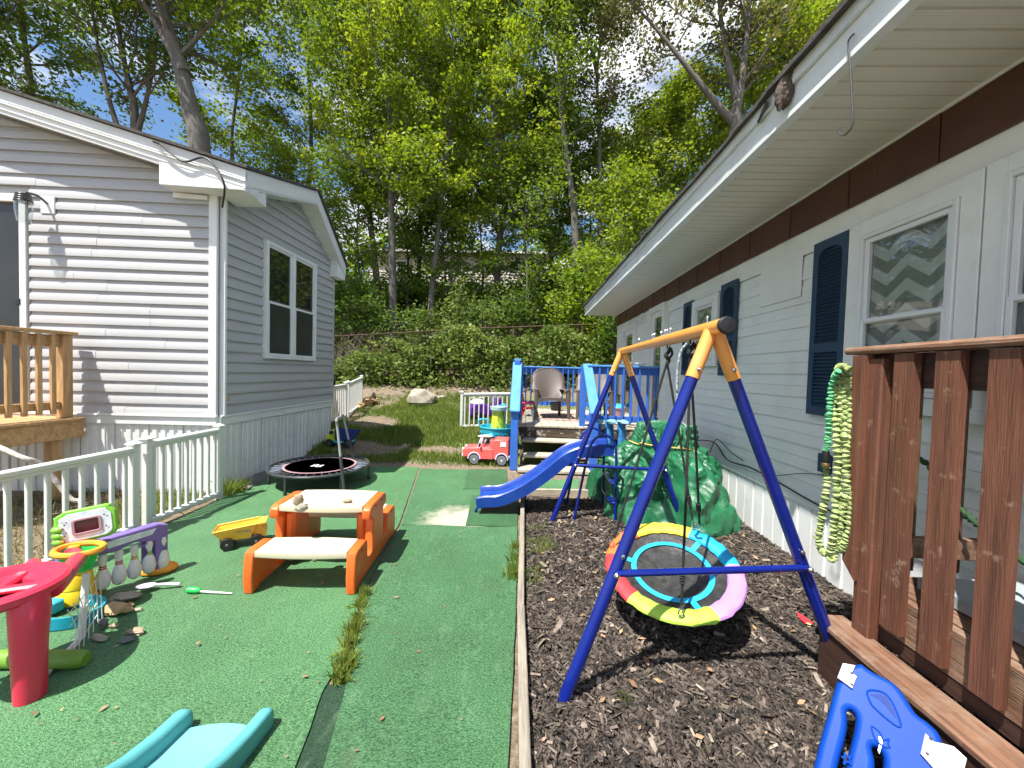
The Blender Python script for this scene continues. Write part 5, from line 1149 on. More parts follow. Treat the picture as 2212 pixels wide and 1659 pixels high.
# ================================================================== blue wavy slide with ladder hoops
sl = thing('toddler_slide', 'blue plastic wavy slide with tubular ladder beside the swing frame', 'slide', (.3, 4.1, 0))
Ys, Wd = 4.12, .17
sp_ = smooth_path([V(-.47, 0, .13), V(-.38, 0, .145), V(-.22, 0, .165), V(.02, 0, .28), V(.25, 0, .45), V(.42, 0, .60), V(.55, 0, .675), V(.70, 0, .715), V(.86, 0, .725), V(.92, 0, .725)], 6)
def slide_sec(b, inner):
    k = len(b.v); n = len(sp_)
    sec = [(-Wd - .022, -.050), (-Wd - .024, .056), (-Wd - .012, .068), (-Wd + .002, .056), (-Wd + .014, .012), (-Wd + .06, -.012), (0, -.016), (Wd - .06, -.012), (Wd - .014, .012), (Wd - .002, .056), (Wd + .012, .068), (Wd + .024, .056), (Wd + .022, -.050), (Wd + .012, -.050), (Wd + .004, -.028), (0, -.036), (-Wd - .004, -.028), (-Wd - .012, -.050)]
    m_ = len(sec)
    for i, p_ in enumerate(sp_):
        t_ = (sp_[min(i + 1, n - 1)] - sp_[max(i - 1, 0)]).normalized(); up_ = V(-t_.z, 0, t_.x); fl_ = 1 + .10 * max(0, 1 - i / 6)
        for y_, z_ in sec: b.v.append(p_ + V(0, Ys + y_ * fl_, 0) + up_ * z_)
    for i in range(n - 1):
        for j in range(m_): b.f.append([k + i * m_ + j, k + (i + 1) * m_ + j, k + (i + 1) * m_ + (j + 1) % m_, k + i * m_ + (j + 1) % m_])
    b.f.append([k + j for j in range(m_)]); b.f.append([k + (n - 1) * m_ + j for j in range(m_)][::-1])
part('chute', 'slide_blue', sl, lambda b: slide_sec(b, True), 45)
for y_ in (-1, 1):
    part('foot', 'swing_blue', sl, lambda b: b.tube(smooth_path([V(-.40, Ys + y_ * .14, .12), V(-.47, Ys + y_ * .14, .06), V(-.49, Ys + y_ * .14, .0)], 4), .013, 10))
for y_, x0 in ((Ys - .23, .53), (Ys + .23, .50)):
    part('ladder_hoop', 'swing_blue', sl, lambda b: b.tube(smooth_path([V(x0, y_, -.01), V(x0 + .06, y_, .35), V(x0 + .12, y_, .68), V(x0 + .17, y_, .83), V(x0 + .27, y_, .895), V(x0 + .37, y_, .84), V(x0 + .405, y_, .70), V(x0 + .41, y_, .35), V(x0 + .42, y_, -.01)], 7), .0135, 12))
    part('brace', 'swing_blue', sl, lambda b: b.tube([V(x0 + .10, y_ - .016, .57), V(x0 + .41, y_ - .016, .57)], .011, 10))
for z_ in (.20, .40): part('rung', 'swing_blue', sl, lambda b: b.box((.935, Ys, z_), (.075, .45, .022), ch=.006))

# ================================================================== green tarpaulin over a pile
TC = V(1.62, 4.50, 0)
def vor(p_):
    d_ = noise.voronoi(p_)[0]; return d_[1] - d_[0] - .25
def tarp_pt(u, v):
    a_ = u * 6.28318; ca, sa = math.cos(a_), math.sin(a_)
    # ground outline
    rx = .66 if ca > 0 else .80; ry = .98 if sa < 0 else .75
    rad = 1 / math.sqrt((ca / rx) ** 2 + (sa / ry) ** 2) * (1 + .05 * math.sin(5 * a_ + 1) + .035 * math.sin(11 * a_))
    # profile: flat top, bulge, apron
    if v < .30: t_ = v / .30; r_ = .30 * t_; z_ = .965 - .03 * t_ * t_ - .02 * math.sin(a_ * 2)
    elif v < .48: t_ = (v - .30) / .18; r_ = .30 + .05 * t_; z_ = .935 - .25 * t_
    else: t_ = (v - .48) / .52; r_ = lerp(.35, 1, t_ ** .85); z_ = .685 * (1 - t_ ** 1.15) + .02 + .10 * math.sin(math.pi * t_)
    if v >= .48: R_ = lerp(.35, rad, (r_ - .35) / .65)
    else: R_ = r_
    p_ = V(TC.x + .06 * (1 - min(1, v * 2)) + ca * R_, TC.y + sa * R_, z_)
    f = max(0, (v - .22) / .78)
    tri = lambda q: abs((q % 1.0) * 2 - 1) - .5
    wob = .10 * noise.noise(Vector((ca * 2, sa * 2, v * 2.2))) + .05 * noise.noise(Vector((ca * 5, sa * 5, v * 4)))
    k = 0
    for fr_, am, ph in ((6, .15, .3), (11, .085, .7), (21, .03, .1)):
        k += am * min(1, f * 1.6) * tri(fr_ * (u + wob * (.6 + v) * .5) + ph) * (.35 + 1.1 * abs(noise.noise(Vector((ca * 2.3 + ph, sa * 2.3, v * 1.8)))) * 1.6)
    k += .045 * tri(v * 4.2 + 2.2 * noise.noise(Vector((ca * 1.6, sa * 1.6, v)))) * min(1, f * 2 + .15)
    k += .020 * tri(v * 9 + u * 11 + 3 * noise.noise(Vector((ca * 3, sa * 3, v * 3)))) + .010 * tri(u * 31 - v * 17 + 2 * noise.noise(p_ * 5))
    p_ += V(ca, sa, .45) * k + V(noise.noise(p_ * 3.2), noise.noise(p_ * 3.2 + V(5, 2, 1)), 0) * .05 * f
    p_.z = max(p_.z, .012 + .02 * abs(noise.noise(p_ * 9)))
    p_.x = min(p_.x, HX - .03)
    return p_
tarp = thing('covered_pile', 'crumpled green tarpaulin covering a pile against the white house', 'tarpaulin', TC)
part('sheet', 'tarp', tarp, lambda b: b.grid(tarp_pt, 300, 100, cu=True), 28)
def strap_pt(a_): 
    p_ = tarp_pt((a_ / 6.28318) % 1, .47); o = V(p_.x - TC.x, p_.y - TC.y, 0).normalized(); return p_ + o * .012
part('bungee_cord', 'bungee', tarp, lambda b: b.tube([strap_pt(i * 6.28318 / 60) - V(0, 0, .05 * math.sin(i * 6.28318 / 60 + .6)) for i in range(60)], .007, 8, True))
# ================================================================== picnic table
tA, tB = G(530, 1287), G(762, 1289)
tr = math.atan2(tB.y - tA.y, tB.x - tA.x); tc_ = (tA + tB) / 2
tbl = thing('picnic_table', 'orange and cream plastic child picnic table on the turf', 'table', (tc_.x, tc_.y, .016), tr, local=True)
prof = [(0, .0), (-.012, .10), (0, .235), (.012, .262), (.05, .275), (.20, .275), (.225, .262), (.235, .225), (.24, .15), (.26, .125), (.33, .125), (.345, .15), (.35, .36), (.335, .375), (.285, .385), (.275, .41), (.28, .45), (.305, .472), (.35, .48), (.60, .48), (.645, .472), (.67, .45), (.675, .41), (.665, .385), (.615, .375), (.60, .36), (.605, .15), (.62, .125), (.69, .125), (.71, .15), (.715, .225), (.725, .262), (.75, .275), (.90, .275), (.938, .262), (.95, .235), (.962, .10), (.95, .0), (.88, 0), (.87, .02), (.08, .02), (.07, 0)]
W2_ = .36
for s_ in (-1, 1):
    vs_, fs = plate(prof, [], .062, .012, 3)
    part('side_panel', 'table_orange', tbl, lambda b: b.add([V(s_ * (W2_ - .031) + p.z, p.x, p.y) for p in vs_], fs), 40)
    for (y_, z_) in ((.40, .445), (.55, .445), (.11, .245), (.84, .245)):
        part('slot', 'black_plastic', tbl, lambda b: b.ell((s_ * (W2_ + .001), y_, z_), (.003, .009, .013), 10, 6))
def cream(b, y0, y1, z, th, bulge):
    out_ = [(-W2_ + .062, y0 - 0)]
    n = 10
    fr = [(lerp(-W2_ + .064, W2_ - .064, i / n), y0 - bulge * math.sin(math.pi * i / n)) for i in range(n + 1)]
    bk = [(lerp(W2_ - .064, -W2_ + .064, i / n), y1 + bulge * math.sin(math.pi * i / n)) for i in range(n + 1)]
    vv, ff = plate(fr + bk, [], th, .007, 2); b.add([V(p.x, p.y, z + p.z) for p in vv], ff)
part('tabletop', 'table_cream', tbl, lambda b: cream(b, .29, .66, .455, .045, .022), 40)
part('seat', 'table_cream', tbl, lambda b: cream(b, .012, .225, .250, .045, .018), 40)
part('seat', 'table_cream', tbl, lambda b: cream(b, .725, .94, .250, .045, .018), 40)
part('cross_bar', 'table_bar', tbl, lambda b: b.box((0, .47, .405), (2 * W2_ - .13, .12, .05), ch=.01))
for s_ in (-1, 1): part('inner_leg', 'table_orange', tbl, lambda b: b.box((s_ * (W2_ - .10), .475, .22), (.07, .23, .38), ch=.02))

def stone(name, label, loc, rad, m, seed, rz=0, jag=.45, grp=None, tilt=0, js=1.6):
    loc = Vector(loc); b = MB(); b.ell((0, 0, 0), rad, 16, 11, Matrix.Rotation(rz, 3, 'Z') @ Matrix.Rotation(tilt, 3, 'X'), jag, seed, js)
    zmin = min(p.z for p in b.v); b.v = [p - V(0, 0, zmin) for p in b.v]
    o = b.build(name, m, None, 30); o.location = loc; return tag(o, label, 'stone', grp)
# stones lying on the table top
def tw(x, y, z): return Matrix.Rotation(tr, 3, 'Z') @ V(x, y, z) + V(tc_.x, tc_.y, .016)
TZt = .4785
p = G(645, 1093, .016 + TZt); stone('table_stone', 'larger upright tan stone on the picnic table', p, (.036, .030, .045), 'stone_tan', 1, .3, .3)
p = G(651, 1106, .016 + TZt); stone('table_stone', 'pale stone on the picnic table just before the upright one', p, (.042, .030, .026), 'stone_pale', 2, .8, .3)
p = G(750, 1086, .016 + TZt); stone('table_stone', 'flat brown stone alone on the right side of the picnic table', p, (.036, .020, .013), 'stone_tan', 3, .3, .3)

# ================================================================== scattered stones on the turf
g3 = 'small stones scattered on the turf by the toy hoop'
for k, (px, py, r_, m, lab) in enumerate((((270, 1303), 0, (.075, .045, .022), 'stone_pale', 'flat speckled grey stone beside the teal ring'),
        ((250, 1332), 0, (.072, .035, .030), 'stone_orange', 'angular tan stone touching the teal ring'),
        ((280, 1316), 0, (.026, .014, .012), 'stone_orange', 'tiny orange stone near the flat speckled stone'),
        ((273, 1328), 0, (.020, .016, .010), 'stone_orange', 'tiny tan pebble right of the angular tan stone'),
        ((300, 1325), 0, (.020, .012, .010), 'stone_pale', 'tiny pale pebble lying farthest right by the toy ring'),
        ((222, 1362), 0, (.022, .022, .026), 'stone_grey', 'small dark grey stone below the teal ring'),
        ((246, 1362), 0, (.024, .015, .011), 'stone_tan', 'small tan pebble beside the small dark grey stone'),
        ((213, 1388), 0, (.050, .018, .014), 'stone_pale', 'long pale stone lying in front of the teal ring'),
        ((294, 1375), 0, (.048, .022, .014), 'stone_tan', 'flat tan stone overlapping a dark one'),
        ((276, 1392), 0, (.034, .022, .012), 'stone_grey', 'flat dark slate stone under the tan one'))):
    q = G(px[0], px[1]); stone('turf_stone', lab, (q.x, q.y, .014), r_, m, 10 + k, rnd.uniform(-.2, .5), .5, g3)
# fallen leaves and crumbs on the turf and mulch
lv = []
for _ in range(170):
    x_, y_ = rnd.uniform(-3.2, -.1), rnd.uniform(1.3, 5.6); s_ = rnd.choice([.006, .008, .010, .018]); a_ = rnd.uniform(0, 6.28); z_ = .024 + rnd.uniform(0, .006)
    u_ = V(math.cos(a_), math.sin(a_), rnd.uniform(-.3, .3)) * s_; w2 = V(-math.sin(a_), math.cos(a_), rnd.uniform(-.3, .3)) * s_ * .5; c = V(x_, y_, z_)
    lv += [c - u_, c - w2, c + u_, c + w2]
for _ in range(160):
    x_, y_ = rnd.uniform(.1, 2.1), rnd.uniform(1.2, 4.4); s_ = rnd.choice([.008, .012, .02, .026]); a_ = rnd.uniform(0, 6.28); z_ = .040 + rnd.uniform(0, .01)
    u_ = V(math.cos(a_), math.sin(a_), rnd.uniform(-.4, .4)) * s_; w2 = V(-math.sin(a_), math.cos(a_), rnd.uniform(-.4, .4)) * s_ * .5; c = V(x_, y_, z_)
    lv += [c - u_, c - w2, c + u_, c + w2]
tag(tri_mesh('leaf_litter', np.array(lv), len(lv) // 4, 'litter'), 'small fallen leaves and crumbs on turf and mulch', 'leaves', None, 'stuff')
q = G(1735, 1350); rs = MB(); rs.prism([q + V(-.02, -.045, .036), q + V(.03, -.04, .036), q + V(.005, .0, .05), q + V(.0, .06, .04), q + V(-.022, .01, .036)], (0, 0, .004)); tag(rs.build('red_scrap', 'red_scrap'), 'torn scrap of red plastic on the mulch', 'scrap')

# ================================================================== mini trampoline
tcn = V(-2.62, 4.86, 0); TR, TH = .585, .225
tp = thing('mini_trampoline', 'round black mini trampoline with handle bar beside the grey house', 'trampoline', tcn)
cir = lambda r_, z_, n=48: [tcn + V(r_ * math.cos(i * 6.28318 / n), r_ * math.sin(i * 6.28318 / n), z_) for i in range(n)]
part('frame', 'steel_dark', tp, lambda b: b.tube(cir(TR, TH), .017, 10, True))
mt = part('mat', 'mesh_black', tp, lambda b: b.lathe([(.43, 0), (.43, .004), (0, .003)], tcn + V(0, 0, TH + .002), 48))
part('mat_border', 'toy_pink', mt, lambda b: b.lathe([(.405, 0), (.435, 0), (.435, .003), (.405, .003), (.405, 0)], tcn + V(0, 0, TH + .0075), 48))
part('logo', 'toy_white', mt, lambda b: [b.box(tcn + V(dx_, dy_, TH + .0075), (.03, sy, .001), ch=0) for dx_, dy_, sy in ((-.07, -.05, .10), (-.02, -.05, .10), (.035, -.05, .10), (-.045, 0.005, .02), (.01, -.1, .02))])
sm = MB(); sm.tube([(.425, 0, 0), (.455, 0, -.004), (.545, 0, -.004), (.578, 0, 0)], [.006, .013, .013, .006], 8); so = None
for i in range(36):
    a_ = i * 6.28318 / 36
    if so is None: so = sm.build('spring', 'steel', tp, org=V(0, 0, 0)); so.location = V(0, 0, TH); so.rotation_euler = (0, 0, a_)
    else: o = link('spring', so.data, tp); o.location = V(0, 0, TH); o.rotation_euler = (0, 0, a_)
part('spring_cover', 'black_plastic', tp, lambda b: b.lathe([(.44, -.02), (.57, -.02), (.57, -.016), (.44, -.016), (.44, -.02)], tcn + V(0, 0, TH), 48))
for i in range(6):
    a_ = R(20 + i * 60); p_ = tcn + V(TR * math.cos(a_), TR * math.sin(a_), 0); lg = part('leg', 'steel_dark', tp, lambda b: b.tube([p_ + V(0, 0, TH), p_ + V(0, 0, .02)], .014, 10)); part('foot_cap', 'black_rubber', lg, lambda b: b.tube([p_ + V(0, 0, .05), p_ + V(0, 0, .012)], .018, 10))
hn, hf = G(744, 1066), V(-2.33, 5.28, 0)
nt_, ft_ = PY(727, 906, hn.y + .05), PY(741, 897, hf.y - .05)
hb = part('handle_post', 'steel_dark', tp, lambda b: b.tube([hn + V(0, 0, .012), hn.lerp(nt_, .5)], .019, 10))
part('handle_post', 'steel_dark', tp, lambda b: b.tube([hf + V(0, 0, .1), hf.lerp(ft_, .6)], .019, 10))
mat('handle_grip', (.30, .31, .31), .35, .1)
part('handle_bar', 'handle_grip', tp, lambda b: b.tube(smooth_path([hn.lerp(nt_, .48), hn.lerp(nt_, .9), nt_, nt_.lerp(ft_, .5), ft_, hf.lerp(ft_, .9), hf.lerp(ft_, .58)], 5), .015, 10))

# ================================================================== wheels and toy vehicles
def wheel(parent, c, r_, w_, m='black_plastic', hub='toy_grey', axis='Y'):
    rot = Matrix.Rotation(R(90), 3, 'X') if axis == 'Y' else Matrix.Rotation(R(90), 3, 'Y')
    o = part('wheel', m, parent, lambda b: b.lathe([(r_ * .6, -w_ / 2), (r_ * .93, -w_ / 2), (r_, -w_ * .36), (r_, w_ * .36), (r_ * .93, w_ / 2), (r_ * .6, w_ / 2)], c, 22, rot))
    part('hub', hub, o, lambda b: b.lathe([(0, -w_ * .58), (r_ * .18, -w_ * .58), (r_ * .2, -w_ * .5), (r_ * .58, -w_ * .44), (r_ * .62, -w_ * .5), (r_ * .62, w_ * .5), (r_ * .58, w_ * .44), (r_ * .2, w_ * .5), (r_ * .18, w_ * .58), (0, w_ * .58)], c, 18, rot))
# yellow dump truck by the table
q = G(515, 1183); dt = thing('dump_truck', 'dirty yellow toy dump truck beside the orange picnic table', 'toy truck', (q.x + .02, q.y + .03, .016), R(28), local=True)
def tipper(b):
    o_ = [(-.19, -.085, .155), (.10, -.085, .185), (.10, .085, .185), (-.19, .085, .155)]; i_ = [(-.13, -.06, .085), (.06, -.065, .085), (.06, .065, .085), (-.13, .06, .085)]
    t_ = .006
    b.add([V(*p) for p in o_] + [V(*p) for p in i_], [[0, 4, 7, 3], [1, 0, 4, 5][::-1], [2, 6, 5, 1][::-1], [3, 2, 6, 7][::-1], [4, 5, 6, 7]])
    b.add([V(p[0], p[1] * 1.06, p[2]) for p in o_] + [V(p[0], p[1] * 1.1, p[2] - .012) for p in i_], [[0, 3, 7, 4], [1, 0, 4, 5], [2, 1, 5, 6], [3, 2, 6, 7], [4, 7, 6, 5]])
    b.tube([V(*p) for p in o_], .006, 6, True)
part('dump_bed', 'dump_yellow', dt, tipper)
part('bed_canopy', 'dump_yellow', dt, lambda b: b.prism([V(.10, -.08, .185), V(.165, -.075, .19), V(.165, .075, .19), V(.10, .08, .185)], (0, 0, -.012)))
part('cab', 'dump_yellow', dt, lambda b: b.prism([V(.075, -.06, .07), V(.16, -.06, .07), V(.16, -.06, .12), V(.13, -.06, .165), V(.075, -.06, .165)], (0, .12, 0)))
part('chassis', 'toy_grey', dt, lambda b: b.box((0, 0, .065), (.31, .09, .04)))
for x_ in (-.095, .10):
    for y_ in (-.075, .075): wheel(dt, V(x_, y_, .048), .048, .045)
text_mesh('lettering', 'TONKA', .030, 'text_dark', dt, Matrix.Translation((.015, -.0875, .136)) @ Matrix.Rotation(R(70), 4, 'X'))
# red and lilac toy pickup by the blue deck
tk = thing('toy_pickup', 'coral red child-size toy pickup parked by the blue deck post', 'toy truck', (-.55, 6.18, hz(-.55, 6.18) + .005), R(-3), local=True)
bodyp = [(-.40, .11), (-.41, .22), (-.36, .255), (-.19, .265), (-.16, .27), (.02, .27), (.06, .37), (.10, .40), (.30, .40), (.32, .37), (.33, .12), (.30, .10), (.27, .16), (.22, .185), (.17, .16), (.14, .09), (-.13, .085), (-.16, .16), (-.22, .19), (-.28, .17), (-.31, .11)]
vs_, fs = plate(bodyp, [], .34, .018, 3); part('body', 'toy_coral', tk, lambda b: b.add([V(p.x, p.z, p.y) for p in vs_], fs), 40)
part('door_panel', 'toy_coral', tk, lambda b: b.box((-.02, -.175, .17), (.20, .012, .16), ch=.005))
part('bumper', 'toy_lilac', tk, lambda b: (b.box((-.405, 0, .14), (.035, .33, .06), ch=.012), b.box((.335, 0, .13), (.03, .33, .05), ch=.012)))
part('grille', 'toy_lilac', tk, lambda b: b.box((-.412, 0, .205), (.016, .24, .06), ch=.006))
for y_ in (-1, 1):
    for x_ in (-.22, .22):
        part('fender', 'toy_lilac', tk, lambda b: b.tube([V(x_ + .095 * math.cos(R(a_)), y_ * .168, .085 + .10 * math.sin(R(a_))) for a_ in range(0, 181, 20)], .013, 8)); wheel(tk, V(x_, y_ * .145, .075), .076, .06, 'toy_grey', 'toy_white')
    part('headlight', 'toy_white', tk, lambda b: b.ell((-.405, y_ * .13, .23), (.02, .03, .025)))
part('windshield', 'toy_lilac', tk, lambda b: b.tube(smooth_path([V(-.17, -.14, .26), V(-.12, -.135, .40), V(-.12, .135, .40), V(-.17, .14, .26)], 5), .014, 8))
part('steering_wheel', 'toy_lilac', tk, lambda b: b.tube([V(-.075 + .02 * math.cos(i * .628), .055 * math.sin(i * .628), .33 + .05 * math.cos(i * .628)) for i in range(10)], .008, 6, True))
part('seat', 'toy_coral', tk, lambda b: b.box((.04, 0, .32), (.05, .26, .14), ch=.02)); part('mirror', 'black_plastic', tk, lambda b: b.box((-.13, -.20, .32), (.03, .05, .06), ch=.01))
part('window_sticker', 'toy_pale', tk, lambda b: b.box((.24, -.172, .33), (.09, .008, .08)))
# things lying on the pickup
tt = thing('toy_plane', 'cream and teal toy lying across the coral pickup', 'toy', (-.62, 6.18, .40), R(10), local=True)
part('body', 'toy_white', tt, lambda b: b.ell((0, 0, .055), (.13, .045, .022))); part('wing', 'toy_white', tt, lambda b: b.ell((.03, 0, .065), (.03, .12, .010))); part('tail', 'toy_teal', tt, lambda b: b.ell((.10, .02, .06), (.05, .05, .045), 12, 8, None, .4, 2, 2.5))
# water table
wt = thing('water_table', 'teal toy water table with pale tower behind the coral pickup', 'water table', (-.48, 7.05, hz(-.48, 7.05)), 0.2, local=True)
part('basin', 'toy_cyan', wt, lambda b: b.lathe([(.20, .16), (.30, .22), (.335, .38), (.345, .385), (.345, .40), (.32, .40), (.30, .30), (0, .28)], (0, 0, 0), 30))
part('rim_wave', 'toy_teal', wt, lambda b: [b.tube(smooth_path([V(.325 * math.cos(a_ + d_), .325 * math.sin(a_ + d_), .29 + .02 * math.sin(d_ * 40)) for d_ in (0, .06, .12, .18)], 3), .008, 6) for a_ in [i * .2618 for i in range(24)]])
for i in range(3): a_ = i * 2.094 + .5; part('leg', 'toy_teal', wt, lambda b: b.tube([(.18 * math.cos(a_), .18 * math.sin(a_), .2), (.22 * math.cos(a_), .22 * math.sin(a_), 0)], .035, 10))
part('tower', 'toy_lime', wt, lambda b: b.grid(lambda u, v: ((.13 - .03 * v) * math.cos(u * 6.283) * (1 + .15 * math.sin(u * 18.8)), (.11 - .02 * v) * math.sin(u * 6.283), lerp(.30, .68, v)), 24, 6, cu=True))
part('waterfall', 'toy_pale', wt, lambda b: b.grid(lambda u, v: (.10 + .05 * (1 - v), lerp(-.10, .06, u) + .02 * math.sin(v * 5), lerp(.29, .68, v)), 5, 8))
part('cup', 'toy_mint', wt, lambda b: b.lathe([(.10, .68), (.15, .70), (.16, .76), (.15, .76), (.12, .71), (0, .70)], (0, 0, 0), 22)); part('spinner', 'toy_cyan', wt, lambda b: b.tube([(.03, .07, .76), (.10, .02, .80), (.12, -.06, .78)], .018, 8))
part('window_mark', 'toy_olive', wt, lambda b: [b.box((x_, -.112, z_), (.02, .012, .025)) for x_, z_ in ((-.03, .40), (.02, .48), (-.02, .56), (.03, .62), (.05, .38))])
part('side_hook', 'toy_cyan', wt, lambda b: b.tube(smooth_path([V(-.33, -.05, .38), V(-.36, -.06, .52), V(-.20, -.06, .52), V(-.20, -.06, .42)], 4), .014, 8))
# purple ride-on behind the railing
pr = thing('ride_on_car', 'purple and white ride-on toy car behind the far white railing', 'toy car', (-.95, 9.25, hz(-.95, 9.25)), R(20), local=True)
vs_, fs = plate([(-.38, .12), (-.40, .30), (-.30, .38), (-.05, .40), (.0, .34), (.20, .34), (.24, .52), (.34, .52), (.40, .30), (.38, .12)], [], .42, .02, 2); part('body', 'toy_deep_purple', pr, lambda b: b.add([V(p.x, p.z, p.y) for p in vs_], fs), 40)
part('hood', 'toy_white', pr, lambda b: b.ell((-.20, 0, .40), (.18, .20, .10))); part('roll_bar', 'toy_grey', pr, lambda b: b.tube(smooth_path([V(.20, -.18, .4), V(.22, -.17, .62), V(.22, .17, .62), V(.20, .18, .4)], 5), .02, 8)); part('steering_wheel', 'black_plastic', pr, lambda b: b.tube([V(.02, .08 * math.cos(i * .628), .46 + .08 * math.sin(i * .628)) for i in range(10)], .014, 6, True))
for x_ in (-.24, .25):
    for y_ in (-.2, .2): wheel(pr, V(x_, y_, .11), .11, .09)
# blue and yellow dump truck in the house shade
bt_ = G(722, 962, hz(-3.3, 6.55)); bdt = thing('sand_truck', 'yellow-cabbed toy truck with blue bed in the shade of the grey house', 'toy truck', (-3.17, 6.55, hz(-3.2, 6.55) + .002), R(10), local=True)
part('cab', 'toy_lime', bdt, lambda b: (b.box((-.17, 0, .14), (.16, .20, .14), ch=.03), b.box((-.13, 0, .23), (.10, .18, .12), ch=.03)))
part('cab_window', 'glass_dark', bdt, lambda b: b.box((-.14, 0, .245), (.07, .186, .06), ch=.01))
part('dump_bed', 'toy_navy', bdt, lambda b: b.add([V(-.08, -.13, .30), V(.30, -.13, .26), V(.30, .13, .26), V(-.08, .13, .30), V(-.05, -.10, .12), V(.20, -.10, .12), V(.20, .10, .12), V(-.05, .10, .12)], [[0, 4, 5, 1], [1, 5, 6, 2], [2, 6, 7, 3], [3, 7, 4, 0], [4, 7, 6, 5]]))
part('chassis', 'toy_cyan', bdt, lambda b: b.box((-.02, 0, .085), (.46, .18, .04), ch=.01))
for x_ in (-.17, .13):
    for y_ in (-.10, .10): wheel(bdt, V(x_, y_, .07), .07, .06)

# ================================================================== toy hoop set at the left edge
hq = V(-2.62, 2.16, .014)
hp = thing('toy_hoop', 'toddler basketball and bowling toy with green backboard beside the white railing', 'toy', hq)
H = lambda x, y, z: hq + V(x, y, z)
pc = H(-.09, .06, 0)      # the yellow column
part('base_foot', 'toy_orange', hp, lambda b: b.ell(pc + V(-.05, .06, .02), (.12, .10, .035)))
part('column', 'toy_yellow', hp, lambda b: b.lathe([(.085, .02), (.078, .10), (.074, .105), (.078, .11), (.070, .19), (.066, .195), (.070, .20), (.064, .30)], pc, 20))
part('ball_ring', 'toy_teal', hp, lambda b: b.grid(lambda u, v: H(.05 + (.140 + (.012 if 1 <= int(v * 3.99) <= 2 else 0)) * math.cos(u * 6.283) * 1.05, -.075 + (.105 + (.012 if 1 <= int(v * 3.99) <= 2 else 0)) * math.sin(u * 6.283), (.004, .004, .068, .068)[int(v * 3.99)]), 36, 5, cu=True, cv=True))
part('ring_mount', 'toy_cyan', hp, lambda b: b.box(H(-.09, -.06, .055), (.09, .06, .07), ch=.01))
be = V(-2.55, 2.60, .014)   # far end of the beam
bdv = (be - pc); bdv.z = 0; bl = bdv.length; bu = bdv.normalized(); bn = V(-bu.y, bu.x, 0)
def BM(s, o, z): return pc + bu * s + bn * o + V(0, 0, z)
vs_, fs = plate([(-.08, .275), (0, .255), (.10, .265)] + [(.12 + i * .035, .265 - .012 * math.sin(i * 1.2)) for i in range(9)] + [(bl - .045, .26), (bl - .04, .03), (bl + .03, .03), (bl + .03, .335), (bl - .02, .36), (.15, .355), (-.08, .345)], [], .07, .010, 2)
part('beam', 'toy_purple', hp, lambda b: b.add([BM(p.x, p.z, p.y) for p in vs_], fs), 40)
part('beam_sticker', 'toy_pale', hp, lambda b: b.prism([BM(.13, -.0362, .29), BM(bl - .06, -.0362, .30), BM(bl - .04, -.0362, .335), BM(.12, -.0362, .335)], bn * -.002))
part('panel', 'toy_deep_purple', hp, lambda b: b.box(BM(bl - .075, .0, .17), (.04, .05, .2), ch=.005))
part('end_foot', 'toy_orange', hp, lambda b: b.ell(BM(bl + .0, .02, .02), (.11, .075, .042), 16, 8, Matrix.Rotation(.5, 3, 'Z')))
for i in range(5):
    s_ = .11 + i * .077
    pn = part('bowling_pin', 'toy_white', hp, lambda b: b.lathe([(.012, .03), (.030, .045), (.040, .085), (.030, .135), (.014, .175), (.016, .20), (.022, .225), (.018, .255), (0, .262)], BM(s_, -.02, 0), 14)); part('stripe', ('toy_red', 'toy_red', 'toy_yellow', 'toy_green', 'toy_teal')[i], pn, lambda b: (b.lathe([(.0195, .165), (.0175, .172), (.0195, .165)], BM(s_, -.02, 0), 14), b.lathe([(.0172, .178), (.0172, .186), (.0172, .178)], BM(s_, -.02, 0), 14)))
neck = part('neck', 'toy_yellow', hp, lambda b: b.lathe([(.055, .33), (.05, .38), (.03, .41), (.03, .42)], pc, 16))
# backboard: rounded plate with bumps
bo = rrect(-.165, -.115, .165, .125, .06, 5)
bo = [(x_ + .012 * (math.sin(i * 1.9) if y_ > .09 else 0), y_ + (.02 * (1 - (x_ / .165) ** 2) if y_ > .09 else 0)) for i, (x_, y_) in enumerate(bo)]
bm_ = Matrix.Translation(pc + V(.05, .02, .475)) @ Matrix.Rotation(R(38), 4, 'Z') @ Matrix.Rotation(R(-6), 4, 'Y') @ Matrix.Rotation(R(82), 4, 'X') @ Matrix.Scale(.80, 4)
def onb(v): return (bm_ @ Vector((v[0], v[1], v[2])))
vs_, fs = plate(bo, [], .05, .014, 3); bb = part('backboard', 'toy_green', hp, lambda b: b.add([onb(p) for p in vs_], fs), 45)
vs_, fs = plate([(x_ * .84, y_ * .82) for x_, y_ in bo], [], .006, .002, 1); part('panel_face', 'toy_pale', bb, lambda b: b.add([onb((p.x, p.y, p.z + .0275)) for p in vs_], fs))
vs_, fs = plate(rrect(-.075, -.055, .085, .065, .022), [rrect(-.058, -.040, .068, .050, .012)], .012, .003, 2); part('screen_frame', 'toy_pink', bb, lambda b: b.add([onb((p.x, p.y, p.z + .032)) for p in vs_], fs))
part('screen', 'screen_glow', bb, lambda b: b.add([onb(p) for p in ((-.058, -.04, .0325), (.068, -.04, .0325), (.068, .05, .0325), (-.058, .05, .0325))], [[0, 1, 2, 3]]))
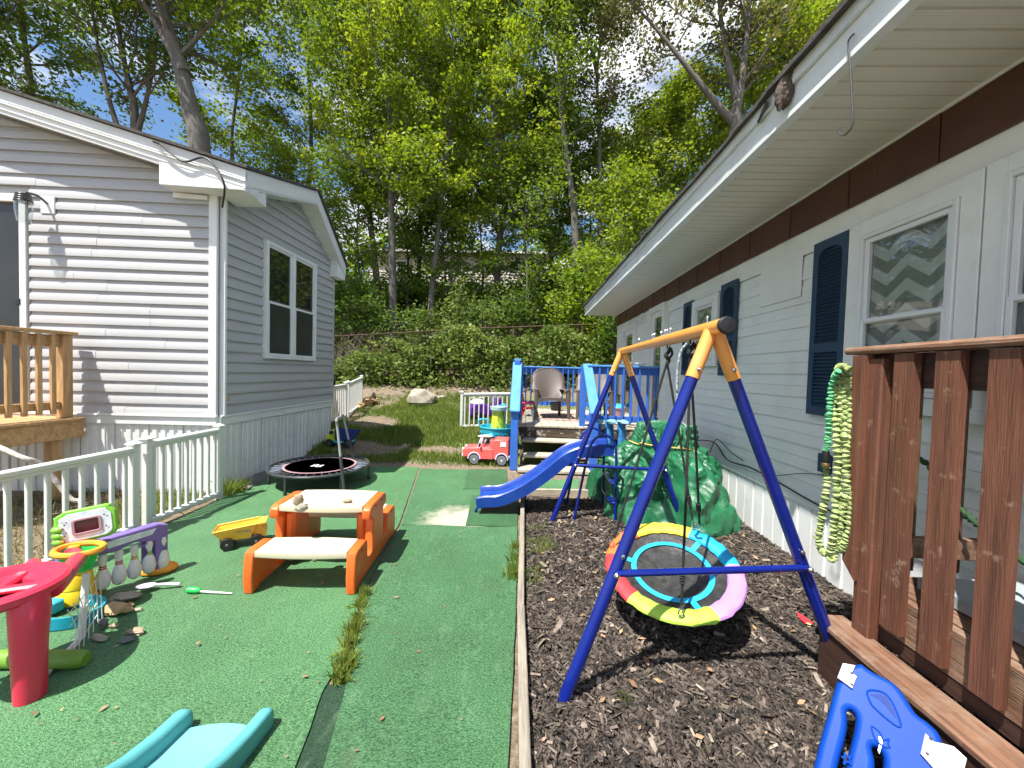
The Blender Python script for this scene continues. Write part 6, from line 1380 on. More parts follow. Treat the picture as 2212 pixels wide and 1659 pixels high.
_ps = part('printed_spots', 'text_dark', bb, lambda b: [b.add([onb((cx_ + r_ * math.cos(k * .785), cy_ + r_ * math.sin(k * .785), .0312)) for k in range(8)], [list(range(8))]) for cx_, cy_, r_ in ((-.11, .04, .006), (-.10, .055, .005), (-.118, .06, .004), (.10, .06, .006), (.115, .045, .005), (.105, -.03, .006), (.118, -.045, .004), (-.105, -.02, .004), (-.115, -.04, .005), (.09, -.06, .004))])
tag(_ps, kind='stuff')
for i, c_ in enumerate(('toy_orange', 'toy_pale', 'toy_pink')):
    kb = part('knob', 'toy_green', bb, lambda b: b.ell(onb((-.15, -.075 + .045 * i, .02)), (.032, .024, .020))); part('button', c_, kb, lambda b: b.ell(onb((-.13, -.075 + .045 * i, .034)), (.014, .010, .012)))
rc = pc + V(.14, -.10, .385)
rim = part('rim', 'toy_orange', hp, lambda b: b.grid(lambda u, v: rc + V((.115 + .016 * math.cos(v * 6.283)) * math.cos(u * 6.283), (.085 + .016 * math.cos(v * 6.283)) * math.sin(u * 6.283), .018 * math.sin(v * 6.283)), 30, 8, cu=True, cv=True))
part('net', 'toy_leaf_green', rim, lambda b: b.grid(lambda u, v: rc + V((.105 - .045 * v + .008 * math.sin(u * 50)) * math.cos(u * 6.283), (.078 - .03 * v) * math.sin(u * 6.283), -.12 * v), 32, 5, cu=True))
part('arm', 'toy_yellow', hp, lambda b: b.box(pc + V(.04, -.03, .375), (.08, .10, .03), ch=.01))
# red goal set in front of it
rq = V(-2.28, 1.62, .014)
rt = thing('red_goal_toy', 'red plastic toy goal set with round tray, thick leg and white net', 'toy', rq)
rl = G(66, 1512)
part('leg', 'toy_red', rt, lambda b: b.tube([rl + V(0, 0, .012), rl + V(-.004, .0, .25), rl + V(-.012, .01, .40), rl + V(-.03, .02, .455)], [.050, .056, .064, .062], 20))
trc = V(-2.33, 1.60, .47)
part('tray', 'toy_red', rt, lambda b: b.lathe([(.10, -.03), (.21, -.03), (.225, -.015), (.225, .012), (.21, .022), (.17, .02), (.155, -.005), (.11, -.01), (.10, -.03)], trc, 36))
part('tray_spoke', 'toy_red', rt, lambda b: (b.box(trc + V(0, 0, -.01), (.34, .05, .03), Matrix.Rotation(R(25), 3, 'Z'), .01), b.box(trc + V(0, 0, -.012), (.05, .34, .03), Matrix.Rotation(R(25), 3, 'Z'), .01)))
part('handle', 'toy_red', rt, lambda b: b.tube([V(-2.40, 1.78, .44), PY(72, 1218, 1.95)], [.034, .030], 16))
part('arc_beam', 'toy_red', rt, lambda b: b.tube(smooth_path([trc + V(.19, .06, -.03), V(-2.20, 1.74, .44), V(-2.36, 1.92, .42), V(-2.52, 2.07, .375), pc + V(.02, -.05, .345)], 6), [.034, .036] + [.036] * 21 + [.030, .028], 12))
part('collar', 'toy_red', rt, lambda b: b.lathe([(.082, .352), (.086, .365), (.086, .392), (.06, .40)], pc, 18))
part('green_foot', 'toy_olive', rt, lambda b: b.tube(smooth_path([V(-2.62, 1.72, .04), V(-2.45, 1.73, .05), V(-2.25, 1.74, .05), V(-2.10, 1.76, .045)], 4), [.03] + [.04] * 11 + [.03], 14))
def netting(b):
    for i in range(7):
        b.tube(smooth_path([V(-2.17 - .03 * i, 1.74 + .05 * i, .30), V(-2.20 - .03 * i, 1.80 + .045 * i, .16), V(-2.17 - .032 * i, 1.76 + .05 * i, .03)], 4), .0022, 5)
    for k in range(4):
        z_ = .07 + k * .07; b.tube(smooth_path([V(-2.17, 1.75, z_), V(-2.28, 1.90, z_ - .015), V(-2.37, 2.04, z_)], 4), .0022, 5)
part('net', 'toy_white', rt, netting)
part('goal_post', 'toy_white', rt, lambda b: (b.tube([V(-2.36, 1.98, .34), V(-2.33, 1.93, .02)], .016, 10), b.tube([V(-2.33, 1.93, .02), V(-2.20, 1.66, .02)], .014, 10), b.tube([V(-2.47, 1.55, .40), V(-2.42, 1.62, .03)], .014, 10)))
# scoop and toothbrush-like toy
q = G(340, 1278); so_ = thing('toy_scoop', 'pale lilac plastic scoop lying on the turf by the toy hoop', 'scoop', (q.x, q.y, .014), R(20), local=True)
part('bowl', 'toy_lilac', so_, lambda b: b.grid(lambda u, v: (-.06 + .055 * v * math.cos(u * 6.283), .035 * v * math.sin(u * 6.283), .008 + .028 * v * v), 20, 6, cu=True)); part('handle', 'toy_lilac', so_, lambda b: b.tube([(-.01, 0, .034), (.04, 0, .03), (.12, 0, .018)], [.008, .010, .012], 8))
q = G(455, 1287); gs = thing('toy_screwdriver', 'green-handled toy screwdriver with white shaft lying on the turf', 'toy', (q.x, q.y, .014), R(0), local=True)
part('handle', 'toy_leaf_green', gs, lambda b: b.tube([(-.155, 0, .018), (-.15, 0, .018), (-.085, 0, .018), (-.07, 0, .016)], [.014, .019, .019, .010], 12)); part('shaft', 'toy_white', gs, lambda b: b.tube([(-.072, 0, .012), (.0, 0, .010), (.14, .004, .007)], [.006, .007, .004], 8))
q = G(720, 1272); 

# ================================================================== aqua slide foot at the lower edge
aq = thing('aqua_slide', 'pale aqua toddler slide end lying on the turf at the camera', 'slide', (-1.2, 1.2, 0))
aL, aR_ = G(394, 1556, .06), G(566, 1553, .06); aL.z = aR_.z = 0
ax_ = (aR_ - aL); axn = ax_.normalized(); ay = (G(270, 1659, .06) - G(388, 1548, .06)); ay.z = 0; ay.normalize()
ac_ = (aL + aR_) / 2; aw = ax_.length / 2
def AQ(s, t, z): return ac_ + axn * s + ay * t + UPV * z
zrun = lambda t: .034 + .02 * t + .55 * max(0, t - .12) ** 1.5
part('bed', 'slide_aqua', aq, lambda b: b.grid(lambda u, v: AQ(lerp(-aw + .02, aw - .02, u), -.012 + .022 * (2 * u - 1) ** 2 + v * .95, zrun(v * .95)), 17, 24))
part('lip', 'slide_aqua', aq, lambda b: b.grid(lambda u, v: AQ(lerp(-aw + .02, aw - .02, u), -.012 + .022 * (2 * u - 1) ** 2 - .008 * math.sin(v * 2.6), lerp(.034, .0, v)), 17, 5))
for s_ in (-1, 1):
    fr_ = [(-.035 + .035 * (1 - math.cos(R(a_))), .055 + .042 * math.sin(R(a_)) if a_ > 0 else .0) for a_ in range(0, 91, 10)]
    top_ = [(t_, .097 + zrun(t_) - .034) for t_ in (.03, .1, .2, .35, .5, .7, .95)]; bot_ = [(t_, max(0, zrun(t_) - .06)) for t_ in (.95, .7, .5, .35, .2)]
    vv, ff = plate([(-.035, 0)] + fr_[1:] + top_ + bot_, [], .058, .022, 4)
    part('side_wall', 'slide_aqua_side', aq, lambda b: b.add([AQ(s_ * (aw + .004) + p.z + s_ * .10 * max(0, p.y - .05), p.x, max(.0005, p.y)) for p in vv], ff), 45)

# ================================================================== blue climber panel, lower right
cl = thing('climber_panel', 'bright blue moulded plastic climber panel with white brackets leaning on the porch step', 'climber', G(1900, 1640, 0))
cn_ = V(-.42, -.62, .66).normalized(); c0 = G(1850, 1452, .36)
cxv = (PP(2030, 1560, c0, cn_) - c0).normalized(); cyv = cn_.cross(cxv)
def C2(px, py): d_ = PP(px, py, c0, cn_) - c0; return (d_.dot(cxv), d_.dot(cyv))
def C3(x_, y_, z_=0): return c0 + cxv * x_ + cyv * y_ + cn_ * z_
out_px = [(1842, 1440), (1858, 1437), (1872, 1447), (1890, 1458), (1925, 1476), (1950, 1503), (1975, 1542), (1998, 1560), (2020, 1580), (2032, 1602), (2034, 1622), (2044, 1660), (2062, 1720), (2010, 1780), (1850, 1790), (1730, 1760), (1752, 1680), (1772, 1600), (1792, 1530), (1806, 1480), (1818, 1455), (1830, 1440)]
h1 = [(1828, 1541), (1834, 1536), (1843, 1541), (1848, 1556), (1843, 1590), (1828, 1650), (1812, 1740), (1795, 1740), (1808, 1660), (1826, 1590), (1829, 1560)]
h2 = [(1882, 1618), (1892, 1616), (1902, 1626), (1908, 1648), (1902, 1700), (1896, 1750), (1878, 1750), (1884, 1690), (1888, 1650)]
def sm2(pts): return [(p.x, p.y) for p in smooth_path([V(*C2(*q), 0) for q in pts], 4, True)]
vs_, fs = plate(sm2(out_px), [sm2(h1), sm2(h2)], .07, .020, 4)
part('panel', 'climber_blue', cl, lambda b: b.add([C3(p.x, p.y, p.z) for p in vs_], fs), 45)
shp = [(1870, 1499), (1882, 1494), (1906, 1500), (1924, 1522), (1940, 1562), (1938, 1572), (1926, 1566), (1908, 1552), (1890, 1536), (1878, 1522)]
sh2 = sm2(shp); part('shell_outline', 'climber_blue', cl, lambda b: b.tube([C3(x_, y_, .036) for x_, y_ in sh2], .0035, 6, True))
mat('shell_recess', (.012, .16, .62), .4, .2); shp3 = [(1876, 1503), (1904, 1504), (1920, 1524), (1933, 1556), (1912, 1530), (1892, 1512)]
part('shell_recess', 'toy_navy', cl, lambda b: b.add([C3(x_, y_, .0362) for x_, y_ in sm2(shp3)], [list(range(len(sm2(shp3))))]))
part('worm_outline', 'climber_blue', cl, lambda b: b.tube([C3(x_, y_, .036) for x_, y_ in sm2([(1879, 1572), (1888, 1576), (1898, 1586), (1904, 1600), (1916, 1598), (1914, 1608), (1918, 1616), (1906, 1614), (1892, 1604), (1884, 1592)])], .0028, 6, True))
part('star_outline', 'climber_blue', cl, lambda b: b.tube([C3(x_, y_, .036) for x_, y_ in sm2([(1822, 1627), (1828, 1636), (1836, 1634), (1832, 1642), (1836, 1654), (1828, 1646), (1820, 1652), (1822, 1642), (1816, 1636), (1822, 1636)])], .0028, 6, True))
part('torn_sticker', 'climber_white', cl, lambda b: b.prism([C3(*C2(*q), .0355) for q in ((1893, 1592), (1902, 1594), (1903, 1606), (1896, 1630), (1892, 1622), (1896, 1606))], cn_ * .001))
for pl_ in ([(1818, 1437), (1845, 1442), (1838, 1458), (1848, 1466), (1838, 1492), (1806, 1468)], [(1992, 1586), (2010, 1604), (2030, 1608), (2052, 1614), (2080, 1640), (2070, 1680), (2010, 1662), (1982, 1630)]):
    vv, ff = plate([C2(*q) for q in pl_], [], .016, .004, 2); wb = part('bracket', 'climber_white', cl, lambda b: b.add([C3(p.x, p.y, p.z + .040) for p in vv], ff), 40)
    for k in (2, 4) if len(pl_) == 6 else (0, 7):
        bx_, by_ = C2(*pl_[k]); cx_ = sum(C2(*q)[0] for q in pl_) / len(pl_); cy_ = sum(C2(*q)[1] for q in pl_) / len(pl_)
        part('screw', 'steel_dark', wb, lambda b: b.ell(C3(lerp(bx_, cx_, .3), lerp(by_, cy_, .3), .049), (.005, .005, .003), 10, 6))

# ================================================================== bits in the yard behind
p0_, p1_ = G(848, 945, .04), G(826, 985, .02)
beam_thing('loose_plank', 'weathered plank lying on the dirt in the house shade', 'plank', (-2.05, 7.55, hz(-2.05, 7.55) + .025), (-2.18, 6.35, hz(-2.2, 6.35) + .03), .15, .03, 'wood_plank')
q = (-2.85, 10.4); stone('boulder', 'large pale boulder half sunk in the lawn', (q[0], q[1], hz(*q) - .10), (.40, .30, .26), 'stone_pale', 31, .2, .28)
for k, (px, py, rr, lab) in enumerate(((788, 862, (.22, .18, .10), 'big flat tan stone at the end of the far railing'), (798, 842, (.24, .16, .07), 'tan slab on top of the stone stack by the far railing'), (784, 878, (.16, .13, .10), 'tan stone lowest in the stack by the far railing'), (800, 833, (.14, .10, .06), 'small tan stone at the back of the stack by the far railing'), (806, 828, (.12, .09, .06), 'tan stone crowning the stack by the far railing'), (778, 893, (.12, .10, .10), 'rounded stone at the foot of the far railing post'), (950, 838, (.28, .12, .05), 'flat white stone lying in the lawn below the vines'), (1022, 832, (.10, .08, .05), 'small pale stone under the vine hedge, left of a pair'), (1040, 830, (.10, .08, .05), 'small pale stone under the vine hedge, right of a pair'), (806, 908, (.07, .06, .16), 'thin dark upright stake-like stone in the lawn edge'))):
    Y_ = 11.0 if k in (6, 7, 8) else 10.2 - (k == 5) * .5; q = PY(px, py, Y_)
    stone('yard_stone', lab, (q.x, q.y, hz(q.x, q.y) - .02 + (.07 if k in (1, 4) else 0)), rr, 'stone_pale' if k in (6, 7, 8) else ('wood_brown_dark' if k == 9 else 'stone_orange'), 40 + k, rnd.uniform(0, 3), .4, 'stones in the yard')
# peeled branch leaning behind the white railing
bb_ = MB(); bb_.tube(smooth_path([V(-4.6, 3.0, .88), PX(40, 985, -3.95), PX(90, 1005, -3.85), PX(150, 1075, -3.7), PX(176, 1090, -3.62), V(-3.5, 2.85, .02)], 6), [.012, .014, .016, .018, .02, .02] + [.018] * 25, 8)
mat('bark_pale', (.40, .37, .33), .7, .5, 14, .6, 30, dirt=.6, dirtcol=(.10, .08, .07), dscale=11)
tag(bb_.build('bare_branch', 'bark_pale'), 'pale peeled branch slanting behind the white railing', 'branch')
# flattened tarp scrap along the grey skirting
fs_ = MB(); fs_.grid(lambda u, v: (lerp(-3.50, -3.26 - .08 * math.sin(u * 3), v), lerp(4.42, 5.3, u), .02 + .05 * (1 - v) + .015 * noise.noise(Vector((u * 6, v * 5, 0)))), 16, 7)
mat('grey_scrap', (.16, .15, .14), .8, .3, 10, .4); tag(fs_.build('ground_cloth', 'grey_scrap'), 'grey ground cloth scrap along the grey house skirting', 'cloth')
# ================================================================== vegetation, fence and house on the hill
def leaf_quads(c, size, flat=.35, droop=.0):
    n = len(c); u = NR.normal(0, 1, (n, 3)); u[:, 2] *= .6; u[:, 2] -= droop; u /= np.linalg.norm(u, axis=1)[:, None]
    w_ = NR.normal(0, 1, (n, 3)); w_[:, 2] += 0.0; v = np.cross(u, w_); v /= np.linalg.norm(v, axis=1)[:, None] + 1e-9
    # favour leaves lying roughly level: mix v towards the horizontal
    v[:, 2] *= (1 - flat); v /= np.linalg.norm(v, axis=1)[:, None] + 1e-9
    s = (size * NR.uniform(.5, 1.45, n))[:, None]
    return np.stack([c - u * s * .5, c + v * s * .34 - u * s * .02, c + u * s * .55, c - v * s * .34 + u * s * .04], 1)
def tubes_np(segs, nside=6):
    """segs: list of (p0,p1,r0,r1)"""
    b = MB()
    for p0, p1, r0, r1 in segs:
        d = (p1 - p0); t = d.normalized(); a = Vector((0, 0, 1)) if abs(t.z) < .9 else Vector((1, 0, 0)); u = (a - t * a.dot(t)).normalized(); v = t.cross(u); k = len(b.v)
        for p, r_ in ((p0, r0), (p1, r1)):
            for j in range(nside): an = 6.28318 * j / nside; b.v.append(p + (u * math.cos(an) + v * math.sin(an)) * r_)
        b.f += [[k + j, k + (j + 1) % nside, k + nside + (j + 1) % nside, k + nside + j] for j in range(nside)]
    return b
def tree(label, base, path, r0, crown0, spread, nl, leaf, bark='bark', seed=1, size=.15, limbs=22, forks=(), group='trees on the wooded bank', clump=.55, nper=None, name='tree', upward=.9):
    rg = random.Random(seed); base = Vector(base)
    t = thing(name, label, 'tree', base, 0, group)
    stems = [[base + Vector(p) for p in path]] + [[base + Vector(p) for p in f_] for f_ in forks]
    segs = []; tips = []
    def wander(p, d, ln, r_, n, lvl):
        """a limb made of short bent pieces; returns its points"""
        pts = [p]; step = ln / n
        for i in range(n):
            d = (d + V(rg.gauss(0, .16), rg.gauss(0, .16), rg.gauss(.05, .10))).normalized(); q = pts[-1] + d * step
            segs.append((pts[-1], q, r_ * (1 - i / n * .75), r_ * (1 - (i + 1) / n * .75))); pts.append(q)
        return pts, d
    for si, st in enumerate(stems):
        tm = MB(); segs.clear()
        sp = smooth_path(st, 6); n = len(sp); rr0 = r0 * (1 if si == 0 else .62)
        rad = [max(.02, rr0 * (1 - .86 * (i / (n - 1)) ** .9) * (1 + .03 * noise.noise(p_ * 1.3))) for i, p_ in enumerate(sp)]
        if si == 0: rad[0] *= 1.35
        tm.tube(sp, rad, 9)
        H0 = sp[0].z; Ht = sp[-1].z - H0
        for i in range(limbs if si == 0 else limbs // 2):
            f = crown0 + (1 - crown0) * ((i + rg.random()) / (limbs if si == 0 else limbs // 2)) ** .9; f = min(.99, f); kk = min(n - 2, int(f * (n - 1))); p_ = sp[kk].lerp(sp[kk + 1], f * (n - 1) - kk)
            a_ = i * 2.4 + rg.uniform(-.5, .5); g_ = (f - crown0) / (1 - crown0); ln = spread * (.55 + .75 * math.sin(math.pi * min(1, .15 + .8 * g_))) * rg.uniform(.65, 1.15) * (1 - .35 * g_)
            d = V(math.cos(a_), math.sin(a_), upward * (.55 + .9 * g_) + rg.uniform(-.15, .2)).normalized()
            pts, d2 = wander(p_, d, ln, max(.015, rad[kk] * .42), 5, 0)
            for q_i in range(1, 6):
                for _ in range(2):
                    dd = (d2 + V(rg.gauss(0, .7), rg.gauss(0, .7), rg.gauss(.1, .45))).normalized(); p2, _d = wander(pts[q_i], dd, ln * .38 * rg.uniform(.5, 1.1), .018, 3, 1); tips += [p2[2], p2[3]]
            tips.append(pts[-1])
        tb_ = tubes_np(segs, 5); part('trunk', bark, t, lambda b: (b.add(tm.v, tm.f), b.add(tb_.v, tb_.f)), 60)
    tp = np.array([[p_.x, p_.y, p_.z] for p_ in tips]); per = max(4, int(nl * 2.15 / len(tp)))
    wgt = NR.uniform(.25, 1.75, len(tp)); cnt = np.maximum(2, (per * wgt).astype(int)); c = np.repeat(tp, cnt, axis=0)
    sg = np.repeat(NR.uniform(.6, 1.25, len(tp)), cnt)[:, None]
    c = c + NR.normal(0, 1, c.shape) * np.array([clump, clump, clump * .42]) * .55 * sg
    q = leaf_quads(c, size * .84, .25, .15) - np.array(base)[None, None, :]
    tri_mesh('crown', q.reshape(-1, 3), len(q), leaf, t)
    return t
def gb(px, Y, py=760):
    p_ = PY(px, py, Y); return V(p_.x, Y, hz(p_.x, Y) - .15)
def rel(base, pts, Y0=None):
    """stem through picture points at the base's distance"""
    return [(0, 0, 0)] + [tuple(PY(px, py, base.y + dy) - base) for px, py, dy in pts]
# --- big leaning tree behind the grey house, forked
b1 = gb(452, 12.0); b1.x = PY(448, 500, 12).x
tree('thick grey forked trunk leaning left behind the grey house roof', b1, rel(b1, [(432, 340, 0), (412, 240, 0), (385, 130, 0), (352, 20, 0), (325, -120, .2), (300, -330, .3)]), .36, .50, 3.6, 7000, 'leaf_maple', 'bark_grey', 3, .17, 20, forks=([tuple(PY(398, 160, 12) - b1), tuple(PY(375, 110, 12) - b1), tuple(PY(345, 60, 12.1) - b1), tuple(PY(310, -10, 12.2) - b1), tuple(PY(270, -160, 12.3) - b1)],))
# --- thin trees on the left
b2 = gb(300, 14.5, 400)
tree('slim multi-stemmed tree left of the thick forked trunk', b2, rel(b2, [(292, 280, 0), (282, 200, 0), (262, 100, 0), (240, -60, 0), (230, -200, 0)]), .17, .30, 3.3, 7500, 'leaf_dark', 'bark', 5, .17, 22, forks=([tuple(PY(296, 290, 14.5) - b2), tuple(PY(315, 220, 14.5) - b2), tuple(PY(335, 120, 14.6) - b2), tuple(PY(350, -40, 14.7) - b2)], [tuple(PY(262, 300, 14.5) - b2), tuple(PY(232, 200, 14.4) - b2), tuple(PY(205, 60, 14.4) - b2), tuple(PY(190, -80, 14.4) - b2)]))
b3 = gb(80, 16, 300)
tree('dark-leaved tree at the left edge above the grey roof', b3, rel(b3, [(70, 250, 0), (50, 60, 0), (40, -150, 0)]), .2, .22, 3.6, 7000, 'leaf_dark', 'bark', 8, .18, 22)
b3b = gb(-60, 13, 300)
tree('dark tree reaching in from beyond the left edge', b3b, rel(b3b, [(-70, 200, 0), (-90, 0, 0), (-100, -200, 0)]), .2, .30, 3.2, 5000, 'leaf_dark', 'bark', 9, .17, 18)
b3c = gb(510, 19, 400)
tree('thin young tree between the forked trunk and the centre grove', b3c, rel(b3c, [(505, 400, 0), (500, 300, 0), (515, 180, 0), (528, 40, 0), (535, -60, 0)]), .12, .22, 2.9, 6500, 'leaf_maple', 'bark', 10, .18, 20)
# --- centre grove
b4 = gb(851, 16.5)
tree('straight grey-trunked tree just left of centre', b4, rel(b4, [(848, 600, 0), (846, 480, 0), (843, 330, 0), (838, 180, 0), (830, 20, 0), (824, -150, 0)]), .20, .30, 3.0, 12500, 'leaf_bright', 'bark_grey', 11, .165, 32)
b5 = gb(818, 18.5)
tree('dark-trunked tree crowding behind the straight grey trunk', b5, rel(b5, [(815, 620, 0), (800, 480, 0), (780, 320, 0), (760, 160, 0), (735, 0, 0), (720, -120, 0)]), .20, .26, 3.4, 12000, 'leaf_maple', 'bark', 12, .17, 30)
b6 = gb(928, 17.2)
tree('slender grey trunk leaning right in the centre grove', b6, rel(b6, [(932, 640, 0), (945, 520, 0), (958, 400, 0), (972, 250, 0), (985, 80, 0), (990, -120, 0)]), .15, .34, 2.8, 11000, 'leaf_bright', 'bark_grey', 13, .165, 30)
b7 = gb(905, 21)
tree('thin dark tree behind the right-leaning slender trunk', b7, rel(b7, [(905, 600, 0), (908, 450, 0), (905, 300, 0), (900, 120, 0), (905, -40, 0)]), .15, .25, 3.2, 10000, 'leaf_maple', 'bark', 14, .18, 26)
b8 = gb(1075, 19)
tree('broad bright maple filling the centre of the bank', b8, rel(b8, [(1075, 560, 0), (1090, 420, 0), (1080, 260, 0), (1085, 80, 0), (1090, -80, 0)]), .2, .20, 3.9, 17000, 'leaf_bright', 'bark', 15, .17, 36)
b9 = gb(1250, 17)
tree('tall bare-stemmed grey trunk curving left beside the sky gap', b9, rel(b9, [(1245, 560, 0), (1238, 440, 0), (1222, 330, 0), (1212, 230, 0), (1205, 120, 0), (1192, 0, 0), (1180, -120, 0)]), .20, .46, 2.4, 7000, 'leaf_maple', 'bark_grey', 16, .16, 22, forks=([tuple(PY(1208, 140, 17) - b9), tuple(PY(1214, 60, 17) - b9), tuple(PY(1216, -60, 17) - b9)],))
b10 = gb(1296, 18)
tree('straight slim trunk right of the curving grey trunk', b10, rel(b10, [(1297, 560, 0), (1296, 420, 0), (1294, 280, 0), (1290, 160, 0), (1302, 40, 0), (1310, -120, 0)]), .16, .42, 2.2, 6500, 'leaf_olive', 'bark_grey', 17, .16, 20, forks=([tuple(PY(1292, 170, 18) - b10), tuple(PY(1270, 80, 18) - b10), tuple(PY(1240, 10, 18) - b10)],))
b11 = gb(1195, 21)
tree('dark spreading tree behind the curving grey trunk', b11, rel(b11, [(1190, 560, 0), (1180, 450, 0), (1170, 340, 0), (1165, 220, 0)]), .2, .14, 3.6, 12000, 'leaf_dark', 'bark', 18, .18, 30)
b12 = gb(1440, 18.5, 560)
tree('bushy bright tree below the sky gap beside the white eave', b12, rel(b12, [(1440, 500, 0), (1450, 400, 0), (1455, 300, 0), (1465, 235, 0)]), .16, .08, 3.0, 12500, 'leaf_bright', 'bark', 19, .165, 30)
b13 = gb(1595, 15, 420)
tree('forked tree with long bare limb above the white eave', b13, rel(b13, [(1588, 320, 0), (1590, 240, 0), (1600, 190, 0), (1612, 80, 0), (1622, -60, 0), (1630, -150, 0)]), .26, .42, 2.6, 5200, 'leaf_olive', 'bark_grey', 20, .16, 18, forks=([tuple(PY(1588, 270, 15) - b13), tuple(PY(1540, 215, 15) - b13), tuple(PY(1480, 140, 15) - b13), tuple(PY(1415, 60, 15) - b13), tuple(PY(1350, -10, 15) - b13)], [tuple(PY(1592, 215, 15) - b13), tuple(PY(1570, 120, 15) - b13), tuple(PY(1555, 20, 15) - b13), tuple(PY(1550, -80, 15) - b13)]))
b14 = gb(1700, 17, 300)
tree('bright leafy tree showing just over the white roof edge', b14, rel(b14, [(1690, 300, 0), (1680, 200, 0), (1690, 100, 0)]), .18, .15, 3.0, 8500, 'leaf_bright', 'bark', 21, .17, 24)
b15 = gb(1790, 20, 300)
tree('dark tree behind the white roof at the top right', b15, rel(b15, [(1780, 200, 0), (1770, 50, 0), (1770, -120, 0)]), .22, .25, 3.6, 7500, 'leaf_dark', 'bark', 22, .18, 22)
b16 = gb(660, 22, 500)
tree('tall airy tree between the grey roof and the centre grove', b16, rel(b16, [(665, 450, 0), (672, 320, 0), (668, 180, 0), (655, 40, 0), (645, -60, 0)]), .17, .28, 3.6, 9500, 'leaf_maple', 'bark', 23, .18, 28)
b17 = gb(970, 27)
tree('background tree standing before the far house', b17, rel(b17, [(975, 500, 0), (980, 360, 0), (985, 200, 0)]), .2, .30, 3.8, 9000, 'leaf_maple', 'bark', 24, .21, 26)
b18 = gb(1360, 25)
tree('background tree low behind the sky gap', b18, rel(b18, [(1360, 560, 0), (1365, 450, 0), (1372, 340, 0)]), .2, .10, 3.4, 10000, 'leaf_maple', 'bark', 25, .2, 26)

# --- young trees under the tall ones
for k, (px, Y, hgt, sp_r, lf, lab) in enumerate(((770, 17.5, 7.5, 2.3, 'leaf_maple', 'young tree rising behind the grey house eave tip'), (875, 20, 8.5, 2.5, 'leaf_bright', 'young bright tree before the left end of the far house'),
        (955, 18.5, 7.2, 2.3, 'leaf_maple', 'young tree screening the middle of the far house'), (1035, 21, 8.0, 2.5, 'leaf_bright', 'young bright tree right of the right-leaning trunk'),
        (1130, 17.5, 8.0, 2.6, 'leaf_maple', 'young spreading tree screening the right end of the far house'), (1270, 20.5, 9.0, 2.6, 'leaf_bright', 'young bright tree behind the two bare grey trunks'),
        (1340, 16.2, 7.0, 2.2, 'leaf_bright', 'young bright tree beside the white eave tip'), (1530, 17, 8.5, 2.6, 'leaf_bright', 'young bright tree over the white eave, left of the forked tree'), (620, 17, 8.0, 2.4, 'leaf_maple', 'young tree showing above the grey house gable'))):
    b_ = gb(px, Y)
    tree(lab, b_, [(0, 0, 0), (.1, 0, hgt * .35), (-.1, .1, hgt * .7), (.15, 0, hgt)], .09, .16, sp_r, 4300, lf, 'bark', 60 + k, .155, 22, name='young_tree', group='young trees on the wooded bank', upward=.6)

# --- shrubs
def shrub(label, c, rx, ry, h, nl, leaf, seed, size=.11, group='shrubs along the bank', stems=9):
    rg = random.Random(seed); c = Vector(c); t = thing('shrub', label, 'shrub', c, 0, group); segs = []; tips = []
    for i in range(stems):
        a_ = rg.uniform(0, 6.283); d = V(math.cos(a_) * rx * rg.uniform(.2, .9), math.sin(a_) * ry * rg.uniform(.2, .9), h * rg.uniform(.55, 1.0)); p_ = c; r_ = .022
        for k in range(4):
            q = c + d * ((k + 1) / 4) + V(rg.gauss(0, .08), rg.gauss(0, .08), 0); segs.append((p_, q, r_, r_ * .75)); r_ *= .75; p_ = q
            for _ in range(3):
                e = q + V(rg.gauss(0, .3) * rx, rg.gauss(0, .3) * ry, rg.uniform(.0, .25) * h); segs.append((q, e, .009, .004)); tips.append(e)
    tb_ = tubes_np(segs, 5); part('stems', 'twig', t, lambda b: b.add(tb_.v, tb_.f), 60)
    tp = np.array([[p_.x, p_.y, p_.z] for p_ in tips]); tp = tp[NR.integers(0, len(tp), nl)] + NR.normal(0, 1, (nl, 3)) * np.array([.22 * rx ** .5, .22 * ry ** .5, .16])
    q = leaf_quads(tp, size, .3, .1) - np.array(c)[None, None, :]; tri_mesh('foliage', q.reshape(-1, 3), len(q), leaf, t); return t
def sg(px, Y): p_ = PY(px, 760, Y); return (p_.x, Y, hz(p_.x, Y) - .05)
shrub('tall bright green shrub beside the far end of the white house', sg(1235, 13.4), 1.1, .9, 4.0, 7000, 'leaf_bright', 1, .12)
shrub('bright shrub just left of the white house eave tip', sg(1305, 12.9), .8, .8, 3.4, 5000, 'leaf_bright', 2, .12)
shrub('tall loose shrub in the vines left of the bright one', sg(1020, 14.2), 1.0, .8, 2.6, 4200, 'leaf_vine', 3, .12)
shrub('rounded green shrub behind the rusty fence, centre left', sg(925, 14.5), 1.0, .8, 1.9, 3600, 'leaf_vine', 4, .12)
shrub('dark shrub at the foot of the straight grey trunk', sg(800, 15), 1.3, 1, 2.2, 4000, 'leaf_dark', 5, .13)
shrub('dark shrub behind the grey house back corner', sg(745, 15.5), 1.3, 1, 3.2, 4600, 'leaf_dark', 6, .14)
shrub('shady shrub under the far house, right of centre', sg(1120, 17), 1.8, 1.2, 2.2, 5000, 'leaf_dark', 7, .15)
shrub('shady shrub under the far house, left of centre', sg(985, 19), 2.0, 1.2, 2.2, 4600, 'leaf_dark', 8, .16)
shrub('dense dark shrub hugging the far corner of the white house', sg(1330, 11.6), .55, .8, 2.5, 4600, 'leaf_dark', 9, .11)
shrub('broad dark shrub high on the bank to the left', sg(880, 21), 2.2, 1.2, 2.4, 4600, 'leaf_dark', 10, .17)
shrub('broad dark shrub high on the bank to the right', sg(1200, 20), 1.8, 1.2, 2.6, 4600, 'leaf_dark', 11, .17)

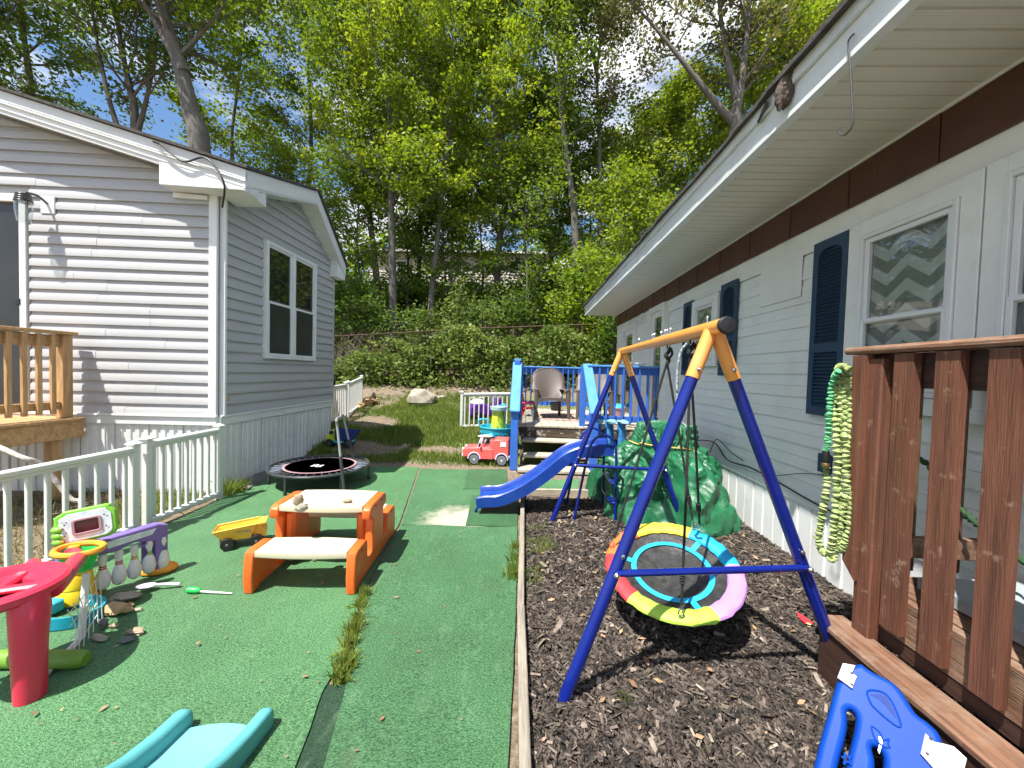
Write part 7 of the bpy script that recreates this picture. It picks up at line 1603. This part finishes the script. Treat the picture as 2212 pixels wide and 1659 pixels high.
# --- vine thicket over the rusty fence
FY = 12.55
def fence_top(x): return lerp(PY(720, 727, FY).z, PY(1257, 702, FY).z, (x - PY(720, 727, FY).x) / (PY(1257, 702, FY).x - PY(720, 727, FY).x))
n = 52000
x = NR.uniform(-8.2, 2.6, n); tt_ = NR.beta(1.3, 1.0, n); y = FY + NR.normal(.15, .42, n) - .35 * (1 - tt_)
top = np.array([fence_top(a_) - .16 + .75 * noise.noise(Vector((a_ * .7, 3, 0))) + .35 * noise.noise(Vector((a_ * 2.1, 9, 0))) - (.5 if a_ < -4.6 else 0) for a_ in x])
base = np.array([hz(a_, c_) for a_, c_ in zip(x, y)]); z = base + (top - base) * tt_ ** .9
y += np.array([.25 * noise.noise(Vector((a_ * 2.2, c_ * 2.2, 5))) for a_, c_ in zip(x, z)])
dens = np.array([noise.noise(Vector((a_ * 1.6, c_ * 1.6, 1))) + .5 * noise.noise(Vector((a_ * 4, c_ * 4, 2))) for a_, c_ in zip(x, z)]); keep = (dens + NR.normal(0, .25, n)) > np.where(x < -4.2, .0, -.22)
c = np.stack([x, y, z], 1)[keep]
q = leaf_quads(c, .105, .15, .35); tag(tri_mesh('vine_thicket', q.reshape(-1, 3), len(q), 'leaf_vine'), 'tangled green vines smothering the rusty fence', 'vines', None, 'stuff')
# ground cover on the shady bank
n = 26000; x = NR.uniform(-14, 9, n); y = NR.uniform(13, 32, n); z = np.array([hz(a_, c_) for a_, c_ in zip(x, y)]) + np.abs(NR.normal(0, .35, n))
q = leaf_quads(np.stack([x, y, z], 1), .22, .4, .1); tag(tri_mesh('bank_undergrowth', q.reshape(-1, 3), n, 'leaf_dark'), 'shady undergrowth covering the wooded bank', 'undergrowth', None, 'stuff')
# far wood closing the view beyond the house
n = 30000; x = NR.uniform(-46, 40, n); y = NR.uniform(40, 46, n); z = NR.uniform(8, 9.5, n) + 9 * NR.random(n) ** 1.5 * np.array([.75 + .5 * noise.noise(Vector((a_ * .2, 0, 0))) for a_ in x])
q = leaf_quads(np.stack([x, y, z], 1), .5, .3); tag(tri_mesh('far_wood', q.reshape(-1, 3), n, 'leaf_maple'), 'far line of woods beyond the bank', 'woods', None, 'stuff')
# dry brush and twigs
def brush(label, n, x0, x1, y0, y1, h0, h1, lean):
    segs = []
    for _ in range(n):
        x_, y_ = rnd.uniform(x0, x1), rnd.uniform(y0, y1); p_ = V(x_, y_, hz(x_, y_)); d = V(rnd.gauss(0, lean), rnd.gauss(0, lean * .6), 1).normalized(); ln = rnd.uniform(h0, h1); r_ = .008
        for k in range(4):
            d = (d + V(rnd.gauss(0, .25), rnd.gauss(0, .2), rnd.gauss(-.12, .12))).normalized(); q_ = p_ + d * ln / 4; segs.append((p_, q_, r_, r_ * .8)); p_ = q_; r_ *= .8
    b = tubes_np(segs, 4); return tag(b.build('dry_brush', 'twig', None, 80), label, 'brush', None, 'stuff')
brush('dry bare brush behind the grey house back corner', 170, -8.0, -5.2, 12.7, 14.5, .9, 2.4, .5)
brush('dead canes standing among the vines', 150, -6.5, 2.6, 12.0, 13.2, .6, 1.9, .4)

# --- rusty chain-link fence
cf = thing('chain_link_fence', 'rusty chain-link fence overgrown with vines along the bank', 'fence', (-2.5, FY, 1.1))
xa, xb = -8.0, 2.35
part('top_rail', 'rust', cf, lambda b: b.tube([V(xa, FY, fence_top(xa)), V(-4.0, FY, fence_top(-4.0) + .02), V(-1.5, FY, fence_top(-1.5) + .05), V(xb, FY, fence_top(xb))], .019, 8))
for x_ in (PY(807, 760, FY).x - 2.75, PY(807, 760, FY).x, PY(807, 760, FY).x + 2.3, PY(807, 760, FY).x + 4.6, PY(1257, 740, FY).x):
    part('post', 'rust', cf, lambda b: b.tube([V(x_, FY + .02, hz(x_, FY) - .1), V(x_, FY + .02, fence_top(x_) + .03)], .03, 8))
def wire(b):
    s_ = .062
    xx = xa
    while xx < xb:
        for sg_ in (-1, 1):
            z0 = hz(xx, FY); h_ = fence_top(xx) - z0; x2 = xx + sg_ * h_
            k = len(b.v); w2 = .0022; b.v += [V(xx - w2, FY - .03, z0), V(xx + w2, FY - .03, z0), V(x2 + w2, FY - .03 + .004 * sg_, z0 + h_), V(x2 - w2, FY - .03 + .004 * sg_, z0 + h_)]; b.f.append([k, k + 1, k + 2, k + 3])
        xx += s_ * 1.41
tag(part('wire_mesh', 'rust', cf, wire, None), kind='stuff')

# --- house on the hill
fh = thing('hill_house', 'pale siding house half hidden by trees on top of the bank', 'house', (-3, 36, 8))
fy = 35.0; wx0, wx1 = PY(800, 600, fy).x, PY(1172, 600, fy).x; fz1 = PY(985, 548, fy).z; fz0 = PY(985, 640, fy).z
part('wall', 'house_far', fh, lambda b: b.box(((wx0 + wx1) / 2, fy + 3, (fz0 + fz1) / 2 - .5), (wx1 - wx0, 6, fz1 - fz0 + 1), ch=0))
nb_ = 15; lb = MB(); lb.prism([V(0, 0, 0), V(0, -.05, 0), V(0, -.01, (fz1 - fz0) / nb_)], (wx1 - wx0 + .1, 0, 0)); l0 = None
for i in range(nb_):
    z_ = fz0 + i * (fz1 - fz0) / nb_
    if l0 is None: l0 = lb.build('siding_board', 'house_far', fh, org=V(0, 0, 0)); l0.location = V(wx0 - .05, fy - .01, z_) - ORG[fh.name_full]
    else: inst('siding_board', l0.data, fh, (wx0 - .05, fy - .01, z_))
part('roof', 'far_roof', fh, lambda b: b.prism([V(wx0 - .4, fy - .5, fz1), V(wx0 - .4, fy + 3, fz1 + 1.1), V(wx0 - .4, fy + 6.5, fz1), V(wx0 - .4, fy + 6.5, fz1 + .15), V(wx0 - .4, fy + 3, fz1 + 1.3), V(wx0 - .4, fy - .5, fz1 + .15)], (wx1 - wx0 + .8, 0, 0)))
part('gutter', 'trim_white', fh, lambda b: b.box(((wx0 + wx1) / 2, fy - .55, fz1 + .03), (wx1 - wx0 + .8, .12, .14)))
for px in (868, 988, 1110):
    wc = PY(px, 578, fy); wn = part('window', 'trim_white', fh, lambda b: b.box((wc.x, fy - .06, wc.z), (.95, .10, 1.25))); part('pane', 'glass_dark', wn, lambda b: (b.box((wc.x, fy - .115, wc.z + .29), (.72, .03, .48), ch=0), b.box((wc.x, fy - .115, wc.z - .29), (.72, .03, .48), ch=0)))
